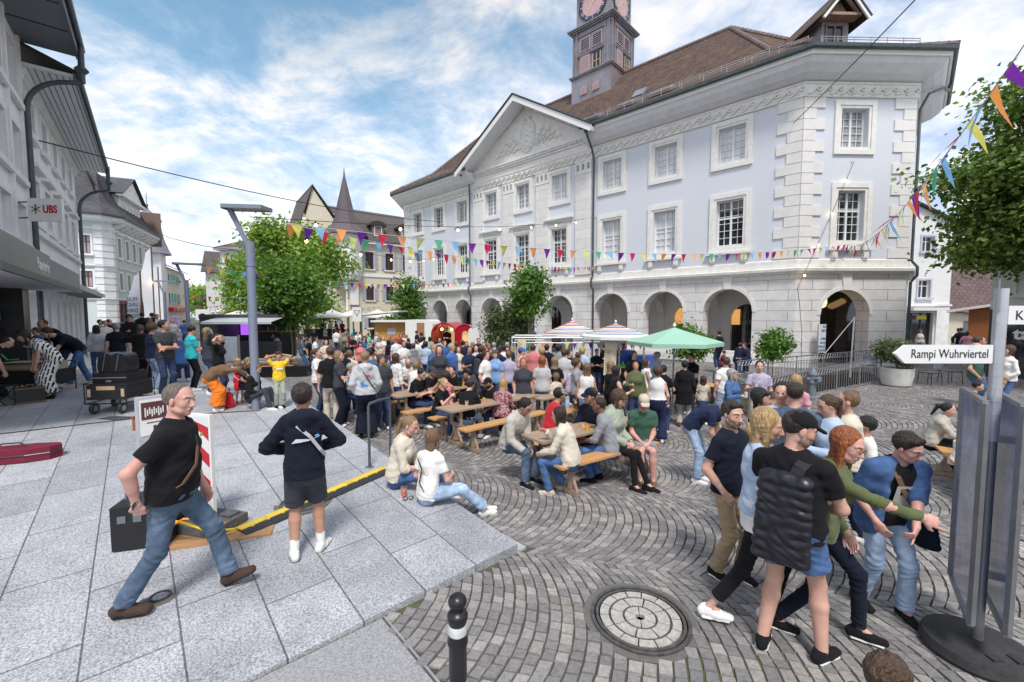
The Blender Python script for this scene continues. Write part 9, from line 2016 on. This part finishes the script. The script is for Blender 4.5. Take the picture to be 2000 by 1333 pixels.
def crowd(Z,rows):
 for (x,y,h,fc,tp_,bt,hr_,lb_,k) in rows:
  k=dict(k);pk=k.pop('pack',None);pose=k.pop('pose',random.choice(['relax','stand','relax','drink']))
  i=pp(Z(x,y),h,fc,tp_,bt,hr_,lb_,pose,2,skin_=random.choice(['fair','fair','tan','pink']),**k)
  if pk: pack(i,pk,'%s backpack worn by the %s' % ({'turq': 'turquoise','dgrey': 'grey patterned','lilac': 'pale purple'}.get(pk,pk),lb_.split(' with')[0]))
crowd(ZB,CR)
v=atd(*ZB(1240,415),24.2);person(0,0,1.72,10,'tee black','jeans djeans','short black',pose='phone',label='vendor in black standing inside the red trailer hatch',lod=2,pos=(v.x,v.y,.05))
FIL=[(110,500,'tee sage','short brown','guest in sage green at the far left of the crowd'),(255,495,'tee white','curly dark','curly haired guest in white behind the teal T-shirt'),(395,505,'tee mint','bun brown','guest in mint green with a bun behind the grey T-shirt'),(475,500,'shirt lblue','short grey','grey haired guest in pale blue left of the cream top'),(640,545,'tee dgrey','short black','black haired guest in charcoal left of the red cap'),(735,520,'tee dred','short brown','brown haired guest in dark red behind the white V neck'),(800,520,'tee black','long blond','long blond haired guest in black by the chalkboard'),(905,575,'tee white','short lbrown','light brown haired guest in white right of the grey hooded top'),(1010,600,'tee lblue','curly black','guest with black curls and light blue top by the backpack'),(1110,580,'tee olive','short dark','guest in olive green left of the sandy haired man'),(1100,640,'jacket jeans','bob blond','blond guest in denim jacket before the trailer wheel'),(1345,600,'tee black','short brown','guest in black between the blue shirts and the navy T-shirt'),(1360,650,'tee cream','long brown','long haired guest in cream right of the older man in blue'),(1480,650,'tee navy','short black','guest in navy under the body warmer woman'),(1555,640,'tee lgrey','bun dark','guest in pale grey with a dark bun left of the black hoodie'),(1660,700,'tee white','short dark','guest in white behind the patterned backpack'),(1765,690,'shirt sky','bob brown','guest in sky blue left of the navy hoodie'),(1925,640,'tee dred','short brown','guest in dark red at the left post of the frame stall'),(1155,640,'tee dgrey','long dark','long dark haired guest in charcoal left of the blue shirts'),(300,600,'tee coral','bob dark','guest in coral with dark bob before the denim jacket'),(455,620,'shirt white','short black','guest in white shirt before the grey T-shirt man'),(1905,700,'tee lilac','bun lbrown','guest in lilac with a light bun left of the stall post')]
crowd(ZB,[(x,y,random.uniform(1.62,1.80),random.choice([0,20,-30,60,150,180,200]),t_,'jeans djeans',h_,l_,dict(f=('long' in h_ or 'bob' in h_ or 'bun' in h_))) for x,y,t_,h_,l_ in FIL])
CR2=[
 (385,665,1.74,70,'tee pink','jeans djeans','short brown','person in pink T-shirt and blue cap at the left end of the stall',dict(cap='blue')),
 (510,625,1.80,170,'tee coral','jeans djeans','short brown','man in coral shirt and white cap seen from behind at the stall',dict(cap='white')),
 (597,670,1.68,190,'tank white','jeans ljeans','curly blond','woman with blond curls in white behind the coral shirt',dict(f=True)),
 (655,628,1.78,178,'tee dnavy','jeans djeans','short dark','man in navy T-shirt and wine red cap at the stall',dict(cap='dred')),
 (788,630,1.80,150,'tee grey','jeans djeans','curly black','man with thick black hair talking at the stall',dict(beard=0)),
 (842,680,1.80,180,'tee lgrey','jeans ljeans','short brown','tall man in pale grey T-shirt and navy cap seen from behind',dict(cap='dnavy')),
 (400,775,1.70,5,'tee dgrey','jeans djeans','long red','red haired woman in dark T-shirt with her hands on the blond boy',dict(f=True)),
 (405,885,1.28,5,'jacket dnavy','jeans djeans','short blond','blond boy in navy jacket over a green shirt, facing us',dict(hs=1.12,pose='stand')),
 (605,755,1.72,180,'tee lgrey','slim jeans','bob red','woman with auburn hair in grey T-shirt and jeans, black bag at her side',dict(f=True)),
 (742,765,1.70,170,'tee black','jeans djeans','long dblond','woman in black T-shirt with fair hair pulled over one shoulder',dict(f=True)),
 (755,940,1.30,190,'tee cream','jeans jeans','curly lbrown','little girl with wavy light brown hair in cream top',dict(f=True,hs=1.15,pose='stand')),
 (985,785,1.72,80,'tee grey','slim dgrey','curly brown','curly haired woman in grey top with a pale purple backpack',dict(f=True,pack='lilac')),
 (1092,830,1.70,178,'tank white','jeans ljeans','long lbrown','woman with long light brown hair in white strappy top seen from behind',dict(f=True,hairlen=.4)),
 (1045,665,1.72,150,'tee lblue','jeans djeans','curly blond','person with blond curls in light blue by the counter',{}),
 (1000,715,1.68,120,'tee black','jeans djeans','bun brown','brown haired woman in black bending toward the counter',dict(f=True)),
 (905,690,1.70,60,'tee black','jeans djeans','short dark','person in black seen between the pale grey T-shirt and the counter',{}),
 (1355,808,1.72,130,'tank black','longskirt black','long dblond','woman with fair hair in long black dress before the menu board',dict(f=True)),
 (1415,863,1.70,110,'tank black','longskirt black','long black','black haired woman in black strappy dress with a white bag',dict(f=True)),
 (1605,703,1.80,30,'tee black','jeans djeans','short dark','bearded man in black T-shirt right of the menu board',{}),
 (1620,815,1.70,5,'jacket olive','jeans djeans','short brown','smiling woman in olive jacket facing us',dict(f=True,pose='drink')),
 (1735,778,1.70,100,'tank white','jeans djeans','long brown','woman with long brown hair in white top facing right',dict(f=True)),
 (1845,710,1.78,-70,'shirt lblue','jeans jeans','short grey','older white haired man with glasses in pale blue shirt',dict(wide=1.1,belly=.5)),
 (1605,960,1.30,60,'tank mint','skirt mint','pony lbrown','girl in turquoise dress with a long ponytail',dict(f=True,hs=1.12)),
 (1862,868,1.70,172,'tank white','wide navy','curly brown','woman with long wavy brown hair, white top and wide navy trousers, seen from behind',dict(f=True)),
 (1925,850,1.66,160,'tee black','jeans djeans','pony black','woman in black with dark hair left of the green parasol pole',dict(f=True)),
 (1680,1000,1.25,-20,'tee jeans','jeans jeans','short dark','small child in blue beside the girl in turquoise',dict(hs=1.15)),
]
crowd(ZC,CR2)
for (q,fc,tp_,hr_,lb_) in ((ZC(1200,685),10,'tee black','bun black','stall worker in black bent over the lime green counter'),(ZC(1258,632),-60,'tee black','short black','second stall worker in black behind the menu board'),(ZC(1490,658),5,'tee black','short black','stall worker in printed black T-shirt before the blue fridge')):
 v=atd(*q,16.0 if fc != 5 else 16.8);
 pp(q,1.62,fc,tp_,'jeans djeans',hr_,lb_,'phone')
CR3=[
 (405,665,1.70,178,'coat black','trousers stone','short black','woman in black jacket and beige trousers seen from behind, burgundy shoes',dict(f=True,lod=1,shoes='dred')),
 (450,605,1.76,-40,'tee black','jeans djeans','short dark','young man in black T-shirt looking down right of the green parasol pole',dict(pose='phone')),
 (570,803,1.26,178,'tee cream','skirt jeans','long brown','girl in cream T-shirt and blue denim skirt seen from behind',dict(f=True,hs=1.12,lod=1)),
 (772,635,1.80,-150,'tee white','shorts lblue','short brown','man in black cap, white T-shirt and pale shorts beside the grey haired woman',dict(cap='black',lod=1,shoes='beige')),
 (832,745,1.66,60,'jacket jeans','jeans djeans','bob grey','grey haired woman with glasses in blue denim jacket',dict(f=True,lod=1,glasses=1,pose='drink')),
 (1075,670,1.80,5,'tee lilac','trousers beige','short dark','smiling man in lilac T-shirt holding a cup before the railing',dict(lod=1,pose='drink')),
]
for (x,y,h,fc,tp_,bt,hr_,lb_,k) in CR3:
 k=dict(k);ld_=k.pop('lod',2);pose=k.pop('pose','relax');pp(ZD(x,y),h,fc,tp_,bt,hr_,lb_,pose,ld_,**k)
for (q,Y,z,fc,tp_,pose,lb_) in ((ZD(715,300),18.6,.1,200,'tee black','stand','man in black T-shirt standing inside the right arcade opening'),(ZD(975,408),18.2,-.05,-80,'hoodie navy','sit','person in navy hoodie sitting at the right side of the arcade opening'),(ZD(885,445),18.4,-.05,100,'hoodie navy','sit','person in navy sitting with back to the arcade sill'),(ZD(745,440),18.4,-.05,60,'tee dred','sit','child at the cafe table inside the arcade opening')):
 v=atd(q[0],620,Y);person(0,0,1.72 if 'child' not in lb_ else 1.3,fc,tp_,'jeans djeans','short dark',pose=pose,label=lb_,lod=2,pos=(v.x,v.y,z))
pp(ZG(655,192),1.68,75,'tee black','jeans djeans','bob black','black haired woman in black T-shirt with a small denim backpack, facing right','drink',1,f=True,glasses=1)
pp(ZG(850,132),1.80,-10,'tee white','jeans djeans','short black','smiling man in white T-shirt with sunglasses on his head','stand',1,skin_='fair')
pp(ZG(968,132),1.82,178,'tee steel','jeans djeans','crew dark','broad man in blue grey T-shirt with cropped dark hair seen from behind','stand',1,wide=1.12)
pp(ZG(1235,258),1.70,-60,'jacket lblue','jeans djeans','pony brown','woman in pale denim jacket with tied brown hair turned left','phone',1,f=True)
pp(ZG(1455,212),1.74,-75,'blouse cream','slim djeans','bun lbrown','woman in cream top with loosely tied curls carrying a small brown dog','stand',1,f=True,hr=(.04,.30,.46),hl=(-.05,.26,.06))
pp(ZG(1620,448),1.42,-70,'tee white','jeans djeans','fringe black','boy with black fringe in patterned white shirt','stand',1,hs=1.1,skin_='tan')
pp(ZG(985,60),1.72,150,'tee pink','jeans djeans','short blond','fair haired person in pink behind the broad man','stand',1)
pp(ZG(430,330),1.76,80,'tee navy','jeans ljeans','short dark','person in navy T-shirt bent forward behind the bearded man','bend',1,lean=70)
pp(ZG(762,228),1.60,0,'tee white','jeans djeans','bob brown','small face peeping between the black haired woman and the smiling man','stand',2,f=True)
pp(ZG(595,530),1.35,80,'tee dgrey','jeans djeans','bun blond','fair haired girl in dark grey behind the bearded man','stand',1,f=True,hs=1.1)
B=Sdf();B.seg((0,0,0),(.16,0,.02),.07,.075,k=.03);B.ell((-.08,0,.10),[.055,.05,.055],k=.03);B.seg((-.09,0,.09),(-.15,0,.07),.03,.02,k=.02);B.ell((-.07,.05,.09),[.02,.015,.04],k=.01);B.ell((-.07,-.05,.09),[.02,.015,.04],k=.01)
for dx_,dy_ in ((0,.04),(0,-.04),(.15,.04),(.15,-.04)): B.seg((dx_,dy_,-.03),(dx_-.02,dy_,-.15),.022,.016,k=.02)
B.seg((.22,0,.04),(.27,0,.10),.02,.012,k=.02)
v=atd(*ZG(1365,500),5.35);dg=place('dog',B.mesh('dog',[pm('curly brown fur',(.16,.055,.025),.9,var=.4,scale=30,bump=.8)],.010,wr=.004,wf=2.2),None,v,(R(0),R(62),R(190)));tag(dg,'small curly brown dog carried in the arm of the woman in the cream top','dog')
pp(ZH(925,488),1.76,85,'tee green','jeans jeans','bald grey','bald man with glasses in dark green T-shirt and jeans, hands in pockets','pockets',1,Y=10.9,glasses=1,belly=.4,shoes='brown')
pp(ZH(950,432),1.78,95,'jacket dnavy','jeans jeans','short brown','man with glasses and brown fringe behind the bald man','stand',1,Y=11.6,glasses=1)
pp(ZH(1200,512),1.70,-50,'long white','slim jeans','bob brown','woman in white top and jeans with a tan jacket over her arm','stand',1,Y=10.3,f=True,hr=(.10,.22,.05),hl=(-.15,.2,.05),extras=lambda i: (lambda ob: (setattr(ob,'location',i['o'].location),setattr(ob,'rotation_euler',i['o'].rotation_euler),tag(ob,'tan jacket hanging over the arm of the woman in the white top','jacket')))(place('carried_jacket',(lambda B: (B.seg(i['wl'],i['wl']+v3(.15,.05,-.02),.08,.09,k=.03),B.seg(i['wl'],i['wl']+v3(.03,.04,-.30),.09,.06,k=.03),B.mesh('carried_jacket',[cm('tan')],.014,wr=.008))[2])(Sdf()))))
pp(ZH(790,358),1.78,160,'jacket dnavy','jeans jeans','short dark','man in dark blue jacket walking away into the lane on the right','walk')
pp(ZH(765,362),1.74,190,'tee white','trousers stone','short dark','man in white walking beside the dark blue jacket in the lane','walk')
pp(ZH(842,388),1.62,175,'tee pink','skirt pink','bob brown','woman in pink in the lane on the right','walk',f=True)
pp(ZH(436,372),1.66,30,'tank white','jeans dnavy','bob brown','far woman in white before the glazed shop',f=True)
pp(ZH(316,356),1.70,100,'tee blue','jeans djeans','short dark','far person in blue behind the potted shrub')
pp(ZH(690,1010),1.66,88,'jacket stone','skirt black','pony black','woman in cream jacket with black ponytail sitting at the right edge table, facing right','sitt',1,Y=7.2,f=True,hr=(.05,.38,.42),hl=(-.05,.38,.42))
pp(ZH(858,1225),1.64,150,'tee white','skirt dnavy','long lbrown','woman in white T-shirt seen from behind on the orange bench at the right edge','sitt',1,Y=6.5,f=True)
pp(ZH(1290,1045),1.74,-60,'tee blue','jeans ljeans','crew brown','man in bright blue T-shirt and dark cap at the right edge table','sitt',1,Y=7.4,cap='dgrey')
pp(ZH(945,830),1.62,80,'tee dgrey','jeans djeans','short black','dark haired person behind the signpost','sitt',1,Y=9)
